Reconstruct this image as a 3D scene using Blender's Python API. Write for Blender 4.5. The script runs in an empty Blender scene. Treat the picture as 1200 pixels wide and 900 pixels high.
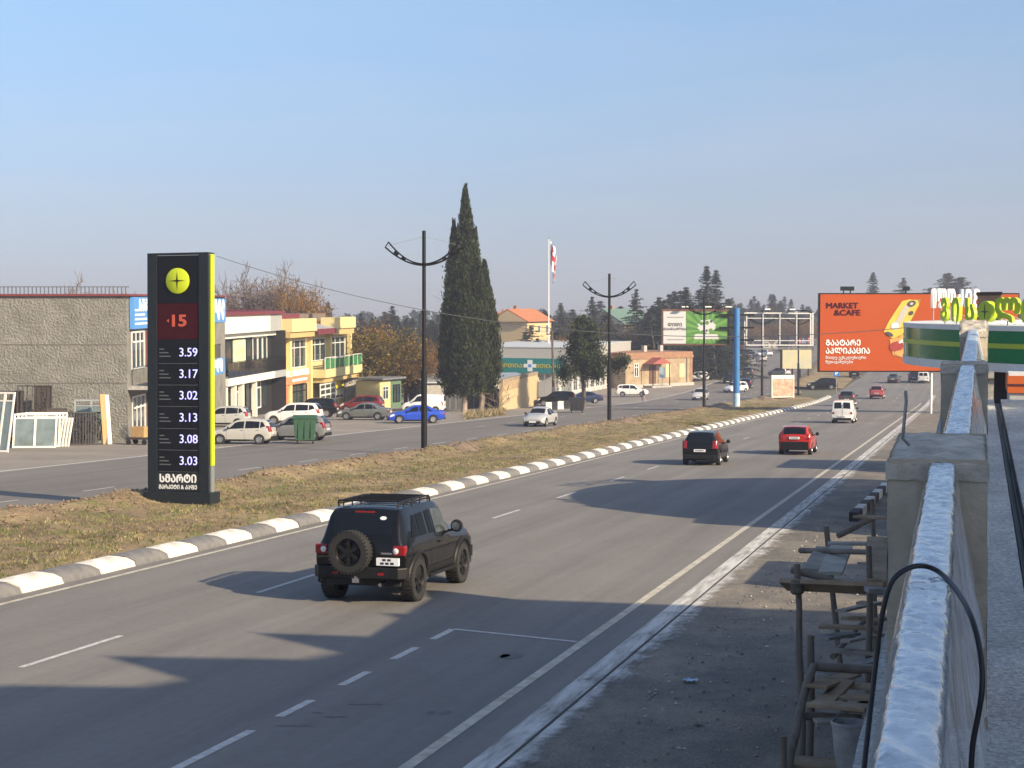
import bpy, bmesh, math, random
import numpy as np
from mathutils import Vector, Matrix
random.seed(7); rng = np.random.default_rng(7)
R_ = math.radians; PI = math.pi
S = bpy.context.scene; COL = S.collection

# ------------------------------------------------------------- camera, sky, sun, exposure
YAW = R_(16.33); FPX = 1850.0; H0 = 4.5
PITCH = math.atan(21.0/FPX)
cam = bpy.data.cameras.new('camera'); camo = bpy.data.objects.new('camera', cam); COL.objects.link(camo)
camo.location = (0, 0, H0); camo.rotation_euler = (PI/2 - PITCH, 0, YAW)
cam.sensor_width = 36.0; cam.lens = FPX/1200*36.0; cam.clip_start = 0.1; cam.clip_end = 20000
S.camera = camo
SUN_AZ_SHADOW = R_(22.0); SUN_EL = R_(25.0)          # shadows run to -X and a little to +Y
sh = Vector((-math.cos(SUN_AZ_SHADOW), math.sin(SUN_AZ_SHADOW), 0))
sund = Vector((sh.x*math.cos(SUN_EL), sh.y*math.cos(SUN_EL), -math.sin(SUN_EL)))
W = bpy.data.worlds.new('World'); S.world = W; W.use_nodes = True
wn = W.node_tree.nodes; wl = W.node_tree.links
bg = wn['Background']; sky = wn.new('ShaderNodeTexSky'); sky.sky_type = 'NISHITA'; sky.sun_disc = False
sky.sun_elevation = SUN_EL
sky.sun_rotation = math.atan2(-sh.x, -sh.y)           # measured from +Y towards +X
sky.altitude = 500; sky.air_density = 1.0; sky.dust_density = 2.0; sky.ozone_density = 2.0
# a valley's smog: the lower sky is duller and greyer all round the horizon
tcw = wn.new('ShaderNodeTexCoord'); sep = wn.new('ShaderNodeSeparateXYZ'); wl.new(tcw.outputs['Generated'], sep.inputs[0])
rw = wn.new('ShaderNodeValToRGB'); wl.new(sep.outputs[2], rw.inputs[0]); e_ = rw.color_ramp.elements
e_[0].position = 0.0; e_[0].color = (.53, .49, .625, 1); e_[1].position = .55; e_[1].color = (1, 1, 1, 1)
for pos_, c_ in ((.09, (.65, .60, .655, 1)), (.22, (.81, .86, .89, 1))): k_ = e_.new(pos_); k_.color = c_
mw = wn.new('ShaderNodeMix'); mw.data_type = 'RGBA'; mw.blend_type = 'MULTIPLY'; mw.inputs[0].default_value = 1.0
wl.new(sky.outputs[0], mw.inputs[6]); wl.new(rw.outputs[0], mw.inputs[7]); 
cm = wn.new('ShaderNodeMapping'); cm.inputs['Scale'].default_value = (2.2, 2.2, 15); wl.new(tcw.outputs['Generated'], cm.inputs[0])
cn = wn.new('ShaderNodeTexNoise'); cn.inputs['Scale'].default_value = 2.0; cn.inputs['Detail'].default_value = 7; cn.inputs['Roughness'].default_value = .55; wl.new(cm.outputs[0], cn.inputs['Vector'])
cr_ = wn.new('ShaderNodeMapRange'); cr_.inputs[1].default_value = .45; cr_.inputs[2].default_value = .75; cr_.inputs[3].default_value = 0; cr_.inputs[4].default_value = .14; wl.new(cn.outputs[0], cr_.inputs[0])
cw = wn.new('ShaderNodeMix'); cw.data_type = 'RGBA'; wl.new(cr_.outputs[0], cw.inputs[0]); wl.new(mw.outputs[2], cw.inputs[6]); cw.inputs[7].default_value = (3.6, 3.6, 3.9, 1)   # faint high wisps
wl.new(cw.outputs[2], bg.inputs[0]); bg.inputs[1].default_value = 0.122
sl = bpy.data.lights.new('sun', 'SUN'); so = bpy.data.objects.new('sun', sl); COL.objects.link(so)
sl.energy = 5.0; sl.angle = R_(0.5); sl.color = (1.0, 0.82, 0.56)
so.rotation_euler = sund.to_track_quat('-Z', 'Y').to_euler(); so.location = (40, -30, 60)
S.view_settings.view_transform = 'Standard'; S.view_settings.look = 'None'
S.view_settings.exposure = 0.80; S.view_settings.gamma = 1.0
S.cycles.max_bounces = 6; S.cycles.volume_bounces = 0; S.cycles.transparent_max_bounces = 12
S.cycles.use_denoising = True

FW = Vector((-math.sin(YAW), math.cos(YAW), 0)); RT = Vector((math.cos(YAW), math.sin(YAW), 0))
_f = FW*math.cos(PITCH) + Vector((0, 0, -math.sin(PITCH))); _u = RT.cross(_f)
CAMP = Vector((0, 0, H0))
def gz(Y):                                             # the ground: level strip, then the rise far off
    t = Y - 178.0
    if t < 0: return 0.0
    if t < 60: return 0.042*t*t/120
    return 0.042*(t - 30)
def ray(px, py): return (_f + RT*((px-600)/FPX) + _u*((450-py)/FPX))
def gp(px, py, dz=0.0):                                # where a sight line meets the ground
    d = ray(px, py); t = 5.0; st = 0.25
    while t < 900:
        p = CAMP + d*t
        if p.z <= gz(p.y) + dz: break
        t += st
        if t > 120: st = 0.5
    return Vector((p.x, p.y, gz(p.y)))
def pt(px, py, D):                                     # a point at depth D on a sight line
    return CAMP + ray(px, py)*(D/1.0)
LEVEL = Matrix.Rotation(math.atan(0.042), 4, RT)       # buildings stand level; the road falls away under them

# ------------------------------------------------------------- helpers
class MB:
    def __init__(s): s.v = []; s.f = []; s.m = []
    def add(s, vs, fs, mi=0):
        o = len(s.v); s.v.extend([tuple(v) for v in vs]); s.f.extend([tuple(i+o for i in f) for f in fs]); s.m.extend([mi]*len(fs)); return s
    def box(s, x0, x1, y0, y1, z0, z1, mi=0, M=None):
        vs = [Vector(v) for v in ((x0,y0,z0),(x1,y0,z0),(x1,y1,z0),(x0,y1,z0),(x0,y0,z1),(x1,y0,z1),(x1,y1,z1),(x0,y1,z1))]
        if M is not None: vs = [M @ v for v in vs]
        return s.add(vs, ((0,3,2,1),(4,5,6,7),(0,1,5,4),(1,2,6,5),(2,3,7,6),(3,0,4,7)), mi)
    def cyl(s, p, q, r0, r1=None, n=10, mi=0, caps=True):
        p = Vector(p); q = Vector(q); r1 = r0 if r1 is None else r1
        d = (q-p).normalized(); a = d.orthogonal().normalized(); b = d.cross(a)
        vs = [p + (a*math.cos(2*PI*i/n) + b*math.sin(2*PI*i/n))*r0 for i in range(n)] + [q + (a*math.cos(2*PI*i/n) + b*math.sin(2*PI*i/n))*r1 for i in range(n)]
        fs = [(i, (i+1) % n, n+(i+1) % n, n+i) for i in range(n)]
        if caps: fs += [tuple(range(n))[::-1], tuple(range(n, 2*n))]
        return s.add(vs, fs, mi)
    def tube(s, pts, r, n=6, mi=0):
        pts = [Vector(p) for p in pts]; k = len(pts); rr = r if isinstance(r, (list, tuple)) else [r]*k
        vs = []; up = None
        for i, p in enumerate(pts):
            d = (pts[min(i+1, k-1)] - pts[max(i-1, 0)]).normalized()
            if up is None: up = d.orthogonal().normalized()
            a = (up - d*up.dot(d)).normalized(); b = d.cross(a); up = a
            vs += [p + (a*math.cos(2*PI*j/n) + b*math.sin(2*PI*j/n))*rr[i] for j in range(n)]
        fs = [(i*n+j, i*n+(j+1) % n, (i+1)*n+(j+1) % n, (i+1)*n+j) for i in range(k-1) for j in range(n)]
        fs += [tuple(range(n))[::-1], tuple(range((k-1)*n, k*n))]
        return s.add(vs, fs, mi)
    def prism(s, poly, h0, h1, plane='XY', mi=0, M=None):      # polygon (CCW) pushed from h0 to h1 along the third axis
        def P(a, b, h): return Vector({'XY': (a, b, h), 'XZ': (a, h, b), 'YZ': (h, a, b)}[plane])
        n = len(poly); vs = [P(a, b, h0) for a, b in poly] + [P(a, b, h1) for a, b in poly]
        if M is not None: vs = [M @ v for v in vs]
        fs = [tuple(range(n))[::-1], tuple(range(n, 2*n))] + [(i, (i+1) % n, n+(i+1) % n, n+i) for i in range(n)]
        return s.add(vs, fs, mi)
    def lathe(s, prof, c=(0, 0, 0), axis='Z', n=16, mi=0):
        c = Vector(c); vs = []
        for r, h in prof:
            for j in range(n):
                a, b = r*math.cos(2*PI*j/n), r*math.sin(2*PI*j/n)
                vs.append(c + Vector({'Z': (a, b, h), 'X': (h, a, b), 'Y': (a, h, b)}[axis]))
        k = len(prof)
        fs = [(i*n+j, i*n+(j+1) % n, (i+1)*n+(j+1) % n, (i+1)*n+j) for i in range(k-1) for j in range(n)]
        return s.add(vs, fs, mi)
    def grid(s, fn, nu, nv, mi=0):
        vs = [fn(i/nu, j/nv) for j in range(nv+1) for i in range(nu+1)]
        return s.add(vs, [(j*(nu+1)+i, j*(nu+1)+i+1, (j+1)*(nu+1)+i+1, (j+1)*(nu+1)+i) for j in range(nv) for i in range(nu)], mi)
    def mesh(s, name, mats, smooth=None, bevel=0.0, fix=True):
        me = bpy.data.meshes.new(name); me.from_pydata(s.v, [], s.f)
        for m in (mats if isinstance(mats, (list, tuple)) else [mats]): me.materials.append(m)
        me.polygons.foreach_set('material_index', s.m)
        if fix or bevel:
            bm = bmesh.new(); bm.from_mesh(me)
            if bevel:
                bmesh.ops.recalc_face_normals(bm, faces=bm.faces)
                bmesh.ops.bevel(bm, geom=[e for e in bm.edges if len(e.link_faces) == 2 and e.calc_face_angle(0) > 0.5], offset=bevel, segments=2, profile=0.6, affect='EDGES')
            if fix: bmesh.ops.recalc_face_normals(bm, faces=bm.faces)
            bm.to_mesh(me); bm.free()
        if smooth is not None:
            me.polygons.foreach_set('use_smooth', [True]*len(me.polygons)); me.set_sharp_from_angle(angle=R_(smooth))
        me.update(); return me
    def build(s, name, mats, parent=None, smooth=None, bevel=0.0, fix=True):
        return link(name, s.mesh(name, mats, smooth, bevel, fix), parent)
def link(name, me, parent=None, M=None):
    o = bpy.data.objects.new(name, me); COL.objects.link(o)
    if parent is not None: o.parent = parent
    if M is not None: o.matrix_local = M
    return o
def tag(o, label=None, cat=None, group=None, kind=None):
    if label: o['label'] = label
    if cat: o['category'] = cat
    if group: o['group'] = group
    if kind: o['kind'] = kind
    return o
def thing(name, label, cat, loc=(0, 0, 0), rz=0.0, group=None, M=None):
    o = bpy.data.objects.new(name, None); COL.objects.link(o); o.empty_display_size = 0.2
    if M is not None: o.matrix_world = M
    else: o.location = loc; o.rotation_euler = (0, 0, rz)
    return tag(o, label, cat, group)
def kids(o): return [c for c in CH.get(o.name, [])]
def dup(root, loc=None, rz=0.0, label=None, group=None, M=None, swap=None):
    def cp(o, parent):
        c = o.copy(); COL.objects.link(c)
        if parent is not None:
            c.parent = parent
        if swap:
            for i, sl_ in enumerate(c.material_slots):
                if sl_.material and sl_.material.name in swap:
                    sl_.link = 'OBJECT'; sl_.material = swap[sl_.material.name]
        for ch in o.children: cp(ch, c)
        return c
    r = cp(root, None)
    if M is not None: r.matrix_world = M
    elif loc is not None: r.location = loc; r.rotation_euler = (0, 0, rz)
    if label: r['label'] = label
    if group: r['group'] = group
    return r

_mats = {}
def M(name, col, rough=0.6, metal=0.0, var=0.15, scale=3.0, bump=0.0, bscale=25.0, spec=0.5, emit=0.0, coat=0.0, col2=None, alpha=1.0, stretch=None, detail=6.0, bd=0.02):
    """procedural Principled: noise moves the colour (towards col2 or darker/lighter), optional fine bump"""
    if name in _mats: return _mats[name]
    m = bpy.data.materials.new(name); m.use_nodes = True; t = m.node_tree; n = t.nodes; l = t.links
    b = n['Principled BSDF']; b.inputs['Roughness'].default_value = rough; b.inputs['Metallic'].default_value = metal
    b.inputs['Specular IOR Level'].default_value = spec; b.inputs['Coat Weight'].default_value = coat; b.inputs['Coat Roughness'].default_value = 0.05
    c = tuple(col) + (1,)
    tc = n.new('ShaderNodeTexCoord'); src = tc.outputs['Object']
    if stretch:
        mp = n.new('ShaderNodeMapping'); mp.inputs['Scale'].default_value = stretch; l.new(src, mp.inputs[0]); src = mp.outputs[0]
    if var or col2:
        nz = n.new('ShaderNodeTexNoise'); nz.inputs['Scale'].default_value = scale; nz.inputs['Detail'].default_value = detail; nz.inputs['Roughness'].default_value = 0.65
        l.new(src, nz.inputs['Vector'])
        rp = n.new('ShaderNodeValToRGB'); rp.color_ramp.elements[0].position = 0.32; rp.color_ramp.elements[1].position = 0.68
        c2 = tuple(col2)+(1,) if col2 else tuple(min(1, x*(1+var)) for x in col)+(1,)
        c1 = c if col2 else tuple(x*(1-var) for x in col)+(1,)
        rp.color_ramp.elements[0].color = c1; rp.color_ramp.elements[1].color = c2
        l.new(nz.outputs[0], rp.inputs[0]); l.new(rp.outputs[0], b.inputs['Base Color'])
        if emit: l.new(rp.outputs[0], b.inputs['Emission Color'])
    else:
        b.inputs['Base Color'].default_value = c; b.inputs['Emission Color'].default_value = c
    b.inputs['Emission Strength'].default_value = emit
    b.inputs['Alpha'].default_value = alpha
    if bump:
        nb = n.new('ShaderNodeTexNoise'); nb.inputs['Scale'].default_value = bscale; nb.inputs['Detail'].default_value = 5
        l.new(src, nb.inputs['Vector'])
        bp = n.new('ShaderNodeBump'); bp.inputs['Strength'].default_value = bump; bp.inputs['Distance'].default_value = bd
        l.new(nb.outputs[0], bp.inputs['Height']); l.new(bp.outputs[0], b.inputs['Normal'])
    _mats[name] = m; return m
def foliage(name, c1, c2, c3=None, trans=0.25):
    if name in _mats: return _mats[name]
    m = bpy.data.materials.new(name); m.use_nodes = True; t = m.node_tree; n = t.nodes; l = t.links
    b = n['Principled BSDF']; b.inputs['Roughness'].default_value = 0.75; b.inputs['Specular IOR Level'].default_value = 0.25
    g = n.new('ShaderNodeNewGeometry'); rp = n.new('ShaderNodeValToRGB')
    rp.color_ramp.elements[0].color = tuple(c1)+(1,); rp.color_ramp.elements[1].color = tuple(c2)+(1,)
    if c3: e = rp.color_ramp.elements.new(0.55); e.color = tuple(c3)+(1,)
    l.new(g.outputs['Random Per Island'], rp.inputs[0])
    tc = n.new('ShaderNodeTexCoord'); nz = n.new('ShaderNodeTexNoise'); nz.inputs['Scale'].default_value = 1.1; nz.inputs['Detail'].default_value = 4; l.new(tc.outputs['Object'], nz.inputs['Vector'])
    mr = n.new('ShaderNodeMapRange'); mr.inputs[1].default_value = .34; mr.inputs[2].default_value = .66; mr.inputs[3].default_value = .45; mr.inputs[4].default_value = 1.5; l.new(nz.outputs[0], mr.inputs[0])
    mx0 = n.new('ShaderNodeMix'); mx0.data_type = 'RGBA'; mx0.blend_type = 'MULTIPLY'; mx0.inputs[0].default_value = 1; l.new(rp.outputs[0], mx0.inputs[6]); l.new(mr.outputs[0], mx0.inputs[7]); l.new(mx0.outputs[2], b.inputs['Base Color'])
    tr = n.new('ShaderNodeBsdfTranslucent'); l.new(mx0.outputs[2], tr.inputs[0])
    mx = n.new('ShaderNodeMixShader'); mx.inputs[0].default_value = trans
    l.new(b.outputs[0], mx.inputs[1]); l.new(tr.outputs[0], mx.inputs[2]); l.new(mx.outputs[0], n['Material Output'].inputs[0])
    _mats[name] = m; return m

# lettering: each string becomes a mesh once, in a nearly empty scene
_txt = {}
def text_mesh(s, bold=0.0, depth=0.02, align='CENTER'):
    k = (s, bold, depth, align)
    if k not in _txt:
        cu = bpy.data.curves.new('text', 'FONT'); cu.body = s; cu.size = 1.0; cu.extrude = depth; cu.offset = 0; cu.align_x = align; cu.align_y = 'CENTER'; cu.resolution_u = 3
        o = bpy.data.objects.new('text', cu); COL.objects.link(o); bpy.context.view_layer.update()
        me = bpy.data.meshes.new_from_object(o.evaluated_get(bpy.context.evaluated_depsgraph_get()))
        bpy.data.objects.remove(o); bpy.data.curves.remove(cu)
        if bold:                                        # heavier strokes: copies shifted sideways, each a hair deeper than the last
            nv = len(me.vertices); co = np.empty(nv*3, np.float32); me.vertices.foreach_get('co', co); co = co.reshape(-1, 3)
            F = [tuple(p.vertices) for p in me.polygons]; V = []; FF = []
            for i, (dx, dy) in enumerate(((0, 0), (bold, 0), (-bold, 0), (0, bold), (0, -bold), (bold*.7, bold*.7), (-bold*.7, -bold*.7), (bold*.7, -bold*.7), (-bold*.7, bold*.7))):
                c = co.copy(); c[:, 0] += dx; c[:, 1] += dy; c[:, 2] *= 1+.04*i; FF += [tuple(v+i*nv for v in f) for f in F]; V += c.tolist()
            me = bpy.data.meshes.new('text'); me.from_pydata(V, [], FF)
        _txt[k] = me
    return _txt[k]
def put_text(name, s, mat, parent, loc, size, bold=0.0, depth=0.02, align='CENTER', rot=(PI/2, 0, 0), sx=1.0):
    me = text_mesh(s, bold, depth, align).copy(); me.name = name; me.materials.clear(); me.materials.append(mat)
    o = link(name, me, parent); o.location = loc; o.rotation_euler = rot; o.scale = (size*sx, size, size); return o
for a in (('3.59', .0), ('3.17', .0), ('3.02', .0), ('3.13', .0), ('3.08', .0), ('3.03', .0), ('15', .03), ('ᲡᲛᲐᲠᲢᲘ', .035), ('ᲛᲐᲠᲙᲔᲢᲘ & ᲙᲐᲤᲔ', .02)): text_mesh(*a)
for a in (('MARKET', .03), ('&CAFE', .03), ('ᲒᲐᲐᲢᲐᲠᲔ', .03), ('ᲐᲞᲚᲘᲙᲐᲪᲘᲐ', .03), ('მიიღე ექსკლუზიური', .01), ('შეთავაზებები', .01)): text_mesh(a[0], a[1], 0.02, 'LEFT')
for a in ('Ვ', 'Ი', 'Ს', 'Ლ', 'Ო'): text_mesh(a, 0.04, 0.05); text_mesh(a, 0.03, 0.04)
for a in (('ᲡᲐᲛᲨᲔᲜᲔᲑᲚᲝ', .03), ('ᲡᲐᲮᲣᲠᲐᲕᲘ', .03), ('ᲐᲤᲗᲘᲐᲥᲘ', .03), ('NIKO', .05), ('ᲓᲘᲓᲘ', .02), ('ᲤᲐᲡᲓᲐᲙᲚᲔᲑᲐ', .02), ('P', .03)): text_mesh(*a)

# ------------------------------------------------------------- materials
def asphalt(name, col, col2=None, tracks=1.0, coarse=1.0, bstr=.4):
    m = bpy.data.materials.new(name); m.use_nodes = True; n = m.node_tree.nodes; l = m.node_tree.links; b = n['Principled BSDF']; b.inputs['Roughness'].default_value = .82; b.inputs['Specular IOR Level'].default_value = .35
    tc = n.new('ShaderNodeTexCoord')
    def nz(sc, st, d=8, r=.65):
        mp = n.new('ShaderNodeMapping'); mp.inputs['Scale'].default_value = st; l.new(tc.outputs['Object'], mp.inputs[0]); k = n.new('ShaderNodeTexNoise'); k.inputs['Scale'].default_value = sc; k.inputs['Detail'].default_value = d; k.inputs['Roughness'].default_value = r; l.new(mp.outputs[0], k.inputs['Vector']); return k.outputs[0]
    def rng_(s, lo, hi, a=.3, z=.7):
        k = n.new('ShaderNodeMapRange'); k.inputs[1].default_value = a; k.inputs[2].default_value = z; k.inputs[3].default_value = lo; k.inputs[4].default_value = hi; l.new(s, k.inputs[0]); return k.outputs[0]
    def mul(a, c):
        k = n.new('ShaderNodeMath'); k.operation = 'MULTIPLY'; l.new(a, k.inputs[0]); l.new(c, k.inputs[1]); return k.outputs[0]
    f = mul(rng_(nz(1.0, (1.1, .03, 1), 5), 1-.18*tracks, 1+.15*tracks), rng_(nz(.22, (1, .5, 1), 9), .88, 1.12))       # wheel tracks, large patches
    f = mul(f, rng_(nz(140 if coarse == 1 else 38, (1, 1, 1), 3), 1-.16*coarse, 1+.16*coarse)); f = mul(f, rng_(nz(7, (1, .6, 1), 6), .93, 1.07)); f = mul(f, rng_(nz(.55, (1, .8, 1), 12, .75), 1.0, .80, .60, .75))
    mx = n.new('ShaderNodeMix'); mx.data_type = 'RGBA'; mx.blend_type = 'MULTIPLY'; mx.inputs[0].default_value = 1; mx.inputs[6].default_value = tuple(col)+(1,)
    if col2:
        m2 = n.new('ShaderNodeMix'); m2.data_type = 'RGBA'; l.new(rng_(nz(.8, (1, .7, 1), 12, .7), 0, 1, .42, .64), m2.inputs[0]); m2.inputs[6].default_value = tuple(col)+(1,); m2.inputs[7].default_value = tuple(col2)+(1,); l.new(m2.outputs[2], mx.inputs[6])
    l.new(f, mx.inputs[7]); l.new(mx.outputs[2], b.inputs['Base Color'])
    bp = n.new('ShaderNodeBump'); bp.inputs['Strength'].default_value = bstr; bp.inputs['Distance'].default_value = .015*coarse; l.new(nz(70 if coarse == 1 else 24, (1, 1, 1), 4), bp.inputs['Height']); l.new(bp.outputs[0], b.inputs['Normal']); return m
ASPH = asphalt('asphalt', (.188, .177, .164))
ASPH2 = asphalt('asphalt_far', (.165, .152, .138))
LOT = M('parking_asphalt', (.235, .208, .178), .9, var=.20, scale=.22, bump=.4, bscale=40, detail=9)
DIRT = asphalt('dirt_ground', (.155, .143, .126), (.27, .235, .19), .3, 2.2, .9)
LAND = M('far_land', (.10, .095, .06), .95, var=.3, scale=.03)
PAINT = M('road_paint', (.36, .35, .335), .7, col2=(.64, .63, .61), scale=7, detail=8)
OLDP = M('worn_paint', (.27, .26, .25), .8, col2=(.56, .55, .53), scale=5, detail=10)
YLINE = M('edge_paint', (.34, .30, .22), .8, col2=(.60, .57, .50), scale=4)
WHITE = M('white_plastic', (.74, .74, .72), .45, var=.06)
BLACK = M('black_metal', (.008, .008, .009), .5, var=.2, spec=.2)
DARK = M('dark_rubber', (.018, .018, .018), .8, var=.25, scale=12)
GLASS = M('tinted_glass', (.008, .011, .016), .05, var=0, spec=.22)
CHROME = M('bright_metal', (.55, .55, .56), .25, metal=1.0, var=.08)
STEEL = M('grey_steel', (.30, .31, .32), .45, metal=.6, var=.2)
CONC = M('concrete', (.34, .325, .30), .9, var=.28, scale=4, bump=.5, bscale=30, detail=9)
CONCD = M('rough_mortar', (.46, .42, .35), .95, var=.35, scale=6, bump=.8, bscale=22, detail=10)
# ------------------------------------------------------------- ground, roads
def strip(name, mat, xl, xr, ys, off, kind='structure', parent=None):
    """a sheet between the lines xl(Y) and xr(Y)"""
    b = MB(); n = len(ys); vs = []
    for y in ys: vs += [(xl(y), y, gz(y)+off), (xr(y), y, gz(y)+off)]
    b.add(vs, [(2*i, 2*i+1, 2*i+3, 2*i+2) for i in range(n-1)])
    o = b.build(name, mat, parent, fix=False)
    if kind: o['kind'] = kind
    return o
YS = list(range(-60, 170, 10)) + list(range(170, 250, 4)) + list(range(250, 701, 15))
c_ = lambda v: (lambda y: v)
YB = YS + [900, 1300]
strip('ground', LAND, c_(-1200), c_(1200), YB, -0.06)
strip('roadside_ground', DIRT, c_(-5.2), c_(60), YS, -0.012)
def bend(y): return 0 if y < 225 else -0.00042*(y-225)**2 if y < 300 else -0.00042*75*75 - 0.063*(y-300)
ML, MR = -27.5, -18.3                                  # median, left and right edges
strip('main_road', ASPH, c_(MR-0.1), c_(-5.0), [y for y in YS if y <= 400], 0.0)
strip('far_road', ASPH2, lambda y: -39.7+bend(y), lambda y: ML+.4+bend(y), YS, 0.004)
strip('parking_area', LOT, c_(-95), lambda y: -39.6+bend(y), YS, -0.004)

# painted markings: each line or dash its own flat sheet, 4 mm up
def dash(x, y0, y1, w, mat, off=0.005, parent=None, name='dash'):
    b = MB(); k = max(1, int((y1-y0)/6)); vs = []
    for i in range(k+1):
        y = y0 + (y1-y0)*i/k; vs += [(x-w/2, y, gz(y)+off), (x+w/2, y, gz(y)+off)]
    b.add(vs, [(2*i, 2*i+1, 2*i+3, 2*i+2) for i in range(k)])
    return b.build(name, mat, parent, fix=False)
marks = bpy.data.objects.new('main_road_marking', None); COL.objects.link(marks); marks['kind'] = 'structure'
for px, py in ((76,764),(333,684.5),(598,603),(672,580.5),(740,562),(785,548.5),(832,536),(869,526),(905,514)):
    p = gp(px, py); L = 2.9 if py > 600 else 2.6
    dash(-13.65, p.y-L/2, p.y+L/2, .11, PAINT, parent=marks)
for y in range(118, 330, 9): dash(-13.65, y, y+2.6, .11, PAINT, parent=marks)
for y in range(200, 330, 9): dash(-9.6, y, y+2.6, .11, PAINT, parent=marks)
for px, py in ((215,896),(267.5,871),(347,831.5),(413,796.5),(470,768.5),(517.5,744.5)):
    p = gp(px, py); dash(-8.55, p.y-.52, p.y+.52, .13, PAINT, parent=marks)
p0 = gp(532, 740); p1 = gp(676, 752.5)
d = (p1-p0).normalized(); nn = Vector((-d.y, d.x, 0))*.05
MB().add([p0-nn+Vector((0,0,.006)), p1-nn+Vector((0,0,.006)), p1+nn+Vector((0,0,.006)), p0+nn+Vector((0,0,.006))], [(0,1,2,3)]).build('cross_line', PAINT, marks, fix=False)
strip('edge_line', YLINE, c_(-17.70), c_(-17.56), YS[:24], 0.005, None, marks)
strip('edge_line', YLINE, c_(-6.18), c_(-6.02), YS[:30], 0.005, None, marks)
from mathutils import noise as mn
# the worn white gutter along the right edge; its outer side breaks up into the dirt
def gutter_mat():
    m = bpy.data.materials.new('cement_gutter'); m.use_nodes = True; n = m.node_tree.nodes; l = m.node_tree.links; b = n['Principled BSDF']; b.inputs['Roughness'].default_value = .85
    tc = n.new('ShaderNodeTexCoord')
    def nz(sc, st, d):
        mp = n.new('ShaderNodeMapping'); mp.inputs['Scale'].default_value = st; l.new(tc.outputs['Object'], mp.inputs[0]); k = n.new('ShaderNodeTexNoise'); k.inputs['Scale'].default_value = sc; k.inputs['Detail'].default_value = d; k.inputs['Roughness'].default_value = .7; l.new(mp.outputs[0], k.inputs['Vector']); return k.outputs[0]
    rp = n.new('ShaderNodeValToRGB'); e = rp.color_ramp.elements; e[0].position = .36; e[0].color = (.24, .225, .205, 1); e[1].position = .58; e[1].color = (.60, .585, .56, 1); l.new(nz(1.9, (3, .3, 1), 14), rp.inputs[0]); l.new(rp.outputs[0], b.inputs['Base Color'])
    sp = n.new('ShaderNodeSeparateXYZ'); l.new(tc.outputs['Object'], sp.inputs[0])
    ed = n.new('ShaderNodeMapRange'); ed.inputs[1].default_value = -5.12; ed.inputs[2].default_value = -4.62; ed.inputs[3].default_value = 1.25; ed.inputs[4].default_value = -.55; l.new(sp.outputs[0], ed.inputs[0])
    n1 = n.new('ShaderNodeMapRange'); n1.inputs[1].default_value = .25; n1.inputs[2].default_value = .75; n1.inputs[3].default_value = -1.1; n1.inputs[4].default_value = 1.1; n1.clamp = False; l.new(nz(1.4, (1, .8, 1), 13), n1.inputs[0])
    ad = n.new('ShaderNodeMath'); ad.operation = 'ADD'; ad.use_clamp = True; l.new(ed.outputs[0], ad.inputs[0]); l.new(n1.outputs[0], ad.inputs[1])
    tr = n.new('ShaderNodeBsdfTransparent'); mx = n.new('ShaderNodeMixShader'); l.new(ad.outputs[0], mx.inputs[0]); l.new(tr.outputs[0], mx.inputs[1]); l.new(b.outputs[0], mx.inputs[2]); l.new(mx.outputs[0], n['Material Output'].inputs[0]); return m
strip('gutter_strip', gutter_mat(), c_(-5.48), c_(-4.55), [y for y in YS if y <= 220], .006)
b = MB(); b.box(-5.13, -5.09, -5, 210, .0, .012); tag(b.build('gutter_joint', M('gutter_dark', (.06, .058, .055), .9, var=.4, scale=3), None), kind='structure')
fm = bpy.data.objects.new('far_road_marking', None); COL.objects.link(fm); fm['kind'] = 'structure'
for y in range(20, 330, 6):
    x = -30.9 + bend(y) + min(1.2, max(0, (y-40)/50)); dash(x, y, y+2.2, .12, PAINT, .010, fm)
for y in range(23, 330, 8):
    if y > 110: dash(-35.2+bend(y), y, y+2.2, .12, PAINT, .010, fm)
strip('edge_line', PAINT, lambda y: -27.55+bend(y)+.0, lambda y: -27.42+bend(y), YS[:40], 0.011, None, fm)
strip('edge_line', PAINT, lambda y: -39.95+bend(y), lambda y: -39.70+bend(y), YS, 0.010, None, fm)

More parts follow.
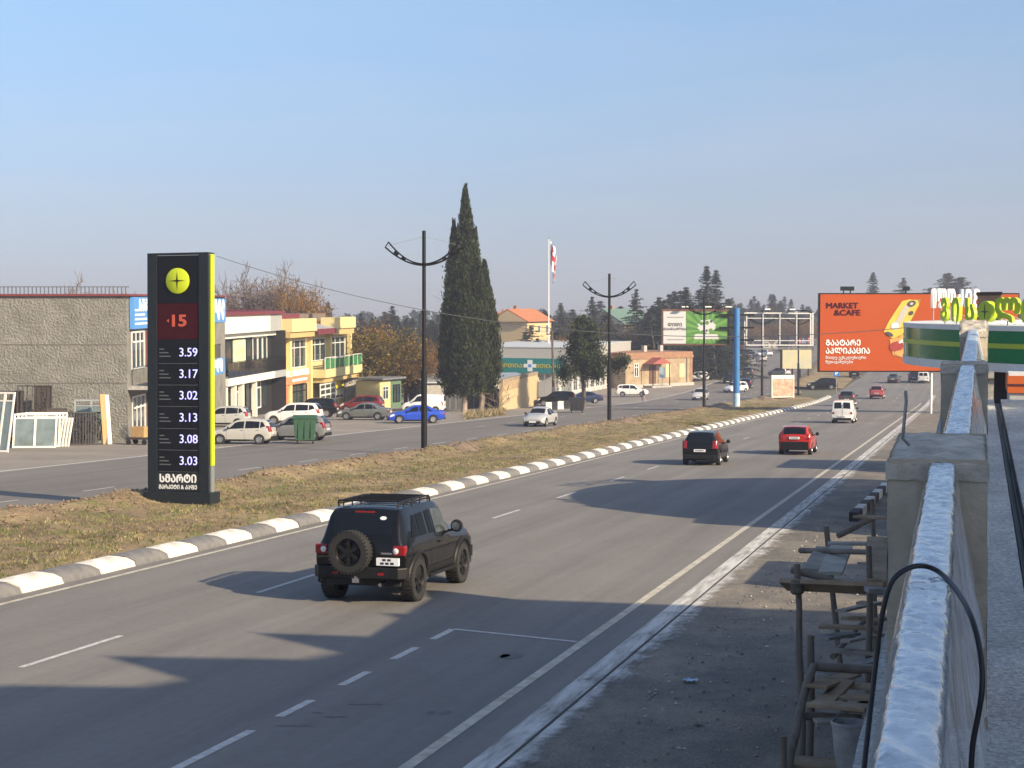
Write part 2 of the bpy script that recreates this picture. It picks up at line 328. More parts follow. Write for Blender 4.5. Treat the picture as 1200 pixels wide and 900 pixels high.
# ------------------------------------------------------------- median: rough earth with dry grass
def earth_mat():
    m = bpy.data.materials.new('median_earth'); m.use_nodes = True; t = m.node_tree; n = t.nodes; l = t.links
    b = n['Principled BSDF']; b.inputs['Roughness'].default_value = .95; b.inputs['Specular IOR Level'].default_value = .2
    tc = n.new('ShaderNodeTexCoord')
    def nz(s, d=8):
        k = n.new('ShaderNodeTexNoise'); k.inputs['Scale'].default_value = s; k.inputs['Detail'].default_value = d; k.inputs['Roughness'].default_value = .7; l.new(tc.outputs['Object'], k.inputs['Vector']); return k
    a = nz(.35); rp = n.new('ShaderNodeValToRGB'); e = rp.color_ramp.elements
    e[0].position = .36; e[0].color = (.185, .138, .092, 1); e[1].position = .66; e[1].color = (.36, .285, .165, 1)
    k = e.new(.5); k.color = (.265, .198, .122, 1); l.new(a.outputs[0], rp.inputs[0])
    g = nz(.55); gr = n.new('ShaderNodeValToRGB'); gr.color_ramp.elements[0].position = .50; gr.color_ramp.elements[1].position = .68; l.new(g.outputs[0], gr.inputs[0])
    mx = n.new('ShaderNodeMix'); mx.data_type = 'RGBA'; l.new(gr.outputs[0], mx.inputs[0]); l.new(rp.outputs[0], mx.inputs[6]); mx.inputs[7].default_value = (.16, .175, .055, 1)
    f = nz(9, 6); fm_ = n.new('ShaderNodeMix'); fm_.data_type = 'RGBA'; fm_.blend_type = 'OVERLAY'; fm_.inputs[0].default_value = .8; l.new(mx.outputs[2], fm_.inputs[6]); l.new(f.outputs[0], fm_.inputs[7])
    l.new(fm_.outputs[2], b.inputs['Base Color'])
    bp = n.new('ShaderNodeBump'); bp.inputs['Strength'].default_value = .9; bp.inputs['Distance'].default_value = .12; l.new(nz(5, 10).outputs[0], bp.inputs['Height']); l.new(bp.outputs[0], b.inputs['Normal'])
    return m
EARTH = earth_mat()
END1 = gp(984, 465.5).y                                # the median's nose by the crossing
def mheight(x, y):
    ed = min(1, max(0, (x-ML)/.8), 1) * min(1, max(0, (MR-.5-x)/.9))
    ridge = 0.30*math.exp(-((x+25.9)/.9)**2)*(0.5+0.9*max(0, mn.noise((y*.22, 3.1, 0))+.35))     # spoil heap along the lamp row
    lum = .10*mn.noise((x*.8, y*.5, 0)) + .07*mn.noise((x*2.3, y*1.9, 4)) + (.10*abs(mn.noise((x*3.1, y*2.7, 9))) if x < -23.8 else 0)
    return gz(y) + .04 + ed*(.13 + ridge + lum)
def median(name, y0, y1, dx=.3, dy=.45, fx=lambda y: 0):
    b = MB(); nx = int((MR-ML-.3)/dx); ny = int((y1-y0)/dy)
    def fn(u, v):
        y = y0+(y1-y0)*v; tip = min(1, max(0.02, (y1-y)/9))**.5; xm = (ML+MR-.3)/2
        x = xm + (ML+(MR-.3-ML)*u - xm)*tip
        return (x+fx(y), y, mheight(x, y) if .001 < u < .999 else gz(y)+.01)
    b.grid(fn, nx, ny)
    return tag(b.build(name, EARTH, None, smooth=60, fix=False), kind='structure')
median('median_ground', 10, 120); 
strip_m = MB()
median('median_ground', 119.8, END1-2, .5, 1.0)
median('median_ground', END1+24, 420, .8, 3.0, bend)
# tufts and clods: too many to count
def quads_mesh(name, mat, V, parent=None, kind=None):
    """V: n x k x 3 array of k-gons"""
    n, k = V.shape[:2]; me = bpy.data.meshes.new(name)
    me.vertices.add(n*k); me.vertices.foreach_set('co', V.astype(np.float32).ravel())
    me.loops.add(n*k); me.loops.foreach_set('vertex_index', np.arange(n*k, dtype=np.int32))
    me.polygons.add(n); me.polygons.foreach_set('loop_start', np.arange(0, n*k, k, dtype=np.int32)); me.polygons.foreach_set('loop_total', np.full(n, k, dtype=np.int32))
    me.materials.append(mat); me.update(calc_edges=True); me.validate()
    o = link(name, me, parent)
    if kind: o['kind'] = kind
    return o
def tufts(name, mat, n, sel, h, w):
    T = []
    while len(T) < n:
        y = 12 + 170*random.random()**1.9; x = ML+.3+(MR-.9-ML)*random.random()
        if y > END1-12 or not sel(x, y): continue
        z = mheight(x, y)-.01
        for k in range(5):
            a = random.uniform(0, 2*PI); hh = h*random.uniform(.5, 1.25); ox, oy = random.gauss(0, .06), random.gauss(0, .06); lx, ly = random.gauss(0, hh*.5), random.gauss(0, hh*.5)
            ca, sa = math.cos(a)*w, math.sin(a)*w
            T.append(((x+ox-ca, y+oy-sa, z), (x+ox+ca, y+oy+sa, z), (x+ox+lx, y+oy+ly, z+hh)))
    return quads_mesh(name, mat, np.array(T), None, 'stuff')
gsel = lambda x, y: mn.noise((x*.55, y*.30, 7)) > -.12 and x > -25.2
tufts('green_grass', foliage('grass_green', (.07, .105, .025), (.20, .215, .07), (.12, .15, .04)), 34000, gsel, .10, .012)
tufts('dry_grass', foliage('grass_dry', (.18, .145, .075), (.43, .355, .20), (.29, .23, .125)), 70000, lambda x, y: (x > -25.3 or random.random() < .15) and mn.noise((x*.5, y*.33, 21)) > -.17, .085, .012)
def clods(name, mat, n, fn, r0, r1):
    b = MB()
    for i in range(n):
        x, y = fn(); r = random.uniform(r0, r1)*random.random()**.7 + .02; z = mheight(x, y) + r*.2
        vs = [Vector(v).normalized() for v in ((1,0,0),(-1,0,0),(0,1,0),(0,-1,0),(0,0,1),(0,0,-1))]
        vs = [Vector((x, y, z)) + Vector((v.x*r*random.uniform(.6,1.3), v.y*r*random.uniform(.6,1.3), v.z*r*random.uniform(.4,.9))) for v in vs]
        b.add(vs, ((0,2,4),(2,1,4),(1,3,4),(3,0,4),(2,0,5),(1,2,5),(3,1,5),(0,3,5)))
    return tag(b.build(name, mat, None, fix=False), kind='stuff')
CLOD = M('soil_clod', (.19, .138, .095), .95, var=.4, scale=2, bump=.5, bscale=15)
clods('soil_clods', CLOD, 5200, lambda: (random.gauss(-25.9, .75), 14+150*random.random()**1.4), .02, .10)
clods('loose_soil', CLOD, 1600, lambda: (random.uniform(-27.2, -19.5), 20+60*random.random()**1.3), .01, .08)
# dug heaps beside the lamp posts
for (hx, hy, hr) in ((-25.4, 77, 1.3), (-25.2, 116, 1.5), (-24.6, 158, 1.7), (-24.9, 196, 1.6), (-24.4, 222, 1.5)):
    b = MB()
    def hp(u, v):
        a = 2*PI*u; r = hr*(1-v)*(1+.35*mn.noise((math.cos(a)*2+hx, math.sin(a)*2+hy, 0))); z = .55*(hr/1.5)*(1-(1-v)**1.7)
        return (hx+r*math.cos(a), hy+r*.8*math.sin(a)*1.6, gz(hy)+.1+z*(1+.3*mn.noise((r*3, a*2, hy))))
    b.grid(hp, 22, 8); tag(b.build('soil_heap', CLOD, None, smooth=50), kind='stuff')

# kerb of black and white painted blocks: every block a part
kerb = thing('striped_kerb', 'low kerb of alternating white and grey painted concrete blocks along the dry grass median', 'kerb', (MR, 0, 0))
KW = M('kerb_white', (.44, .42, .37), .8, col2=(.76, .74, .69), scale=3, bump=.3, bscale=25); KB = M('kerb_grey', (.105, .105, .112), .85, col2=(.185, .18, .178), scale=4, bump=.3, bscale=25)
def kprof(y0, y1):                                    # sloped profile; the paint edge follows it in an S
    b = MB(); P = [(.22, 0), (.19, .13), (.08, .225), (-.10, .27), (-.28, .275), (-.34, .06)]; sft = [.16, .12, -.02, -.14, -.16, -.14]
    n = len(P); vs = []
    for yy in (y0, y1): vs += [(px_, yy+s_, pz_) for (px_, pz_), s_ in zip(P, sft)]
    b.add(vs, [(i, i+1, n+i+1, n+i) for i in range(n-1)] + [tuple(range(n))[::-1], tuple(range(n, 2*n))])
    return b
kmesh = [kprof(.012, 1.478).mesh('kerb_block', KW, smooth=50), kprof(.012, 1.478).mesh('kerb_block', KB, smooth=50)]
y = 6.2; i = 0
while y < END1-1.0 and i < 298:
    o = link('kerb_block', kmesh[i % 2], kerb); o.location = (random.uniform(-.012, .012), y, gz(y)+random.uniform(-.02, .008)); o.rotation_euler = (math.atan(0.042*max(0, y-178)/60) if y > 178 else 0, 0, random.uniform(-.006, .006))
    y += 1.49; i += 1
lk = thing('low_kerb', 'thin plain concrete kerb between the earth median and the far road', 'kerb', (ML, 0, 0))
for k in range(5):
    b = MB(); yy = [10+(END1-12)*(k+j/8)/5 for j in range(9)]
    for j in range(8): b.box(-.28, .0, yy[j]+.02, yy[j+1]-.02, gz(yy[j])-.05, gz(yy[j])+.10)
    b.build('kerb_stone', CONC, lk)
# ------------------------------------------------------------- vehicles
def paint(name, col, rough=.25): return M(name, col, rough, var=.05, scale=1.5, spec=.4 if max(col) > .03 else .10, coat=.5 if max(col) > .03 else .5)
GLASSD = M('black_side_glass', (.003, .004, .006), .12, var=0, spec=.06)
GLASSL = M('clear_side_glass', (.050, .060, .058), .08, var=.5, scale=2.2, spec=.3)
LAMPR = M('tail_lamp', (.22, .008, .009), .15, var=0, coat=.3); LAMPW = M('head_lamp', (.62, .64, .66), .08, var=0, coat=1)
PLATE = M('plate_white', (.72, .73, .76), .4, var=.05); RIM = M('alloy_rim', (.50, .50, .51), .3, metal=.8, var=.1)
TRIM = M('black_trim', (.012, .012, .013), .5, var=.2, scale=10, spec=.25); BODY = paint('body_paint', (.5, .5, .5))
PLATEINK = M('plate_ink', (.02, .02, .06), .6, var=0)
def lerp(a, b, t): return a+(b-a)*t
class Shell:
    """a car body lofted through cross-sections (y, sill z, belt z, top z, half width, half width at the top)"""
    def __init__(s, st, belt=.965): s.st = st; s.belt = belt
    def at(s, y):
        st = s.st
        if y <= st[0][0]: return st[0][1:]
        for a, b in zip(st, st[1:]):
            if y <= b[0]: t = (y-a[0])/(b[0]-a[0]); return tuple(lerp(p, q, t) for p, q in zip(a[1:], b[1:]))
        return st[-1][1:]
    def half(s, y):
        zb, zs, zt, ws, wt = s.at(y); e = min(.07, .6*(zt-zs))
        return [(ws*.86, zb), (ws*.965, zb+.10*(zs-zb)), (ws, zb+.50*(zs-zb)), (ws*.995, zb+.78*(zs-zb)), (ws*s.belt, zs), (wt, zt-e), (wt*.93, zt-.22*e), (wt*.5, zt+.004), (0, zt+.012)]
    def mesh(s):
        ys = []
        for a, b in zip(s.st, s.st[1:]):
            k = max(1, int(math.ceil((b[0]-a[0])/.16))); ys += [a[0]+(b[0]-a[0])*i/k for i in range(k)]
        ys.append(s.st[-1][0]); b = MB(); vs = []
        for y in ys:
            h = s.half(y); ring = [(x, y, z) for x, z in h] + [(-x, y, z) for x, z in h[-2::-1]]; vs += ring
        n = 17; fs = [(i*n+j, i*n+(j+1) % n, (i+1)*n+(j+1) % n, (i+1)*n+j) for i in range(len(ys)-1) for j in range(n)]
        fs += [tuple(range(n))[::-1], tuple(range((len(ys)-1)*n, len(ys)*n))]
        return b.add(vs, fs)
    def flank(s, y, v, side, off=.007):
        h = s.half(y); (xa, za), (xb, zb) = h[4], h[5]; return Vector((side*(lerp(xa, xb, v)+off), y, lerp(za, zb, v)+off*.3))
    def low(s, y, z, side, off=.006):
        h = s.half(y)
        for (xa, za), (xb, zb) in zip(h[:5], h[1:5]):
            if z <= zb: t = (z-za)/max(1e-6, zb-za); return Vector((side*(lerp(xa, xb, max(0, t))+off), y, z))
        return Vector((side*(h[4][0]+off), y, z))
    def top(s, y, u, off=.007):
        h = s.half(y)[5:]; w = h[0][0]; x = abs(u)*w
        for (xa, za), (xb, zb) in zip(h, h[1:]):
            if x >= xb: t = (xa-x)/max(1e-6, xa-xb); z = lerp(za, zb, t); break
        else: z = h[-1][1]
        d = (s.at(y+.03)[2]-s.at(y-.03)[2])/.06; nrm = Vector((0, -d, 1)).normalized()
        return Vector((u*w, y, z)) + nrm*off
def side_window(sh, poly, side):
    (a, b_, c, d) = poly; m = MB()
    def fn(u, v): y = lerp(lerp(a[0], b_[0], u), lerp(d[0], c[0], u), v); vv = lerp(lerp(a[1], b_[1], u), lerp(d[1], c[1], u), v); return sh.flank(y, vv, side)
    return m.grid(fn, 5, 4)
def top_panel(sh, ya, yb, ua, ub):
    m = MB(); return m.grid(lambda u, v: sh.top(lerp(ya, yb, v), lerp(-lerp(ua, ub, v), lerp(ua, ub, v), u)), 8, 5)
def wheel_parts(r, w, spokes=5):
    t = MB(); t.lathe([(r*.66, -w/2), (r*.93, -w/2), (r, -w*.34), (r, w*.34), (r*.93, w/2), (r*.66, w/2), (r*.60, w*.2), (r*.60, -w*.2), (r*.66, -w/2)], axis='X', n=24)
    if r > .38:
        for k in range(36):
            a = 2*PI*k/36; Mr = Matrix.Rotation(a, 4, 'X')
            for sx in (-1, 1): t.box(min(sx*w*.12, sx*w*.49), max(sx*w*.12, sx*w*.49), -.016, .016, r-.02, r+.005, 0, Mr)
    q = MB(); q.lathe([(r*.66, w*.40), (r*.60, w*.46), (r*.55, w*.34), (r*.52, w*.12), (.001, w*.12)], axis='X', n=24); q.cyl((w*.1, 0, 0), (w*.42, 0, 0), r*.16, r*.12, 12)
    for k in range(spokes):
        Mr = Matrix.Rotation(2*PI*k/spokes, 4, 'X'); q.box(w*.20, w*.38, -r*.085, r*.085, r*.08, r*.60, 0, Mr)
    return t.mesh('tyre', DARK, smooth=40), q.mesh('rim', RIM, smooth=35)
_wh = {}
def add_wheels(root, axles, xc, r, w, rim=None, spokes=5):
    if (r, w, spokes) not in _wh: _wh[(r, w, spokes)] = wheel_parts(r, w, spokes)
    tm, rm = _wh[(r, w, spokes)]
    for y in axles:
        for sd in (1, -1):
            o = link('wheel', tm, root); o.location = (sd*xc, y, r); o.rotation_euler = (0, 0, 0 if sd > 0 else PI)
            q = link('rim', rm, o)
            if rim: q.material_slots[0].link = 'OBJECT'; q.material_slots[0].material = rim
def cut_arches(body, axles, xc, r, ra):
    m = MB()
    for y in axles:
        for sd in (1, -1): m.cyl((sd*(xc-.19), y, r), (sd*(xc+.6), y, r), ra, ra, 28)
    c = link('arch_cut', m.mesh('arch_cut', TRIM)); md = body.modifiers.new('b', 'BOOLEAN'); md.object = c; md.operation = 'DIFFERENCE'; md.solver = 'EXACT'
    bpy.context.view_layer.update()
    me = bpy.data.meshes.new_from_object(body.evaluated_get(bpy.context.evaluated_depsgraph_get())); body.modifiers.clear()
    body.data = me; me.name = 'body'; bpy.data.objects.remove(c)
    me.polygons.foreach_set('use_smooth', [True]*len(me.polygons)); me.set_sharp_from_angle(angle=R_(38))
KINDS = {
 'hatch': dict(st=[(-1.95,.46,.82,.90,.70,.62),(-1.90,.34,.92,1.02,.79,.66),(-1.74,.27,.97,1.36,.835,.61),(-1.56,.22,.98,1.49,.845,.59),(-.6,.19,.96,1.545,.85,.585),(.1,.19,.94,1.51,.85,.575),(.35,.19,.93,1.43,.85,.57),(1.08,.19,.91,1.00,.845,.68),(1.6,.21,.80,.88,.82,.64),(1.86,.26,.66,.72,.76,.62),(1.97,.38,.54,.60,.66,.52)],
   ax=(-1.22,1.24), r=.30, xc=.745, rw=(-1.90,-1.60,.86,.90), ws=(.40,1.03,.90,.86), win=[[(-1.60,.30),(-1.28,.06),(-1.28,.86),(-1.42,.84)],[(-1.22,.05),(-.34,.05),(-.34,.90),(-1.22,.88)],[(-.26,.05),(.80,.05),(.34,.86),(-.26,.90)]], tail=(.78,1.12), head=(1.50,1.90)),
 'sedan': dict(st=[(-2.26,.48,.84,.92,.72,.62),(-2.20,.36,.90,.99,.80,.68),(-1.85,.26,.93,1.03,.85,.66),(-1.55,.22,.93,1.06,.865,.62),(-.95,.19,.92,1.37,.87,.57),(-.5,.18,.91,1.44,.875,.56),(.1,.18,.90,1.42,.875,.56),(.35,.18,.89,1.35,.87,.56),(1.05,.18,.87,.97,.86,.68),(1.7,.20,.78,.86,.84,.66),(2.1,.26,.66,.72,.78,.62),(2.24,.38,.52,.58,.66,.52)],
   ax=(-1.30,1.36), r=.315, xc=.765, rw=(-1.50,-.98,.88,.90), ws=(.40,1.0,.90,.86), win=[[(-1.30,.10),(-.98,.05),(-.84,.84),(-.98,.70)],[(-.92,.05),(-.22,.05),(-.22,.90),(-.78,.86)],[(-.14,.05),(.82,.05),(.32,.86),(-.14,.90)]], tail=(.68,.90), head=(1.75,2.12)),
 'suv': dict(st=[(-2.18,.52,.95,1.03,.76,.68),(-2.13,.40,1.06,1.18,.85,.71),(-1.95,.32,1.10,1.52,.90,.67),(-1.78,.28,1.11,1.66,.91,.65),(-.7,.25,1.09,1.71,.915,.645),(.1,.25,1.07,1.68,.915,.64),(.36,.25,1.06,1.60,.91,.635),(1.02,.25,1.04,1.14,.905,.74),(1.7,.28,.94,1.04,.88,.72),(2.05,.34,.80,.88,.82,.68),(2.18,.46,.62,.70,.72,.58)],
   ax=(-1.30,1.34), r=.35, xc=.785, rw=(-2.12,-1.82,.86,.90), ws=(.42,.97,.90,.86), win=[[(-1.86,.34),(-1.38,.08),(-1.38,.88),(-1.66,.84)],[(-1.32,.06),(-.36,.06),(-.36,.90),(-1.32,.88)],[(-.28,.06),(.78,.06),(.36,.86),(-.28,.90)]], tail=(.92,1.22), head=(1.72,2.08)),
 'van': dict(st=[(-2.10,.40,1.00,1.10,.80,.74),(-2.06,.30,1.06,1.62,.84,.72),(-1.98,.26,1.08,1.77,.855,.71),(-.6,.22,1.07,1.83,.86,.70),(.30,.22,1.06,1.79,.86,.69),(.55,.22,1.05,1.68,.86,.68),(1.18,.22,1.02,1.13,.85,.70),(1.7,.26,.90,.98,.83,.68),(1.95,.34,.72,.80,.77,.62),(2.05,.44,.58,.64,.68,.54)],
   ax=(-1.30,1.35), r=.31, xc=.75, rw=None, ws=(.60,1.12,.90,.86), win=[[(-.10,.06),(.95,.06),(.52,.86),(-.10,.88)]], tail=(.74,1.10), head=(1.55,1.95)),
 'mpv': dict(st=[(-1.80,.44,.84,.95,.72,.66),(-1.76,.34,.90,1.00,.79,.67),(-1.64,.28,.93,1.30,.815,.62),(-1.46,.24,.94,1.42,.82,.60),(-.5,.20,.93,1.46,.825,.59),(.15,.20,.92,1.43,.825,.58),(.40,.20,.91,1.35,.82,.585),(1.0,.20,.92,1.02,.815,.68),(1.5,.22,.80,.90,.79,.64),(1.76,.28,.66,.74,.74,.60),(1.86,.38,.54,.62,.64,.52)],
   ax=(-1.14,1.18), r=.295, xc=.72, rw=(-1.74,-1.50,.86,.90), ws=(.45,.96,.90,.86), win=[[(-1.56,.16),(-1.22,.06),(-1.22,.88),(-1.46,.86)],[(-1.16,.05),(-.30,.05),(-.30,.90),(-1.16,.88)],[(-.22,.05),(.74,.05),(.36,.86),(-.22,.90)]], tail=(.78,1.06), bump=.20, head=(1.42,1.78)),
}
def make_car(kind):
    K = KINDS[kind]; sh_ = Shell(K['st']); L0 = K['st'][0][0]; L1 = K['st'][-1][0]
    root = thing('car', None, 'car')
    bo = sh_.mesh().build('body', BODY, root, smooth=38); cut_arches(bo, K['ax'], K['xc'], K['r'], K['r']*1.17)
    top_panel(sh_, K['ws'][0], K['ws'][1], K['ws'][2], K['ws'][3]).build('windshield', GLASS, root, smooth=60)
    if K['rw']: top_panel(sh_, K['rw'][0], K['rw'][1], K['rw'][2], K['rw'][3]).build('rear_window', GLASS, root, smooth=60)
    else:
        for sx in (-1, 1):
            m = MB(); m.grid(lambda u, v: sh_.top(lerp(-2.095, -2.045, v), sx*lerp(.10, .84, u)) + Vector((0, -.004, 0)), 4, 4); m.build('rear_window', GLASS, root, smooth=60)
        MB().box(-.012, .012, L0-.012, L0+.2, .5, 1.5).build('door_gap', TRIM, root)
    for sd in (1, -1):
        for p in K['win']: side_window(sh_, p, sd).build('side_window', GLASS, root, smooth=60)
        h0, h1 = K['tail']; yb = L0; ws_ = sh_.at(yb+.08)[3]
        m = MB(); m.grid(lambda u, v: Vector((sd*lerp(ws_*.72, ws_*1.0+.012, min(1, u*1.25)), yb+.02+.26*max(0, u-.55)*1.4-.035+.12*max(0, v-.3)*.9, lerp(h0, h1, v))), 6, 4); m.grid(lambda u, v: Vector((sd*lerp(ws_*.70, ws_*.98, min(1, u*1.25)), yb+.12+.26*max(0, u-.55)*1.4, lerp(h0-.01, h1+.01, v))), 3, 2); m.build('taillight', LAMPR, root, smooth=50)
        g0, g1 = K['head']; m = MB()
        def hf(u, v):
            y = lerp(g1, g0, u); zs = sh_.at(y)[1]; z = lerp(zs-.17, zs-.01, v); p = sh_.low(y, z, sd, .008)
            return p
        m.grid(hf, 5, 3); m.grid(lambda u, v: Vector((sd*lerp(.40, sh_.at(g1)[3]*.96, u), lerp(L1-.07, g1+.03, u)+.01-.05*v, lerp(.50, .64, v)+(.06 if kind in ('suv',) else 0)*2)), 3, 3); m.build('headlight', LAMPW, root, smooth=60)
        m = MB(); my = K['win'][-1][1][0]-.12; p = sh_.flank(my, .06, sd); m.lathe([(.001, -.05), (.07, -.045), (.095, 0), (.08, .05), (.001, .06)], (p.x+sd*.13, p.y, p.z+.06), 'Y', 10); m.cyl(p, (p.x+sd*.13, p.y, p.z+.02), .02, .02, 6); m.build('mirror', TRIM, root, smooth=60)
        m = MB()
        for wn_ in K['win'][-2:]:
            yy = wn_[0][0]+.12; pz = sh_.at(yy)[1]-.10; q = sh_.low(yy, pz, sd, .0); m.box(q.x-.012, q.x+.022, yy-.09, yy+.09, pz-.014, pz+.014)
        m.build('door_handle', TRIM, root)
        m = MB(); y0, y1 = K['ax'][0]+K['r']*1.2, K['ax'][1]-K['r']*1.2
        m.grid(lambda u, v: sh_.low(lerp(y0, y1, u), lerp(sh_.at(0)[0]+.01, sh_.at(0)[0]+.12, v), sd, .010), 8, 2); m.build('sill_trim', TRIM, root)
        m = MB()
        for yy in (K['win'][-1][0][0]-.04, K['win'][-1][1][0]+.02):
            m.grid(lambda u, v: sh_.low(lerp(yy-.006, yy+.006, u), lerp(sh_.at(yy)[0]+.14, sh_.at(yy)[1], v), sd, .003), 1, 6)
        m.build('door_seam', TRIM, root)
    zb = K['st'][0][1]
    m = MB(); m.box(-.70, .70, L0-.045, L0+.10, zb-.16, zb+.04+K.get('bump', 0)); m.build('rear_bumper', TRIM, root, bevel=.03)
    m = MB(); m.box(-.56, .56, L1-.10, L1+.03, K['st'][-1][1]-.15, K['st'][-1][1]+.06); m.build('front_grille', TRIM, root, bevel=.02)
    pz = zb+.17+K.get('bump', 0) if kind != 'van' else zb+.12
    pl = MB().box(-.26, .26, L0-.058, L0+.1, pz, pz+.115).build('number_plate', PLATE, root)
    m = MB()
    for k in range(7): m.box(-.19+k*.055, -.155+k*.055, L0-.061, L0-.05, pz+.03, pz+.085)
    m.build('plate_characters', PLATEINK, pl)
    pl = MB().box(-.26, .26, L1-.05, L1+.045, K['st'][-1][1]-.06, K['st'][-1][1]+.05).build('number_plate', PLATE, root)
    add_wheels(root, K['ax'], K['xc'], K['r'], .20)
    return root
PROTO = {}
PAINTS = {n: paint('paint_'+n, c) for n, c in dict(black=(.006,.006,.007), red=(.36,.022,.018), white=(.70,.70,.69), charcoal=(.045,.048,.052), silver=(.38,.39,.40), lightsilver=(.50,.51,.52), greygreen=(.115,.125,.12), blue=(.012,.055,.42), darkred=(.14,.012,.016), navy=(.012,.022,.07), pinkred=(.34,.07,.08), champagne=(.42,.41,.38), grey=(.17,.175,.18)).items()}
RIMDARK = M('dark_rim', (.02, .02, .021), .35, metal=.5, var=.1)
def car(kind, col, px, py, rz, label, group, cat='car', name='car', where='rear', scale=1.0):
    first = kind not in PROTO
    if first: PROTO[kind] = make_car(kind); PROTO[kind].name = name
    root = PROTO[kind] if first else None
    p = gp(px, py) if not isinstance(px, Vector) else px
    K = KINDS[kind]; off = {'rear': -K['st'][0][0], 'front': K['st'][-1][0], 'mid': 0}[where]
    v = Vector((-math.sin(rz), math.cos(rz), 0))
    loc = p + v*off if where == 'rear' else p - v*off if where == 'front' else p
    loc.z = gz(loc.y)
    pitch = math.atan((gz(loc.y+1)-gz(loc.y-1))/2)
    if not first: root = dup(PROTO[kind])
    root.name = name; root.location = loc; root.rotation_euler = (pitch*math.cos(rz), pitch*math.sin(rz)*0, rz); root.scale = (scale,)*3
    root['label'] = label; root['category'] = cat; root['group'] = group
    for ch in root.children:
        if ch.name.split('.')[0] == 'body':
            ch.material_slots[0].link = 'OBJECT'; ch.material_slots[0].material = PAINTS[col]
    return root
G1 = 'vehicles driving away on the main road'; G2 = 'cars on the far road'; G3 = 'cars parked in front of the shops'
car('hatch', 'black', 820, 546, R_(1), 'black five-door hatchback with red tail lights following behind the black off-roader, ahead of the kerb', G1)
car('mpv', 'red', 931, 533.5, 0, 'bright red boxy small car driving away in the middle lane', G1)
car('van', 'white', 987, 496.5, 0, 'small white panel van with twin rear windows driving away', G1, 'van', 'delivery_van')
car('suv', 'charcoal', 992, 476, R_(1), 'dark grey off-road car driving just in front of the white van near the median tip', G1, name='off_road_car')
car('suv', 'pinkred', 1027, 468, 0, 'faded red crossover with dark bumper driving away alone in the right lane', G1, name='crossover')
car('sedan', 'charcoal', 1046, 449.5, R_(-2), 'dark grey saloon far ahead under the right half of the orange billboard', G1)
car('suv', 'black', 1001, 443.5, R_(2), 'tiny black car far away below the left part of the orange billboard', G1)
car('suv', 'navy', 1071, 448.5, 0, 'dark van-like car parked far off beside a white van under the billboard', 'cars standing at the far right roadside')
car('van', 'white', 1082, 449.5, 0, 'white small van standing far off at the right roadside under the billboard', 'cars standing at the far right roadside', 'van', 'delivery_van')
car('sedan', 'silver', 624, 500.5, R_(180), 'silver saloon coming towards the camera on the far road beside the earth median', G2, where='front')
car('hatch', 'lightsilver', 818, 469.5, R_(181), 'pale silver hatchback coming towards us behind the third lamp post', G2, where='front')
car('hatch', 'white', 852, 460.5, R_(150), 'white hatchback turning across the far road left of the blue column', G2, where='front')
car('sedan', 'black', 853, 450, R_(180), 'black saloon just behind the white turning hatchback', G2, where='front')
car('hatch', 'navy', 874, 455.5, R_(4), 'dark blue hatchback with lit red tail lights driving away right of the blue column', G2)
car('suv', 'charcoal', 876, 442.5, R_(5), 'dark grey car farthest up the far road right of the blue column', G2)
car('sedan', 'grey', 847, 441.5, R_(100), 'grey saloon parked sideways beyond the far junction left of the blue column', 'cars parked beyond the junction', where='mid')
car('hatch', 'white', 817, 446.5, R_(95), 'white car parked at the end of the brick building', 'cars parked beyond the junction', where='mid')
car('hatch', 'silver', 913, 441, R_(60), 'silver car waiting on the far road behind the faded notice board', G2, where='mid')
car('suv', 'black', 963, 456.5, R_(100), 'long black car crossing the gap beyond the median tip', G2, where='mid', name='black_crossover')
# parked by the shops
car('hatch', 'champagne', 285, 520, R_(100), 'pale silver three-door hatchback parked next to the green rubbish container', G3, where='mid', scale=.94)
car('hatch', 'grey', 348, 516, R_(98), 'grey hatchback with red tail light parked behind the green rubbish container', G3, where='mid')
car('suv', 'white', 344, 498, R_(100), 'white crossover parked nose to the left in front of the white shop building', G3, where='mid', name='crossover')
car('suv', 'black', 367, 489, R_(104), 'black car almost hidden behind the white parked crossover', G3, where='mid', name='crossover')
car('hatch', 'silver', 262, 500, R_(104), 'pale green-silver car parked behind the three-door hatchback, cut off by the price sign', G3, where='mid')
car('sedan', 'greygreen', 427, 492, R_(99), 'old dark grey saloon parked side-on in front of the red car', G3, where='mid')
car('hatch', 'darkred', 424, 483, R_(100), 'dark red car parked behind the old grey saloon', G3, where='mid', scale=1.08)
car('sedan', 'blue', 487, 496, R_(116), 'bright blue saloon with white wheels parked beside the lamp post', G3, where='mid')
car('van', 'white', 496, 484, R_(101), 'white panel van parked behind the blue saloon', G3, 'van', 'delivery_van', where='mid')
car('suv', 'black', 652, 476, R_(98), 'black car parked behind striped barriers under the teal pharmacy sign', 'cars parked at the pharmacy', where='mid', name='crossover')
car('sedan', 'navy', 684, 472.5, R_(115), 'dark blue saloon parked behind the evergreen tree at the pharmacy', 'cars parked at the pharmacy', where='mid')
car('suv', 'white', 741, 465, R_(280), 'white crossover parked side-on in front of the brick house', 'cars parked at the pharmacy', where='mid', name='crossover')
for kx, c_lab, pxy, rz in (('hatch', 'white', (897, 417.5), 40), ('sedan', 'lightsilver', (884, 418.5), 50), ('suv', 'navy', (876, 421), 30), ('hatch', 'silver', (892, 424), 20)):
    car(kx, c_lab, pxy[0], pxy[1], R_(rz), {'white': 'tiny white car parked on the distant slope above the others', 'lightsilver': 'tiny pale silver car parked far up the distant road left of the white one', 'navy': 'tiny dark car far up the distant road close to the blue column', 'silver': 'tiny silver car nearest in the row parked far up the distant road'}[c_lab], 'cars parked far up the distant road', where='mid')

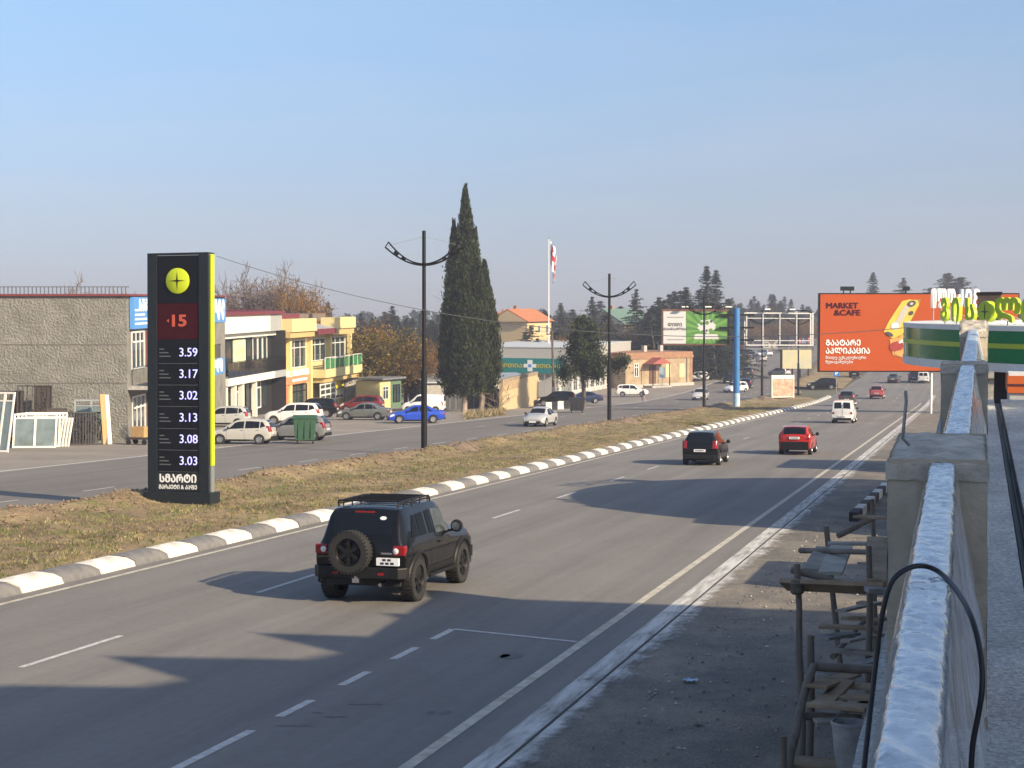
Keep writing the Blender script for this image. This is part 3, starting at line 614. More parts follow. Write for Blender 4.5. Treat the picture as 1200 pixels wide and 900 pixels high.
# the black off-roader in front
def off_roader():
    root = thing('off_road_car', 'boxy black off-road car with roof rack and spare wheel driving in the foreground', 'car', (-11.12, 29.80, 0))
    K = [(-2.06,.64,1.06,1.13,.84,.76),(-2.03,.55,1.10,1.20,.90,.78),(-1.97,.50,1.13,1.34,.915,.76),(-1.80,.46,1.16,1.70,.925,.71),(-1.70,.45,1.165,1.77,.93,.70),(-1.45,.42,1.17,1.805,.935,.695),(-.3,.40,1.16,1.82,.935,.69),(.30,.40,1.15,1.795,.935,.685),(.44,.40,1.15,1.735,.935,.69),(.82,.40,1.14,1.235,.93,.80),(1.85,.45,1.06,1.15,.92,.82),(2.08,.55,.96,1.06,.88,.80),(2.18,.62,.88,.94,.82,.72)]
    s = Shell(K, .925); P = PAINTS['black']
    b = s.mesh().build('body', P, root, smooth=30); AX = (-1.33, 1.37); cut_arches(b, AX, .80, .42, .50)
    top_panel(s, -1.985, -1.775, .80, .86).build('rear_window', GLASS, root, smooth=60)
    top_panel(s, .47, .80, .92, .88).build('windshield', GLASS, root, smooth=60)
    for sd in (1, -1):
        side_window(s, [(-1.52,.10),(-1.12,.10),(-1.12,.80),(-1.26,.82)], sd).build('quarter_window', GLASSD, root, smooth=60)
        side_window(s, [(-1.05,.10),(-.66,.10),(-.66,.84),(-1.05,.82)], sd).build('side_window', GLASSD, root, smooth=60)
        side_window(s, [(-.52,.10),(-.24,.10),(-.24,.86),(-.52,.84)], sd).build('side_window', GLASSD, root, smooth=60)
        side_window(s, [(-.16,.06),(.68,.06),(.42,.84),(-.16,.88)], sd).build('front_side_window', GLASSL, root, smooth=60)
        # fender flares
        for y in AX:
            m = MB(); n = 14
            def fl(u, v):
                a = PI*(-.10+1.20*u); ra = lerp(.485, .565, v); bul = .035 if .2 < v < .8 else .006
                yy = y+ra*math.cos(a); zz = .42+ra*math.sin(a); q = s.low(yy, max(.36, min(zz, s.at(yy)[1])), sd, 0); return Vector((sd*(max(abs(q.x), .90)+bul), yy, max(zz, .36)))
            m.grid(fl, n, 4); m.build('fender_flare', TRIM, root, smooth=50)
        m = MB(); m.box(min(sd*.80, sd*.985), max(sd*.80, sd*.985), -.80, .84, .40, .46); m.box(min(sd*.6, sd*.82), max(sd*.6, sd*.82), -.6, -.5, .40, .47); m.build('side_step', TRIM, root, bevel=.015)
        m = MB(); m.grid(lambda u, v: s.low(lerp(-.83, .86, u), lerp(.47, .60, v), sd, .012), 6, 2); m.build('lower_cladding', TRIM, root)
        m = MB()
        for yy in (-.59, -.20, .84): m.grid(lambda u, v: s.low(lerp(yy-.007, yy+.007, u), lerp(.48, 1.14, v), sd, .004), 1, 6)
        m.build('door_seam', DARK, root)
        m = MB(); q = s.low(-.08, 1.03, sd); m.box(min(q.x, q.x+sd*.035), max(q.x, q.x+sd*.035), -.18, .06, 1.01, 1.045); m.build('door_handle', P, root, bevel=.01)
        m = MB(); p = s.flank(.62, .05, sd); m.lathe([(.001,-.06),(.11,-.05),(.13,0),(.12,.05),(.001,.07)], (p.x+sd*.17, p.y, p.z+.10), 'Y', 14); m.cyl(p, (p.x+sd*.15, p.y, p.z+.03), .025, .025, 8); mo = m.build('mirror', TRIM, root, smooth=50)
        m = MB(); m.lathe([(.001, 0), (.085, .002)], (p.x+sd*.17, p.y-.066, p.z+.10), 'Y', 14); m.build('mirror_glass', CHROME, mo)
        # rear lamps: red outside, clear round lens inside
        m = MB(); m.box(min(sd*.66, sd*.905), max(sd*.66, sd*.905), -2.085, -1.90, .94, 1.13); t = m.build('taillight', LAMPR, root, bevel=.035)
        m = MB(); m.lathe([(.001, -.018), (.045, -.012), (.058, 0)], (sd*.73, -2.087, 1.03), 'Y', 14); m.build('lamp_lens', LAMPW, t, smooth=50)
        m = MB(); m.box(min(sd*.40, sd*.52), max(sd*.40, sd*.52), -2.168, -2.15, .575, .625); m.build('reflector', LAMPR, root)
        m = MB(); m.lathe([(.001, .0), (.09, -.01), (.11, -.05)], (sd*.52, 2.215, .86), 'Y', 14); m.build('headlight', LAMPW, root)
        m = MB(); m.grid(lambda u, v: s.flank(lerp(-1.93, -1.62, u)+.12*v, lerp(-.0, .94, v), sd, .004), 2, 5)
    m = MB(); m.prism([(-.94,-2.02),(-.80,-2.16),(.80,-2.16),(.94,-2.02),(.94,-1.90),(-.94,-1.90)], .50, .72); m.build('rear_bumper', TRIM, root, bevel=.025)
    m = MB(); m.prism([(-.92,2.05),(-.80,2.26),(.80,2.26),(.92,2.05),(.9,1.95),(-.9,1.95)][::-1], .48, .72); m.build('front_bumper', TRIM, root, bevel=.025)
    # spare wheel, left of centre, on a black carrier
    tm, rm = wheel_parts(.405, .26, 6)
    o = link('spare_wheel', tm, root); o.location = (-.14, -2.20, 1.00); o.rotation_euler = (0, 0, -PI/2); q = link('rim', rm, o); q.material_slots[0].link = 'OBJECT'; q.material_slots[0].material = RIMDARK
    m = MB(); m.lathe([(.001, -.035), (.05, -.03), (.06, 0)], (-.14, -2.27, 1.0), 'Y', 12); m.build('wheel_hub', CHROME, o).matrix_parent_inverse = (Matrix.Translation(o.location) @ Matrix.Rotation(-PI/2, 4, 'Z')).inverted()
    pl = MB().box(.36, .80, -2.135, -2.06, .76, .90).build('number_plate', PLATE, root)
    m = MB()
    for r_ in (0, 1):
        for k in range(3 if r_ else 2): m.box(.44+k*.10+(.04 if r_ == 0 else 0), .51+k*.10+(.04 if r_ == 0 else 0), -2.138, -2.12, .845-r_*.065, .887-r_*.065)
    m.build('plate_characters', PLATEINK, pl)
    m = MB(); m.lathe([(.001, -.002), (.062, 0)], (0, 0, 0), 'Y', 18); st = m.build('round_sticker', PLATE, root); q = s.top(-1.84, .55, .014); st.location = q; st.rotation_euler = (R_(-24), 0, 0); st.scale = (1.1, 1, .6)
    m = MB(); m.box(-.20, .20, -1.795, -1.70, 1.70, 1.742); m.build('high_brake_light', LAMPR, root)
    m = MB(); m.cyl((.45, -2.18, .40), (.45, -1.7, .45), .035, .035, 10); m.build('exhaust_pipe', CHROME, root)
    m = MB(); m.box(-.07, .07, -2.28, -2.0, .44, .52); m.cyl((0, -2.26, .50), (0, -2.26, .56), .03, .03, 8); m.build('tow_hitch', CHROME, root)
    m = MB(); m.box(-.75, .75, -1.9, 1.9, .34, .46); m.cyl((-.8, -1.33, .42), (.8, -1.33, .42), .07, .07, 8); m.cyl((-.8, 1.37, .42), (.8, 1.37, .42), .06, .06, 8); m.build('chassis', DARK, root)
    m = MB(); m.tube([(.55, -1.99, 1.00), (.30, -2.0, 1.0)], .02); m.box(.44, .66, -2.095, -2.05, .965, 1.0); m.build('tailgate_handle', CHROME, root)
    m = MB(); m.tube([(-.28, -2.02, 1.20), (-.02, -1.97, 1.26), (.22, -1.985, 1.235)], .012); m.build('wiper', TRIM, root)
    add_wheels(root, AX, .80, .42, .28, RIMDARK, 6)
    z0 = 1.905; rk = MB()
    for sx in (-1, 1):
        rk.tube([(sx*.60, -1.62, 1.80), (sx*.62, -1.60, 1.90), (sx*.62, -1.45, z0), (sx*.62, -.4, z0+.015), (sx*.60, .12, z0), (sx*.58, .26, 1.80)], .021, 8)
        rk.tube([(sx*.62, -1.60, 1.86), (sx*.62, .14, 1.87)], .016, 8)
        for yy in (-1.35, -.9, -.45, 0.0): rk.tube([(sx*.62, yy, z0+.01), (sx*.62, yy, 1.80)], .016, 6)
    rk.tube([(-.62, -1.60, 1.92), (.62, -1.60, 1.92)], .017, 8); rk.tube([(-.62, .12, 1.905), (.62, .12, 1.905)], .017, 8)
    rack = rk.build('roof_rack', TRIM, root, smooth=60)
    for yy in (-1.28, -.96, -.64, -.32, 0.0): MB().tube([(-.62, yy, 1.905 if yy > -1.55 else 1.92), (.62, yy, 1.905 if yy > -1.55 else 1.92)], .017, 8).build('rack_bar', TRIM, rack, smooth=60)
    return root
off_roader()

# ------------------------------------------------------------- price sign
SLATE = M('slate_panel', (.013, .018, .023), .45, var=.12, scale=2, spec=.3); GLOSSB = M('gloss_black', (.005, .006, .009), .45, var=0, spec=.25)
LIME = M('lime_panel', (.46, .56, .015), .4, var=.05); LED = M('led_digits', (.42, .42, .95), .5, var=0, emit=.75); LEDR = M('led_red', (.035, .002, .005), .5, var=.1, emit=.04, spec=.2)
GREYTX = M('faint_lettering', (.09, .10, .11), .6, var=0); WHTX = M('white_lettering', (.74, .75, .76), .5, var=0)
LEDO = M('led_outline', (.42, .075, .04), .5, var=0, emit=.10)
def price_sign():
    t = thing('price_sign', 'tall dark fuel price totem with lime disc and lit prices standing on the median', 'price sign', (-24.05, 45.0, .10)); t.scale = (.94,)*3
    MB().box(-1.24, 1.24, -.44, .30, -.15, .47).build('plinth', SLATE, t, bevel=.015)
    MB().box(-1.10, 1.10, -.27, .12, .47, 8.38).build('core', SLATE, t)
    for sx in (-1, 1): MB().box(min(sx*.78, sx*1.13), max(sx*.78, sx*1.13), -.33, -.268, .47, 8.42).build('side_column', SLATE, t, bevel=.01)
    MB().box(-1.13, 1.13, -.33, .14, 8.422, 8.47).build('top_cap', SLATE, t)
    MB().box(1.102, 1.17, -.16, .06, 1.35, 8.42).build('lime_edge', LIME, t, bevel=.01)
    MB().box(1.102, 1.16, -.19, .05, .47, 1.345).build('edge_foot', M('grey_panel', (.16, .18, .19), .5, var=.1), t)
    MB().box(-.778, .778, -.30, -.272, 6.80, 8.38).build('logo_panel', GLOSSB, t)
    m = MB(); m.lathe([(.001, -.36), (.40, -.36), (.43, -.34), (.43, -.30)], (0, 0, 7.53), 'Y', 40); dsc = m.build('lime_disc', LIME, t, smooth=40)
    m = MB(); star = []
    for k in range(8):
        a = k*PI/4; r = .30 if k % 2 == 0 else .040; star.append((r*math.cos(a), 7.53+r*math.sin(a)))
    m.prism(star, -.366, -.3605, 'XZ'); m.build('four_point_star', GLOSSB, dsc)
    scr = MB().box(-.778, .778, -.30, -.272, 5.58, 6.78).build('red_screen', LEDR, t)
    put_text('anniversary_number', '15', LEDO, scr, (0, -.303, 6.18), .54, .03, sx=1.25)
    m = MB(); m.prism([(-.42, 6.20), (-.34, 6.26), (-.34, 6.14)], -.306, -.3005, 'XZ'); m.build('arrow_mark', LEDO, scr)
    scr = MB().box(-.778, .778, -.30, -.272, 1.10, 5.55).build('price_screen', GLOSSB, t)
    for s_, z in zip(('3.59', '3.17', '3.02', '3.13', '3.08', '3.03'), (5.13, 4.41, 3.69, 2.95, 2.23, 1.50)):
        put_text('price_digits', s_, LED, scr, (.38, -.302, z), .41, 0)
        m = MB()
        for k, ln in enumerate((.18, .34, .42)): m.box(-.70, -.70+ln, -.302, -.2995, z+.10-k*.12, z+.14-k*.12)
        m.build('fuel_name_lines', GREYTX, scr)
        MB().box(-.74, .74, -.302, -.2995, z-.37, z-.355).build('row_line', GREYTX, scr)
    pnl = MB().box(-.778, .778, -.30, -.272, .50, 1.08).build('name_panel', M('charcoal_panel', (.020, .024, .029), .35, var=.1), t)
    put_text('shop_name', 'ᲡᲛᲐᲠᲢᲘ', WHTX, pnl, (-.02, -.303, .90), .36, .035, sx=.93)
    put_text('shop_subtitle', 'ᲛᲐᲠᲙᲔᲢᲘ & ᲙᲐᲤᲔ', WHTX, pnl, (-.02, -.303, .62), .19, .02, sx=.87)
price_sign()

# ------------------------------------------------------------- street lamps
def lamp():
    t = thing('street_lamp', None, 'street lamp')
    MB().cyl((0,0,-.2), (0,0,4.15), .155, .15, 16).build('lower_pole', BLACK, t, smooth=40)
    m = MB(); m.cyl((0,0,4.152), (0,0,11.25), .105, .095, 14); m.cyl((0,0,4.10), (0,0,4.2), .165, .12, 14); m.build('upper_pole', BLACK, t, smooth=40)
    MB().box(-.3, .3, -.3, .3, -.05, .04).build('base_plate', BLACK, t)
    for sx in (-1, 1):
        lo = [(sx*1.97*u, 0, 9.50+.92*u**2.0) for u in [i/10 for i in range(11)]]; up = [(sx*(1.97*u-.16*u+.0), 0, 9.56+.92*u**2.0+.20*u**2.2) for u in [i/10 for i in range(11)]]
        m = MB()
        for yy in (-.09, .09):
            m.tube([(x, yy, z) for x, _, z in lo], .040, 6); m.tube([(x, yy, z) for x, _, z in up], .036, 6)
        m.cyl(lo[-1], up[-1], .03, .03, 6); a = m.build('arm', BLACK, t, smooth=60)
        m = MB()
        for k in (5, 7): 
            p, q = Vector(lo[k]), Vector(up[k+1]); r_ = Vector(lo[k+1]); w_ = Vector(up[k])
            for yy in (-.085, .085): pass
            m.add([p+Vector((0,-.085,0)), r_+Vector((0,-.085,0)), q+Vector((0,-.085,0)), w_+Vector((0,-.085,0)), p+Vector((0,.085,0)), r_+Vector((0,.085,0)), q+Vector((0,.085,0)), w_+Vector((0,.085,0))], ((0,1,2,3),(4,7,6,5),(0,4,5,1),(1,5,6,2),(2,6,7,3),(3,7,4,0)))
        m.build('led_module', BLACK, a)
        MB().tube([(0, 0, 10.95), (sx*.9, 0, 10.73), (sx*1.80, 0, 10.50)], .011, 4).build('stay_cable', STEEL, t)
    return t
L0_ = lamp(); L0_['group'] = 'double-armed lamps along the median'
lab = ['nearest double-armed black lamp post, standing on the median beside the blue saloon', 'second double-armed black lamp post, in front of the pharmacy tree', 'third black lamp post, in front of the green billboard', 'fourth black lamp post, between the blue column and the faded notice board', 'fifth and farthest black lamp post, in front of the yellowed small billboard']
for i, (px, py) in enumerate(((497, 533), (714, 500), (825, 482), (893, 470), (935.5, 463))):
    o = L0_ if i == 0 else dup(L0_)
    p = gp(px, py); o.location = (p.x, p.y, p.z+.12); o.rotation_euler = (0, 0, R_(14)); o['label'] = lab[i]
# ------------------------------------------------------------- the deck the photograph is taken from
def dz(y): return 0.054*(y-7.0)
DECKM = asphalt('deck_screed', (.42, .425, .42), (.62, .625, .61), .25, 2.6, 1.0)
WRAP = M('wrinkled_film', (.40, .47, .54), .13, col2=(.72, .77, .78), scale=1.5, spec=.8, coat=.8, stretch=(.6, 2.4, .6), bump=.75, bscale=17)
def film_mat():
    m = bpy.data.materials.new('clear_film'); m.use_nodes = True; n = m.node_tree.nodes; l = m.node_tree.links; b = n['Principled BSDF']
    b.inputs['Base Color'].default_value = (.80, .83, .86, 1); b.inputs['Roughness'].default_value = .18; b.inputs['Coat Weight'].default_value = .6
    nz = n.new('ShaderNodeTexNoise'); nz.inputs['Scale'].default_value = 5; nz.inputs['Detail'].default_value = 6; tc = n.new('ShaderNodeTexCoord'); mp = n.new('ShaderNodeMapping'); mp.inputs['Scale'].default_value = (1, 3, .6)
    l.new(tc.outputs['Object'], mp.inputs[0]); l.new(mp.outputs[0], nz.inputs['Vector'])
    rp = n.new('ShaderNodeMapRange'); rp.inputs[1].default_value = .3; rp.inputs[2].default_value = .75; rp.inputs[3].default_value = .38; rp.inputs[4].default_value = .82; l.new(nz.outputs[0], rp.inputs[0])
    tr = n.new('ShaderNodeBsdfTransparent'); mx = n.new('ShaderNodeMixShader'); l.new(rp.outputs[0], mx.inputs[0]); l.new(tr.outputs[0], mx.inputs[1]); l.new(b.outputs[0], mx.inputs[2]); l.new(mx.outputs[0], n['Material Output'].inputs[0])
    bp = n.new('ShaderNodeBump'); bp.inputs['Strength'].default_value = .9; bp.inputs['Distance'].default_value = .03; l.new(nz.outputs[0], bp.inputs['Height']); l.new(bp.outputs[0], b.inputs['Normal']); return m
FILM = film_mat()
st_ = thing('station_building', 'grey concrete station deck along the right edge of the picture, with an unseen shade-casting upper storey', 'building', (0, 0, 0))
def sheet_box(x0, x1, y0, y1, zt, zb, n, mat, name, parent, jit=.0, dx=1):
    b = MB(); nx = max(1, dx)
    b.grid(lambda u, v: (lerp(x0, x1, u), lerp(y0, y1, v), zt+dz(lerp(y0, y1, v))+jit*(mn.noise((lerp(x0, x1, u)*3, lerp(y0, y1, v)*2.3, 1)))), nx, n)
    for xx in (x0, x1): b.grid(lambda u, v: (xx, lerp(y0, y1, v), lerp(zb, zt, u)+dz(lerp(y0, y1, v))), 1, n)
    for yy in (y0, y1): b.grid(lambda u, v: (lerp(x0, x1, v), yy, lerp(zb, zt, u)+dz(yy)), 1, nx)
    return b.build(name, mat, parent, smooth=40, fix=True)
sheet_box(-.46, .295, -3, 25.95, 2.95, 2.55, 80, DECKM, 'deck_floor', st_, .012, 4)
sheet_box(.395, 3.2, -3, 25.95, 2.95, 2.55, 80, DECKM, 'deck_floor', st_, .012, 8)
sheet_box(.295, .395, -3, 25.95, 2.885, 2.55, 40, M('groove_dark', (.035, .037, .04), .6, var=.3), 'drain_channel', st_)
b = MB()
for xx in (.315, .365): b.tube([(xx, yy, 2.90+dz(yy)+.006*math.sin(yy*2.1+xx*40)) for yy in np.arange(2, 26, .5)], .014, 6)
b.build('floor_cable', BLACK, st_, smooth=60)
MB().box(-.3, 3.2, -3, 25.8, -.2, 2.28).build('ground_floor_wall', CONC, st_)
# unseen upper storey; its roof edge is shaped to cast the stepped road shadow
ZR = 12.0
MB().box(15, 23, -14, 13, -.2, ZR-.3).build('unseen_upper_wall', CONC, st_)
offx, offy = 1.988*ZR, -.804*ZR
SHP = [(-14.2, 4), (-13.6, 15.5), (-13.2, 19.3), (-11.25, 19.75), (-10.9, 20.4), (-12.96, 21.7), (-9.9, 22.3), (-9.6, 23.0), (-11.67, 24.3), (-8.9, 24.6), (-8.5, 25.0), (-10.36, 26.9), (-7.4, 27.1), (-7.1, 27.5), (-9.2, 29.2), (-5, 29.4), (-2, 29.5)]
MB().prism([(x+offx, y+offy) for x, y in SHP] + [(24, 19.7), (24, -14)], ZR-.3, ZR).build('shadow_roof_slab', CONC, st_)
MB().box(.6, 7, 30.6, 34.6, -.1, 2.6).build('shadow_block', CONC, st_)  # unseen low block, added to throw a strip of shadow beyond the deck
for (y0, y1, w, zt0, zt1, lab_) in ((7.0, 8.15, .415, 4.10, 4.165, 'near rough concrete pier of the deck railing, with a bent steel rod at its corner'), (14.83, 15.25, .405, 4.52, 4.545, 'middle concrete pier of the deck railing'), (24.95, 25.7, .405, 5.03, 5.22, 'far concrete pier of the deck railing, in front of the green canopy')):
    b = MB(); x1 = .055+.0075*(y0-7); x0 = x1-w; zf = 2.5+dz(y0)
    t = thing('concrete_pier', lab_, 'pier', (0, 0, 0), 0, 'concrete piers along the deck railing')
    def side(xa, ya, xb, yb, za, zb_):
        b.grid(lambda u, v: (lerp(xa, xb, u)+.008*mn.noise((v*9, u*6, ya)), lerp(ya, yb, u)+.008*mn.noise((v*8, u*7, xa)), lerp(zf, lerp(za, zb_, u), v)), 8, 22)
    side(x0, y0, x1, y0, zt0, zt0); side(x1, y0, x1, y1, zt0, zt1); side(x1, y1, x0, y1, zt1, zt1); side(x0, y1, x0, y0, zt1, zt0)
    b.build('shaft', M('pier_render', (.43, .375, .29), .95, var=.28, scale=2.2, bump=.6, bscale=18, detail=10), t, smooth=60)
    b = MB(); b.grid(lambda u, v: (lerp(x0-.008, x1+.008, u), lerp(y0-.01, y1+.01, v), lerp(zt0, zt1, v)+.02*mn.noise((u*5, v*7, y0))+.012*mn.noise((u*14, v*22, y0))-(.02 if u in (0, 1) or v in (0, 1) else 0)), 14, 30); b.grid(lambda u, v: (lerp(x0-.008, x1+.008, u), y0-.012, lerp(zt0, zt1, 0)-.02-.07*(1-v)+.012*mn.noise((u*12, v, 3))), 14, 2)
    b.build('mortar_cap', CONCD, t, smooth=50)
    if y0 < 8:
        p = Vector((x0+.03, y0+.05, zt0)); MB().tube([pt(1066, 522, 7.1), pt(1058, 514, 7.1), pt(1059, 500, 7.1), pt(1062, 470, 7.1), pt(1061, 458, 7.1)], .008, 6).build('bent_rod', STEEL, t, smooth=60)
# wrapped rails between the piers
def rail(label, ya, yb, xa, xb, w, seed, drop, film=True):
    t = thing('wrapped_rail', label, 'rail', (0, 0, 0), 0, 'film-wrapped rails between the piers')
    L = yb-ya; n = int(L/.013)
    zt = lambda y: 4.085+dz(y)
    def cx(y): k = (y-ya)/L; return lerp(xa, xb, k)
    lump = lambda y: .5*abs(mn.noise((y*3.1, seed, 0)))+.5*abs(mn.noise((y*9, seed, 5)))
    def fn(u, v):
        y = lerp(ya, yb, v); a = u*2-1; x = max(-1, min(1, a*1.8)); d = max(0, abs(a)-.55)/.45
        r = .006*mn.noise((y*11+a*1.5, a*1.0, seed))+.009*abs(mn.noise((y*26+a*2.5, a*1.6, seed+3)))+.004*mn.noise((y*70+a*6, a*3, seed+5))
        pad = 1+.07*mn.noise((y*2.2, seed, 8))
        return (cx(y)+x*w/2*pad+r*.8*(1 if a > 0 else -1)*(d > 0), y, zt(y)-.007*abs(x)**4+r*(1-min(1, d*3))-drop*.13*d)
    b = MB(); b.grid(fn, 16, n); b.build('wrapped_top', WRAP, t, smooth=180, fix=False)
    MB().add([(cx(ya)-w*.36, ya, zt(ya)-.05), (cx(ya)+w*.36, ya, zt(ya)-.05), (cx(yb)+w*.36, yb, zt(yb)-.05), (cx(yb)-w*.36, yb, zt(yb)-.05), (cx(ya)-w*.36, ya, zt(ya)-1.0), (cx(ya)+w*.36, ya, zt(ya)-1.0), (cx(yb)+w*.36, yb, zt(yb)-1.0), (cx(yb)-w*.36, yb, zt(yb)-1.0)], ((0,1,2,3),(4,7,6,5),(0,4,5,1),(1,5,6,2),(2,6,7,3),(3,7,4,0))).build('rail_panel', M('rail_panel', (.50, .53, .55), .35, var=.12), t)
    for sd in (1, -1):
        b = MB()
        def ff(u, v):
            y = lerp(ya, yb-.04, u); q = .02*mn.noise((y*3.5, v*1.6, seed+sd))+.012*mn.noise((y*11, v*2.5, seed+2)); fl = v*(.085+.03*mn.noise((y*1.7, seed, 4)) if sd > 0 else .10+.05*mn.noise((y*1.3, seed, 0)))
            dr = drop*(1+.18*mn.noise((y*.9, seed, sd)))
            return (cx(y)+sd*(w/2+.008+fl)+q*(.3+v), y, zt(y)-.015-dr*v)
        b.grid(ff, int(L/.05), 14); b.build('hanging_film', FILM, t, smooth=180, fix=False)
rail('near rail thickly wrapped in wrinkled bluish plastic film, running past the camera', 1.2, 7.0, -.097, -.130, .104, 1.0, .62)
rail('middle rail wrapped in bluish film between the near and middle piers', 8.15, 14.83, -.085, -.06, .12, 5.0, .55)
rail('far rail wrapped in bluish film between the middle and far piers', 15.25, 24.95, -.05, -.02, .13, 9.0, .5)
# the black cable looped over the near rail
pts_ = [(1012, 905, 4.1), (1018, 850, 4.15), (1026, 780, 4.2), (1034, 720, 4.2), (1044, 684, 4.2), (1060, 668, 4.2), (1080, 663, 4.2), (1100, 670, 4.2), (1120, 690, 4.05), (1138, 722, 3.85), (1149, 765, 3.75), (1151, 805, 3.7), (1146, 840, 3.7), (1140, 872, 3.7), (1138, 905, 3.7)]
P_ = [pt(*q) for q in pts_]; PP = []
for i in range(len(P_)-1):
    a, b_, c, d = P_[max(0, i-1)], P_[i], P_[i+1], P_[min(len(P_)-1, i+2)]
    for k in range(4):
        u = k/4; PP.append(.5*((2*b_)+(c-a)*u+(2*a-5*b_+4*c-d)*u*u+(3*b_-a-3*c+d)*u**3))
tag(MB().tube(PP+[P_[-1]], .0072, 8).build('black_cable', M('cable_sheath', (.012, .013, .016), .38, var=.15), None, smooth=70), 'thick black cable looped over the nearest wrapped rail and down to the deck', 'cable')

# ------------------------------------------------------------- scaffold of rough timber below the deck
POLE = M('rough_pole', (.13, .11, .088), .9, col2=(.24, .20, .165), scale=5, bump=.8, bscale=12, stretch=(1, 1, .25)); PLANK = M('grey_plank', (.21, .185, .155), .9, col2=(.38, .345, .295), scale=3, bump=.6, bscale=14)
PLANKS = [PLANK, M('brown_plank', (.24, .17, .11), .9, col2=(.40, .30, .20), scale=4, bump=.6, bscale=14), M('pale_plank', (.30, .275, .235), .9, col2=(.46, .43, .37), scale=3, bump=.6, bscale=14), M('cement_plank', (.17, .165, .155), .9, col2=(.36, .35, .33), scale=7, bump=.7, bscale=18)]
sc = thing('timber_scaffold', 'rickety scaffold of rough poles and weathered planks standing on the dirt beside the deck', 'scaffold', gp(960, 800))
inv = Matrix.Translation(-Vector(sc.location))
def pole(a, b_, r=.055):
    r *= .72; a, b_ = Vector(a), Vector(b_); k = 6; ps = []
    for i in range(k+1):
        q = a.lerp(b_, i/k); ps.append(q+Vector((random.gauss(0, .008), random.gauss(0, .008), 0)))
    o = MB().tube(ps, [r*(1-.18*i/k)*random.uniform(.93, 1.07) for i in range(k+1)], 9).build('pole', POLE, sc, smooth=60); o.matrix_local = inv
def plank(a, b_, w=.17, th=.035, roll=0):
    a, b_ = Vector(a), Vector(b_); d = (b_-a).normalized(); s_ = d.cross(Vector((0, 0, 1))).normalized(); n_ = s_.cross(d); s_, n_ = s_*math.cos(roll)+n_*math.sin(roll), n_*math.cos(roll)-s_*math.sin(roll)
    b = MB(); vs = [q+s_*w/2*i+n_*th/2*j for q in (a, b_) for i, j in ((-1,-1),(1,-1),(1,1),(-1,1))]
    b.add(vs, ((0,1,2,3),(7,6,5,4),(0,4,5,1),(1,5,6,2),(2,6,7,3),(3,7,4,0))); o = b.build('plank', random.choice(PLANKS+PLANKS[1:2]), sc, bevel=.006); o.matrix_local = inv
def post(px, ptop, D, lean=0, r=.055):
    t_ = pt(px, ptop, D); pole((t_.x+lean, t_.y, -.05), t_, r)
post(935, 661, 15.8, .06); post(950, 744, 14.6, .0, .06); post(918, 863, 13.4); post(968, 617, 20.5, .25, .06); post(1023, 585, 22.5, .03); post(1018, 640, 16.5, 0)
pole(pt(921, 905, 13.6), pt(952, 780, 14.5), .06)                                           # braces
pole(pt(982, 628, 22.0), pt(1024, 607, 22.3), .06); pole(pt(975, 770, 19.0), pt(1018, 722, 20.5), .05)
pole(pt(938, 645, 18.8), pt(1018, 647, 17.5), .05); pole(pt(928, 668, 16.0), pt(1012, 690, 15.6), .05); pole(pt(955, 781, 14.8), pt(1030, 786, 14.6), .06); pole(pt(944, 839, 14.2), pt(1010, 841, 14.0), .05)
plank(pt(1004, 605, 22.0), pt(1060, 608, 21.5), .22); plank(pt(970, 637, 19.2), pt(1050, 637, 19.0), .20)
plank(pt(950, 668, 17.2), pt(966, 642, 18.8), .19); plank(pt(973, 672, 17.0), pt(986, 641, 18.8), .26, .04); plank(pt(1026, 682, 16.4), pt(1026, 631, 19.0), .20, .05); plank(pt(1044, 684, 16.2), pt(1042, 632, 19.0), .17, .05)
plank(pt(918, 685, 15.9), pt(1040, 690, 15.3), .22, .05, .5); plank(pt(1015, 691, 15.2), pt(1050, 692, 15.2), .2, .05)
plank(pt(990, 724, 19.0), pt(1036, 726, 18.6), .17); plank(pt(960, 734, 17.2), pt(1032, 736, 17.0), .16); plank(pt(974, 762, 16.8), pt(1032, 766, 16.4), .16); plank(pt(1006, 706, 20.0), pt(1034, 708, 19.8), .15)
plank(pt(950, 800, 14.9), pt(1036, 806, 14.4), .20); plank(pt(957, 805, 14.2), pt(998, 790, 15.2), .20, .03); plank(pt(962, 828, 13.9), pt(992, 798, 14.6), .16); plank(pt(950, 824, 14.0), pt(1018, 830, 13.7), .22); plank(pt(955, 780, 15.4), pt(1022, 782, 15.2), .15)
for a_, b_, w_ in ((pt(985, 716, 18.5), pt(1030, 706, 19.5), .14), (pt(962, 748, 16.9), pt(1000, 742, 17.6), .18), (pt(990, 752, 16.6), pt(1034, 744, 17.4), .12), (pt(965, 792, 15.2), pt(1030, 772, 15.8), .13), (pt(970, 815, 14.3), pt(1030, 818, 14.0), .24), (pt(1000, 834, 13.9), pt(1036, 812, 14.3), .15), (pt(955, 846, 13.8), pt(985, 843, 13.8), .2), (pt(1010, 660, 18.0), pt(1040, 664, 17.6), .14)): plank(a_, b_, w_, .03, random.uniform(-.12, .12))
MB().lathe([(.05, -.02), (.07, .0), (.06, .05), (.075, .09), (.05, .13)], tuple(pt(934, 694, 15.75)), 'Z', 10).build('rope_lashing', M('rope', (.14, .12, .09), .95, var=.4, scale=30), sc, smooth=50).matrix_local = inv
bk = thing('bucket', 'dirty grey plastic bucket standing on the scaffold beside the wrapped rail', 'bucket', pt(995, 898, 13.6))
b = MB(); b.lathe([(.001, .005), (.115, .0), (.15, .36), (.158, .365), (.158, .39), (.145, .39), (.11, .03), (.001, .03)], n=24); b.build('pail', M('dirty_plastic', (.24, .235, .23), .6, col2=(.42, .41, .40), scale=7), bk, smooth=40)
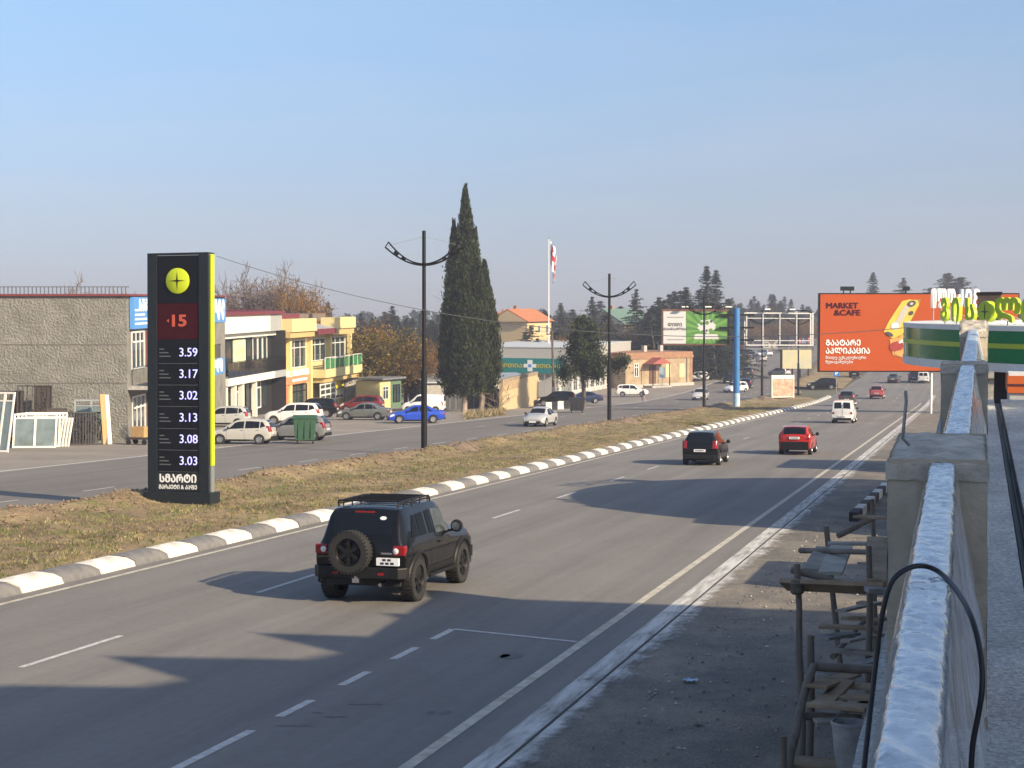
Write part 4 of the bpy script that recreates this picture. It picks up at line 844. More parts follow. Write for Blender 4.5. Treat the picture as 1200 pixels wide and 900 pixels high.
MB().tube([(.157, 0, .37), (.15, .10, .42), (.05, .165, .46), (-.08, .15, .44), (-.157, 0, .37)], .005, 5).build('handle', STEEL, bk, smooth=60)
z_ = bk.location.z; o = MB(); 
plank(Vector((bk.location.x-.5, bk.location.y+.12, z_-.025)), Vector((bk.location.x+.55, bk.location.y+.10, z_-.025)), .34, .04)
# short black and white kerb on the forecourt
fk = thing('forecourt_kerb', 'short row of black and white kerb blocks on the dirt behind the scaffold', 'kerb', (0, 0, 0))
pa, pb = gp(1000, 611), gp(1038, 574)
for k in range(8):
    q = pa.lerp(pb, (k+.5)/8); L = (pb-pa).length/8; o = MB().box(-.13, .13, -L/2+.03, L/2-.03, -.02, .26).build('kerb_block', KW if k % 2 else M('kerb_black', (.03, .03, .032), .85, var=.3), fk, bevel=.02); o.location = q; o.rotation_euler = (0, 0, -math.atan2((pb-pa).x, (pb-pa).y))
lit = thing('litter', 'crumpled pale blue wrapper lying on the shaded dirt', 'litter', gp(809, 803))
b = MB(); b.grid(lambda u, v: (.20*(u-.5)+.03*mn.noise((u*5, v*5, 1)), .16*(v-.5), .03+.05*mn.noise((u*4, v*4, 3))), 6, 6); b.build('wrapper', M('blue_wrapper', (.30, .48, .70), .3, col2=(.55, .65, .75), scale=20), lit, smooth=20, fix=False)
# pebbles and scraps on the forecourt dirt
b = MB()
for i in range(1500):
    x = -4.3+7*random.random()**1.4; y = 15+32*random.random()**1.3; r = random.uniform(.008, .035)
    b.add([(x+r*random.uniform(.7,1.3), y, 0), (x, y+r, 0), (x-r, y, 0), (x, y-r*random.uniform(.7,1.3), 0), (x, y, r*.7)], ((0,1,4),(1,2,4),(2,3,4),(3,0,4)))
tag(b.build('gravel', foliage('gravel_stone', (.10, .095, .085), (.46, .43, .38), (.22, .205, .18), 0.0), None, fix=False), kind='stuff')
# oil stains on the asphalt (thin sheets of their own)
for i, (px, py, a_, c__) in enumerate([(600, 772, .34, .10), (590, 770, .2, .06), (522, 836, .16, .05), (505, 840, .1, .04)] + [(330+14*k, 852-4*k+5*(k % 3), .16, .012) for k in range(9)]):
    p = gp(px, py); b = MB(); vs = [(p.x+a_*.5*math.cos(k*PI/9)*(1+.7*mn.noise((k*.9, i, 0))), p.y+c__*2.6*math.sin(k*PI/9)*(1+.25*mn.noise((k*1.3, i, 4))), .004) for k in range(18)]
    b.add(vs, [tuple(range(18))]); tag(b.build('oil_stain', M('oil', (.090, .082, .074), .6, var=.35, scale=6), None, fix=False), kind='structure')

# ------------------------------------------------------------- canopy with its sign, market building, hidden shadow caster
CC = Vector((7.2, 50.1, 0)); CR = 9.3
can = thing('station_canopy', 'round white and green petrol station canopy with a lime stripe', 'canopy', (CC.x, CC.y, 0))
can.matrix_world = Matrix.Translation(CC+Vector((0, 0, 4.95))) @ LEVEL
CW = M('canopy_white', (.62, .62, .60), .55, col2=(.72, .72, .70), scale=2); CG = M('canopy_green', (.004, .175, .062), .16, var=.1, coat=.2, spec=.25); CL = M('canopy_lime', (.36, .46, .03), .35, var=.08)
def ring(name, r0, r1, z0, z1, mat, n=96): return MB().lathe([(r0, z0), (r1, z0), (r1, z1), (r0, z1), (r0, z0)], n=n).build(name, mat, can, smooth=30)
ring('lower_rim', 6.5, CR+.02, -.42, -.19, CW); ring('green_band', 8.5, CR, -.188, .20, CG); ring('lime_stripe', 8.5, CR+.015, .202, .33, CL); ring('green_band', 8.5, CR, .332, .66, CG); ring('upper_rim', 7.0, CR+.02, .662, .80, CW)
MB().lathe([(.001, -.40), (8.5, -.40), (8.5, -.30), (.001, -.30)], n=48).build('soffit', CW, can); MB().lathe([(.001, .72), (7.01, .70)], n=48).build('roof_sheet', M('roof_felt', (.5, .5, .48), .8, var=.15, scale=1), can)
for (cx_, cy_) in ((-6.4, -5.1), (-5.2, 4.6), (3, -3), (3, 3)): MB().box(cx_-.28, cx_+.28, cy_-.28, cy_+.28, -6, -.42).build('column', M('column_black', (.015, .016, .018), .4, var=.1), can)
LETG = M('lime_letter', (.42, .55, .015), .4, var=.06); LETW = M('letter_white', (.75, .75, .72), .5, var=.05)
cxy = (CC.dot(RT), CC.dot(FW))
def arc_angle(px, r, far):
    best = None
    for k in range(3600):
        a = 2*PI*k/3600; x, y = CC.x+r*math.cos(a), CC.y+r*math.sin(a); v = Vector((x, y, 0)); xc, yc = v.dot(RT), v.dot(FW)
        isfar = (v-CC).dot(Vector((-CC.x, -CC.y, 0)).normalized()) < (CR*.18)
        if isfar != far: continue
        e = abs(600+FPX*xc/yc-px)
        if best is None or e < best[0]: best = (e, a)
    return best[1]
sgn = thing('station_sign', 'row of lime green standing letters and a round star emblem on the canopy edge', 'sign', CC+Vector((0, 0, 5.67)))
sgn.matrix_world = can.matrix_world @ Matrix.Translation((0, 0, .80))
for s_, px in (('Ვ', 1107), ('Ი', 1120.5), ('Ს', 1137), ('O', 1156.5), ('Ლ', 1180), ('Ი', 1205)):
    a = arc_angle(px, CR-.55, False); loc = Vector(((CR-.55)*math.cos(a), (CR-.55)*math.sin(a), .36)); rot = (PI/2, 0, a+PI/2)
    if s_ == 'O':
        m = MB(); m.lathe([(.001, -.10), (.29, -.10), (.29, .10), (.001, .10)], axis='Y', n=32)
        star = []
        o = m.build('round_emblem', LETG, sgn, smooth=30); o.location = loc; o.rotation_euler = (0, 0, a+PI/2)
        for k in range(8): q = k*PI/4; r = .20 if k % 2 == 0 else .03; star.append((r*math.cos(q), r*math.sin(q)))
        MB().prism(star, -.112, -.1005, 'XZ').build('four_point_star', M('dark_star', (.05, .08, .01), .5, var=0), o)
    else: put_text('letter', s_, LETG, sgn, loc, .84, .04, .05, rot=rot, sx=.95)
    m = MB(); m.cyl((loc.x, loc.y, -.02), (loc.x, loc.y, .12), .02, .02, 6); m.cyl((loc.x*.88, loc.y*.88, -.02), (loc.x, loc.y, .3), .012, .012, 5); m.build('letter_prop', STEEL, sgn)
sg2 = thing('station_sign', 'row of white letters facing away on the far canopy edge before the orange billboard', 'sign')
sg2.matrix_world = can.matrix_world @ Matrix.Translation((0, 0, .80))
for s_, px in (('Ი', 1093), ('Ლ', 1102), ('Ო', 1113), ('Ს', 1123.5), ('Ი', 1133), ('Ვ', 1143)):
    a = arc_angle(px, CR-.55, True); loc = Vector(((CR-.55)*math.cos(a), (CR-.55)*math.sin(a), .68))
    put_text('letter', s_, LETW, sg2, loc, .80, .03, .04, rot=(PI/2, 0, a+PI/2), sx=.85); MB().cyl((loc.x, loc.y, -.02), (loc.x, loc.y, .46), .02, .02, 6).build('letter_prop', STEEL, sg2)
ch_ = thing('vent_stack', 'short dark square vent standing behind the lime letters', 'vent', pt(1159, 349, 53)); MB().box(-.38, .38, -.38, .38, -2.2, .1).build('shaft', M('rust_brown', (.045, .03, .026), .8, var=.3), ch_); MB().box(-.42, .42, -.42, .42, .102, .18).build('cap', BLACK, ch_)
mk = thing('market_building', 'low market building with an orange fascia under the canopy', 'building', M=Matrix.Translation((.75, 41.6, 0)) @ LEVEL)
MB().box(.05, 8, .05, 5, -.6, 3.83).build('wall', M('pale_wall', (.42, .43, .42), .8, var=.1), mk); MB().box(0, 8.1, 0, 5.1, 3.832, 4.26).build('fascia', M('orange_fascia', (.55, .12, .025), .5, var=.06), mk); MB().box(-.02, 8.12, -.025, .0, 4.02, 4.06).build('fascia_line', M('dark_line', (.08, .03, .05), .5, var=0), mk)
MB().box(.02, 8.08, .02, 5.08, 4.262, 4.33).build('roof', CW, mk)
wk = thing('shadow_building', 'unseen flat-roofed grey block behind the canopy, added to cast a road shadow', 'building', (.3, 67.2, 0)); MB().box(0, 7, 0, 6, -.2, 4.0).build('wall', CONC, wk); MB().box(-.25, 7.2, -.2, 6.2, 4.0, 4.3).build('roof', CONC, wk)  # hidden behind the piers; added only for its shadow across the road
# ------------------------------------------------------------- buildings beyond the far road
def cs(xc, yc, z=0.0): v = RT*xc + FW*yc; return Vector((v.x, v.y, z))
def frame(P0, P1):
    d = P1-P0; a = math.atan2(d.y, d.x); P = Vector((P0.x, P0.y, gz(P0.y)))
    return Matrix.Translation(P) @ LEVEL @ Matrix.Rotation(a, 4, 'Z')
def on(Mx, px, py, off=0.0):
    """where a sight line meets the facade plane (local y = off): local x, z"""
    iv = Mx.inverted(); o = iv @ CAMP; d = iv.to_3x3() @ ray(px, py); t = (off-o.y)/d.y; q = o+d*t; return q.x, q.z
def bld(name, label, P0, P1, cat='building'): 
    Mx = frame(P0, P1); t = thing(name, label, cat, M=Mx); return t, Mx, (P1-P0).length
def window(t, x0, x1, z0, z1, y, fm, gm, nv=1, nh=0, fw=.06, dep=.08, name='window'):
    m = MB(); m.box(x0, x1, y-dep, y, z0, z0+fw); m.box(x0, x1, y-dep, y, z1-fw, z1); m.box(x0, x0+fw, y-dep, y, z0+fw, z1-fw); m.box(x1-fw, x1, y-dep, y, z0+fw, z1-fw)
    for k in range(1, nv+1):
        xx = lerp(x0, x1, k/(nv+1)); m.box(xx-fw/2, xx+fw/2, y-dep+.01, y, z0+fw, z1-fw)
    for k in range(1, nh+1):
        zz = lerp(z0, z1, 1-k*.28); m.box(x0+fw, x1-fw, y-dep+.015, y, zz-fw/2, zz+fw/2)
    f = m.build(name, fm, t); MB().box(x0+fw*.5, x1-fw*.5, y-.03, y-.012, z0+fw*.5, z1-fw*.5).build('pane', gm, f); return f
WGL = M('window_glass', (.035, .05, .055), .08, var=.3, scale=.6, spec=.9); GGL = M('green_glass', (.05, .22, .08), .15, var=.2, scale=.8)
DWALL = M('dark_cladding', (.022, .022, .025), .5, var=.2); WFR = M('white_frame', (.66, .66, .64), .5, var=.06)
def stucco():
    m = M('stucco_wall', (.150, .147, .134), .95, col2=(.25, .244, .223), scale=.9, bump=.9, bscale=7.5, detail=13, bd=.14); return m
STUC = stucco()
# -- stucco building at the far left
c0 = cs(-22.75, 93.5); lft = cs(-40, 93.5)
t, Mx, L = bld('stucco_building', 'two-storey building with a rough grey stucco side wall, red roof trim and blue shop signs', lft, c0)
zt = on(Mx, 100, 347)[1]
MB().box(0, L, 0, 32, -1.5, zt).build('wall', STUC, t)
for zz in (on(Mx, 90, 404)[1], on(Mx, 90, 449)[1]): MB().box(0, L-.02, -.012, .0, zz-.03, zz+.03).build('render_joint', M('joint', (.12, .11, .10), .9, var=.3), t)
MB().box(-.1, L+.25, -.18, 32.2, zt+.002, zt+.13).build('roof_trim', M('oxblood_trim', (.16, .035, .035), .55, var=.15), t)
rl = MB()
for k in range(40): rl.box(L-9.5+k*.24, L-9.44+k*.24, .3, .36, zt+.10, zt+.52)
rl.box(L-9.6, L+.1, .28, .38, zt+.521, zt+.58); rl.build('roof_railing', M('roof_metal', (.20, .22, .25), .4, metal=.5, var=.1), t)
xx, zz = on(Mx, 146, 420)
# road-side front: local +x side
fr = Matrix.Translation(c0) @ LEVEL @ Matrix.Rotation(math.atan2(FW.y, FW.x)+R_(.5), 4, 'Z'); FL = 24.0; FU = 32.3
fi = Mx.inverted() @ fr
def fpart(name, b, mat): o = b.build(name, mat, t); o.matrix_local = fi; return o
SKYB = M('sign_blue', (.09, .27, .62), .45, var=.05); SHOPW = M('sign_white', (.74, .75, .76), .5, var=.03)
x1 = FL; zA = zt-.05; zB = on(Mx, 150, 386)[1]; zC = on(Mx, 150, 436)[1]; zD = on(Mx, 150, 459)[1]
up = fpart('upper_sign', MB().box(.6, FU, -.30, -.05, zB, zA), SKYB)
o = put_text('sign_lettering', 'ᲡᲐᲮᲣᲠᲐᲕᲘ', SHOPW, up, (4.6, -.32, zA-.55), 1.0, .03); 
m = MB()
for k, ln in enumerate((4.5, 3.2, 2.6, 2.2)): m.box(.9, .9+ln, -.315, -.301, zB+.25+k*.27, zB+.37+k*.27)
m.build('sign_lines', SHOPW, up)
m = MB()
for k in range(3): m.lathe([(.001, -.32), (.55, -.32), (.55, -.30)], (FU-1.2-k*1.6, 0, zA-.65), 'Y', 18)
for k in range(2): m.lathe([(.001, -.32), (.60, -.32), (.60, -.30)], (FU-1.4-k*1.9, 0, zB+.75), 'Y', 18)
m.build('sign_roundels', SHOPW, up)
lo = fpart('lower_sign', MB().box(.2, FL, -1.6, -1.42, zD, zC), SKYB)
put_text('sign_lettering', 'ᲡᲐᲛᲨᲔᲜᲔᲑᲚᲝ', SHOPW, lo, (12.5, -1.63, (zC+zD)/2), 1.25, .03, sx=2.4)
fpart('balcony_slab', MB().box(0, FL, -1.4, 0, zD+.1, zD+.32), CONC)
for k in range(5): fpart('steel_post', MB().box(.1+k*5.2, .26+k*5.2, -1.40, -1.24, -.5, zB-.02), M('oxblood_trim', (.16, .035, .035)))
m = MB()
for k in range(66): m.box(.2+k*.36, .23+k*.36, -1.36, -1.33, zC+.02, zC+.95)
m.box(.1, FL, -1.37, -1.32, zC+.952, zC+1.0); fpart('balcony_railing', m, BLACK)
for k in range(8):
    for (z0, z1, nm) in ((.05, zD-.35, 'shop_window'), (zC+.1, zB-.15, 'upper_window')):
        f = window(t, 1.0+k*3.9, 4.3+k*3.9, z0, z1, -.02, M('oxblood_trim', (.16, .035, .035)) if k % 2 else WFR, WGL, 2, 1, .10, name=nm); f.matrix_local = fi
cp = thing('concrete_pole', 'slim pale concrete utility pole against the stucco wall', 'pole', gp(131, 516)); MB().cyl((0,0,-.2), (0,0,6.9), .14, .10, 10).build('shaft', M('pale_concrete', (.36, .35, .33), .9, var=.15), cp, smooth=60); MB().box(.10, .42, -.1, .1, 2.6, 3.7).build('meter_box', M('meter_grey', (.45, .47, .48), .5, var=.05), cp)

# -- white and black two-storey shop
P0 = cs(-24.95, 132); P1 = cs(-22.75, 150.5)
t, Mx, L = bld('shop_building', 'modern two-storey white and black shop building with a dark balcony', P0, P1)
z = lambda py, px=300, off=0: on(Mx, px, py, off)[1]
WB = M('white_facade', (.68, .67, .60), .6, var=.05); GP = M('ribbed_grey', (.33, .34, .34), .55, var=.08)
ztop = z(371, 268); MB().box(.12, L+2.6, .12, 12, -2, ztop-.3).build('wall', DWALL, t)
zf0 = z(391.5, 268, -.9); zf1 = z(370, 268, -.9); xm = on(Mx, 317, 378, -.9)[0]
MB().box(0, xm-.01, -.9, .12, zf0, zf1).build('white_fascia', WB, t, bevel=.02); MB().box(xm, L, -.9, .12, zf0, zf1).build('grey_fascia', GP, t)
m = MB()
for k in range(7): m.box(xm+.2+k*(L-xm-.3)/6.5, xm+.26+k*(L-xm-.3)/6.5, -.915, -.901, zf0+.02, zf1-.02)
m.build('fascia_ribs', GP, t)
RED = M('maroon_roof', (.15, .028, .035), .5, var=.15); MB().prism([(-1.15, zf1+.01), (-1.15, zf1+.28), (3, zf1+.36), (3, zf1+.01)], -.2, L+.1, 'YZ').build('maroon_roof', RED, t)
m = MB()
for k in range(34): m.box(-.15+k*L/34, -.10+k*L/34, -1.17, 2.9, zf1+.37, zf1+.41, 0)
m.build('roof_rib', RED, t)
MB().box(0, L, -.35, .119, zf0-.45, zf0-.02).build('lintel', WB, t)
zb0, zb1 = z(453, 268, -1.3), z(444, 268, -1.3); MB().box(0, xm-.01, -1.3, .119, zb0, zb1).build('white_band', WB, t, bevel=.02); MB().box(xm, L, -1.3, .119, zb0, zb1).build('grey_band', GP, t)
zu0, zu1 = zb1+.12, zf0-.5; zl0, zl1 = .05, zb0-.1
spec_u = ((.2, 2.2, 'poster'), (2.4, 3.5, 'w'), (3.8, 5.6, 'd'), (6.0, 9.6, 'green'), (10.0, 11.8, 'd'), (12.0, 13.6, 'w'), (13.7, 15.2, 'w'), (15.3, 16.8, 'w'))
POST1 = M('poster_green', (.50, .62, .16), .5, col2=(.72, .74, .62), scale=1.2); POST2 = M('poster_blue', (.25, .55, .62), .5, col2=(.62, .70, .30), scale=1.0)
for x0, x1, k in spec_u:
    if k == 'w': window(t, x0, x1, zu0, zu1, .12, WFR, WGL, 0, 0, .12, name='upper_window')
    elif k == 'd': window(t, x0, x1, zu0, zu1, .12, DWALL, WGL, 0, 0, .08, name='upper_window')
    else: MB().box(x0, x1, .02, .115, zu0+.1, zu1-.1).build('window_poster', POST1 if k == 'green' else POST2, t)
for x0, x1, k in ((.1, .5, 'c'), (.7, 2.4, 'w'), (2.6, 3.0, 'c'), (3.1, 4.6, 'd'), (4.8, 5.3, 'c'), (5.5, 7.4, 'w'), (7.5, 8.9, 'w'), (9.0, 9.3, 'c'), (9.6, 11.2, 'd'), (11.6, 13.0, 'w'), (13.1, 14.6, 'w'), (14.9, 16.8, 'd')):
    if k == 'c': MB().box(x0, x1, -1.1, -.7, -1, zb0-.002).build('white_column', WB, t)
    else: window(t, x0, x1, zl0, zl1, .12, WFR if k == 'w' else DWALL, WGL, 0, 1 if k == 'w' else 0, .13, name='shop_window')
zr1 = z(425, 268, -1.3)
MB().box(.05, L, -1.28, -1.24, zr1-.06, zr1).build('balcony_rail', BLACK, t)
for k in range(12): MB().box(.08+k*(L-.1)/12, -.02+(k+1)*(L-.1)/12, -1.27, -1.25, zb1+.03, zr1-.08).build('balcony_panel', GLASS, t)
MB().box(L-.12, L+.1, -1.25, .1, -1, zf0).build('dark_fin', DWALL, t)

# -- yellow building
P0 = cs(-262/1850*150.5-.5, 150.5); P1 = cs(-183/1850*173-.8, 173)
t, Mx, L = bld('yellow_building', 'two-storey yellow shop building with a green glass balcony and boxed parapets', P0, P1)
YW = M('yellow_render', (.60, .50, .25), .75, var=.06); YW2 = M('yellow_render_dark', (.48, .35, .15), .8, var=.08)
zt1 = z(374, 342); MB().box(.12, L, .30, 12, -2, z(392, 350)).build('wall', YW, t)
xa, za = on(Mx, 342.5, 374, -1.0); xb, _ = on(Mx, 371, 372, -1.0); zbb = on(Mx, 345, 396, -1.0)[1]
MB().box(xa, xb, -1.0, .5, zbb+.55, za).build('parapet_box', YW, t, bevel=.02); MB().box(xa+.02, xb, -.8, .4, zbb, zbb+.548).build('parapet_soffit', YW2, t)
xc_, zc_ = on(Mx, 392, 371, -1.0); xd_, _ = on(Mx, 417, 370, -1.0)
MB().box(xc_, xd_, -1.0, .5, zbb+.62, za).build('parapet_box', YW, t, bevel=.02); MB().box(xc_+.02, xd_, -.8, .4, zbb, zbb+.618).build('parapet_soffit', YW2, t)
MB().prism([(-1.1, zbb+.75), (-1.1, zbb+.55), (5, za+.0), (5, za+.25)][::-1], xb+.02, xc_-.02, 'YZ').build('sheet_roof', M('pale_sheet', (.42, .43, .44), .45, metal=.3, var=.1), t)
MB().box(xb+.01, xc_-.01, -1.2, -1.08, zbb+.15, zbb+.72).build('maroon_fascia', RED, t); MB().box(-.1, xb-.5, .6, 6, za-.3, za+.45).build('maroon_roof', RED, t)
MB().box(xb+.3, L-.2, 2.5, 9, za-.4, za+.35).build('roof_wall', M('roof_brown', (.17, .13, .10), .8, var=.2), t)
def xz(px, py): return on(Mx, px, py)
zw0, zw1 = xz(365, 424)[1], xz(365, 397)[1]
for (pa, pb, zlow) in ((340.5, 361, xz(350, 431)[1]), (365.5, 383.5, zw0), (389.5, 406.5, zw0)):
    x0, x1 = xz(pa, 420)[0], xz(pb, 420)[0]; window(t, x0, x1, zlow, zw1, .28, WFR, WGL, 2, 1, .09, name='upper_window')
for px in (338.7, 363, 386, 409.5):
    x0 = xz(px, 420)[0]; MB().box(x0-.05, x0+.55, -.15, .29, -1.5, zbb-.01).build('yellow_column', YW, t, bevel=.02)
zs1 = xz(366, 433)[1]; zs0 = zs1-.85; xs, xe = xz(365, 430)[0], L+.3
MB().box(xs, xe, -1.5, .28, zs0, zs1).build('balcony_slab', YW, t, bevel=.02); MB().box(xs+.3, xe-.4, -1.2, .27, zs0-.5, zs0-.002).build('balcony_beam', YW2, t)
nb = 8; zg = zs1+1.15
for k in range(nb): MB().box(lerp(xs, xe, k/nb)+.07, lerp(xs, xe, (k+1)/nb)-.07, -1.45, -1.42, zs1+.08, zg-.1).build('green_panel', GGL, t)
for k in range(nb+1): MB().box(lerp(xs, xe, k/nb)-.04, lerp(xs, xe, k/nb)+.04, -1.47, -1.39, zs1, zg).build('balcony_post', WFR, t)
MB().box(xs, xe, -1.48, -1.38, zg+.002, zg+.07).build('handrail', WFR, t)
MB().box(.0, xz(361, 440)[0], -.10, .28, xz(350, 440)[1], xz(350, 433)[1]).build('cream_panel', WB, t)
OR = M('orange_sign', (.62, .17, .06), .5, col2=(.68, .30, .16), scale=2); MB().box(.0, xz(361, 440)[0], -.22, .0-.11, xz(350, 449)[1], xz(350, 440.5)[1]).build('orange_sign', OR, t); MB().box(-.02, .95, -.24, -.16, -.3, xz(350, 449.5)[1]).build('orange_sign', OR, t)
x0 = xz(351, 444)[0]; MB().box(x0-3, x0+1.8, -.25, -.225, xz(350, 446)[1], xz(350, 443)[1]).build('sign_lines', SHOPW, t)
window(t, xz(345, 450)[0], xz(362, 450)[0], .1, xz(350, 451)[1], .28, BLACK, WGL, 2, 1, .1, name='shop_window'); window(t, xz(364.5, 450)[0], xz(383, 450)[0], .2, xz(370, 449)[1], -.9, WFR, WGL, 2, 2, .16, name='shop_window')
window(t, xz(391, 450)[0], xz(405, 450)[0], .2, xz(395, 443)[1], .28, WFR, WGL, 2, 2, .14, name='shop_window')
MB().box(xz(391.5, 450)[0], xz(404, 450)[0], .08, .16, xz(395, 456)[1], xz(395, 443.5)[1]).build('dark_sign', DWALL, t); xn = xz(397.5, 450)[0]; put_text('sign_lettering', 'NIKO', M('sign_yellow', (.75, .62, .03), .5, var=0), t, (xn, .06, (xz(395, 456)[1]+xz(395, 443.5)[1])/2), 1.5, .05)
MB().box(xz(393, 450)[0], xz(404, 450)[0], .08, .16, .6, xz(395, 457)[1]).build('window_poster', M('poster_pale', (.62, .58, .48), .5, col2=(.45, .55, .45), scale=1.5), t)

# -- kiosk, wall, fence behind the parked cars
kp = gp(446, 474); kp2 = gp(470, 471.5)
t, Mx, L = bld('kiosk', 'small yellow and green kiosk behind the white van', cs(-155/1850*168, 168), cs(-130/1850*172, 172), 'kiosk')
MB().box(0, L*.5, 0, 3, -1.5, 2.9).build('yellow_wall', YW, t); MB().box(L*.5+.005, L, -.02, 3, -1.5, 3.0).build('green_wall', M('kiosk_green', (.10, .17, .11), .7, var=.15), t); MB().box(-.2, L+.3, -.5, 3.2, 3.002, 3.2).build('roof', STEEL, t)
window(t, L*.12, L*.38, .9, 2.3, -.01, WFR, WGL, 1, 1, .07); window(t, L*.6, L*.92, .5, 2.4, -.03, BLACK, WGL, 1, 0, .07)
t, Mx, L = bld('rendered_wall', 'weathered yellow rendered wall end beside the pharmacy', gp(589, 480.5), gp(630, 475.5), 'wall')
zt = on(Mx, 600, 446)[1]; MB().box(0, L, 0, .35, -.6, zt).build('wall', M('flaking_yellow', (.50, .38, .20), .9, col2=(.42, .34, .22), scale=.9, bump=.5), t); MB().box(-.05, L+.05, -.04, .38, zt+.002, zt+.35).build('coping', M('stained_coping', (.26, .20, .14), .95, var=.4), t)
MB().box(0, L*.45, -.03, 0-.002, zt-.9, zt).build('flaking_patch', M('brown_patch', (.27, .19, .12), .95, col2=(.42, .31, .18), scale=1.2), t)
MB().box(L-.45, L+.02, -.12, .4, -.6, zt-.3).build('buttress', YW, t)
t, Mx, L = bld('lean_to_shed', 'low shed with a pale sheet roof behind the cypresses', cs(-9.5, 176), cs(2.8, 180), 'shed')
MB().box(0, L, 0, 8, -1.5, 2.6).build('wall', CONC, t); MB().prism([(-.4, 2.6), (8.4, 3.1), (8.4, 3.25), (-.4, 2.75)], -.3, L+.3, 'YZ').build('sheet_roof', M('zinc_sheet', (.36, .38, .40), .5, metal=.3, var=.15), t)
t = thing('dark_fence', 'dark corrugated metal fence behind the cypress trunks', 'fence', (0, 0, 0)); a, c = gp(520, 481), gp(589, 479)
a, c = cs(-80/1850*163, 163), cs(-11/1850*168, 168)
for k in range(10):
    p, q = a.lerp(c, k/10), a.lerp(c, (k+1)/10); d = (q-p); ang = math.atan2(d.y, d.x); o = MB().box(.03, d.length-.03, -.02, .02, .05, 2.1).build('fence_panel', M('fence_metal', (.035, .04, .045), .6, var=.2), t); o.location = p; o.rotation_euler = (0, 0, ang)
    o = MB().cyl((0,0,-.2), (0,0,2.25), .05, .05, 8).build('fence_post', STEEL, t); o.location = p
t = thing('concrete_fence', 'grey concrete panel fence behind the red car', 'fence', (0, 0, 0)); a, c = cs(-195/1850*172, 172), cs(-157/1850*176, 176)
for k in range(4):
    p, q = a.lerp(c, k/4), a.lerp(c, (k+1)/4); d = q-p; o = MB().box(.06, d.length-.06, -.06, .06, -.2, 3.2).build('fence_panel', CONC, t); o.location = p; o.rotation_euler = (0, 0, math.atan2(d.y, d.x)); o = MB().box(-.1, .1, -.1, .1, -.2, 4.4 if k > 1 else 3.4).build('fence_post', CONC, t); o.location = p

# -- pharmacy
P0 = gp(655, 464.5); P1 = gp(738, 449.5)
t, Mx, L = bld('pharmacy', 'long grey pharmacy hall with a pale sheet roof and a teal sign over its front', P0, P1)
zpt = on(Mx, 699, 404.5)[1]; zpb = on(Mx, 699, 423)[1]; GW = M('grey_cladding', (.34, .335, .32), .65, var=.06); D_ = 15
MB().box(.1, L-.1, .1, D_, -2, zpb).build('wall', M('pale_render', (.40, .39, .365), .8, var=.08), t)
MB().box(L*.12, L, -.15, D_, zpb+.002, zpt).build('parapet', GW, t)
MB().prism([(-.6, zpb-.9), (L*.5, zpt+.06), (L*.5, zpt+.2), (-.6, zpb-.75)], 0, D_+2, 'XZ').build('front_roof', M('pale_roof', (.52, .53, .52), .5, var=.06, metal=.1), t)
MB().box(L*.12-.1, L+.1, -.2, D_+2, zpt+.005, zpt+.12).build('roof_sheet', M('pale_roof', (.52, .53, .52)), t)
n = 13
for k in range(n):
    x0 = .4+k*(L-.6)/n; MB().box(x0, x0+.38, -.10, .099, -1, zpb-.01).build('pilaster', WFR, t)
    window(t, x0+.5, x0+(L-.6)/n-.1, .3, zpb-.8, .095, WFR, WGL, 1, 0, .10, name='shop_window')
TEAL = M('teal_sign', (.008, .19, .19), .4, var=.04)
# the sign stands free on the short front
s0 = pt(583, 436.5, (P0-CAMP).dot(FW)+2); s1 = pt(662, 438.5, (P0-CAMP).dot(FW)-2)
Ms = Matrix.Translation(s0) @ LEVEL @ Matrix.Rotation(math.atan2((s1-s0).y, (s1-s0).x), 4, 'Z'); Ls = (s1-s0).length; hs = 17.5/1850*((P0-CAMP).dot(FW))
fs_ = Mx.inverted() @ Ms
tl = MB().box(0, Ls, -.12, .12, 0, hs).build('teal_sign', TEAL, t); tl.matrix_local = fs_
PY = M('pharmacy_lettering', (.42, .40, .06), .5, var=0)
for xq in (.255, .725): put_text('sign_lettering', 'ᲐᲤᲗᲘᲐᲥᲘ', PY, tl, (Ls*xq, -.14, hs*.47), hs*.36, .02, sx=1.35)
cr = MB(); cr.box(Ls*.49-.9, Ls*.49+.9, -.17, -.121, hs*.38, hs*.62); cr.box(Ls*.49-.36, Ls*.49+.36, -.165, -.122, hs*.12, hs*.88); cr.build('cross', SHOPW, tl)
MB().box(Ls*.49-.25, Ls*.49+.25, -.18, -.1715, hs*.40, hs*.60).build('cross_centre', SKYB, tl)
for k in range(5): 
    o = MB().cyl((Ls*(.1+.2*k), 0, -5.5), (Ls*(.1+.2*k), 0, 0), .06, .06, 8).build('sign_leg', STEEL, t); o.matrix_local = fs_
o = MB().box(Ls*.45, Ls*1.0, 2.5, 3.0, -6, .3).build('front_wall', M('pale_render', (.40, .39, .365)), t); o.matrix_local = fs_

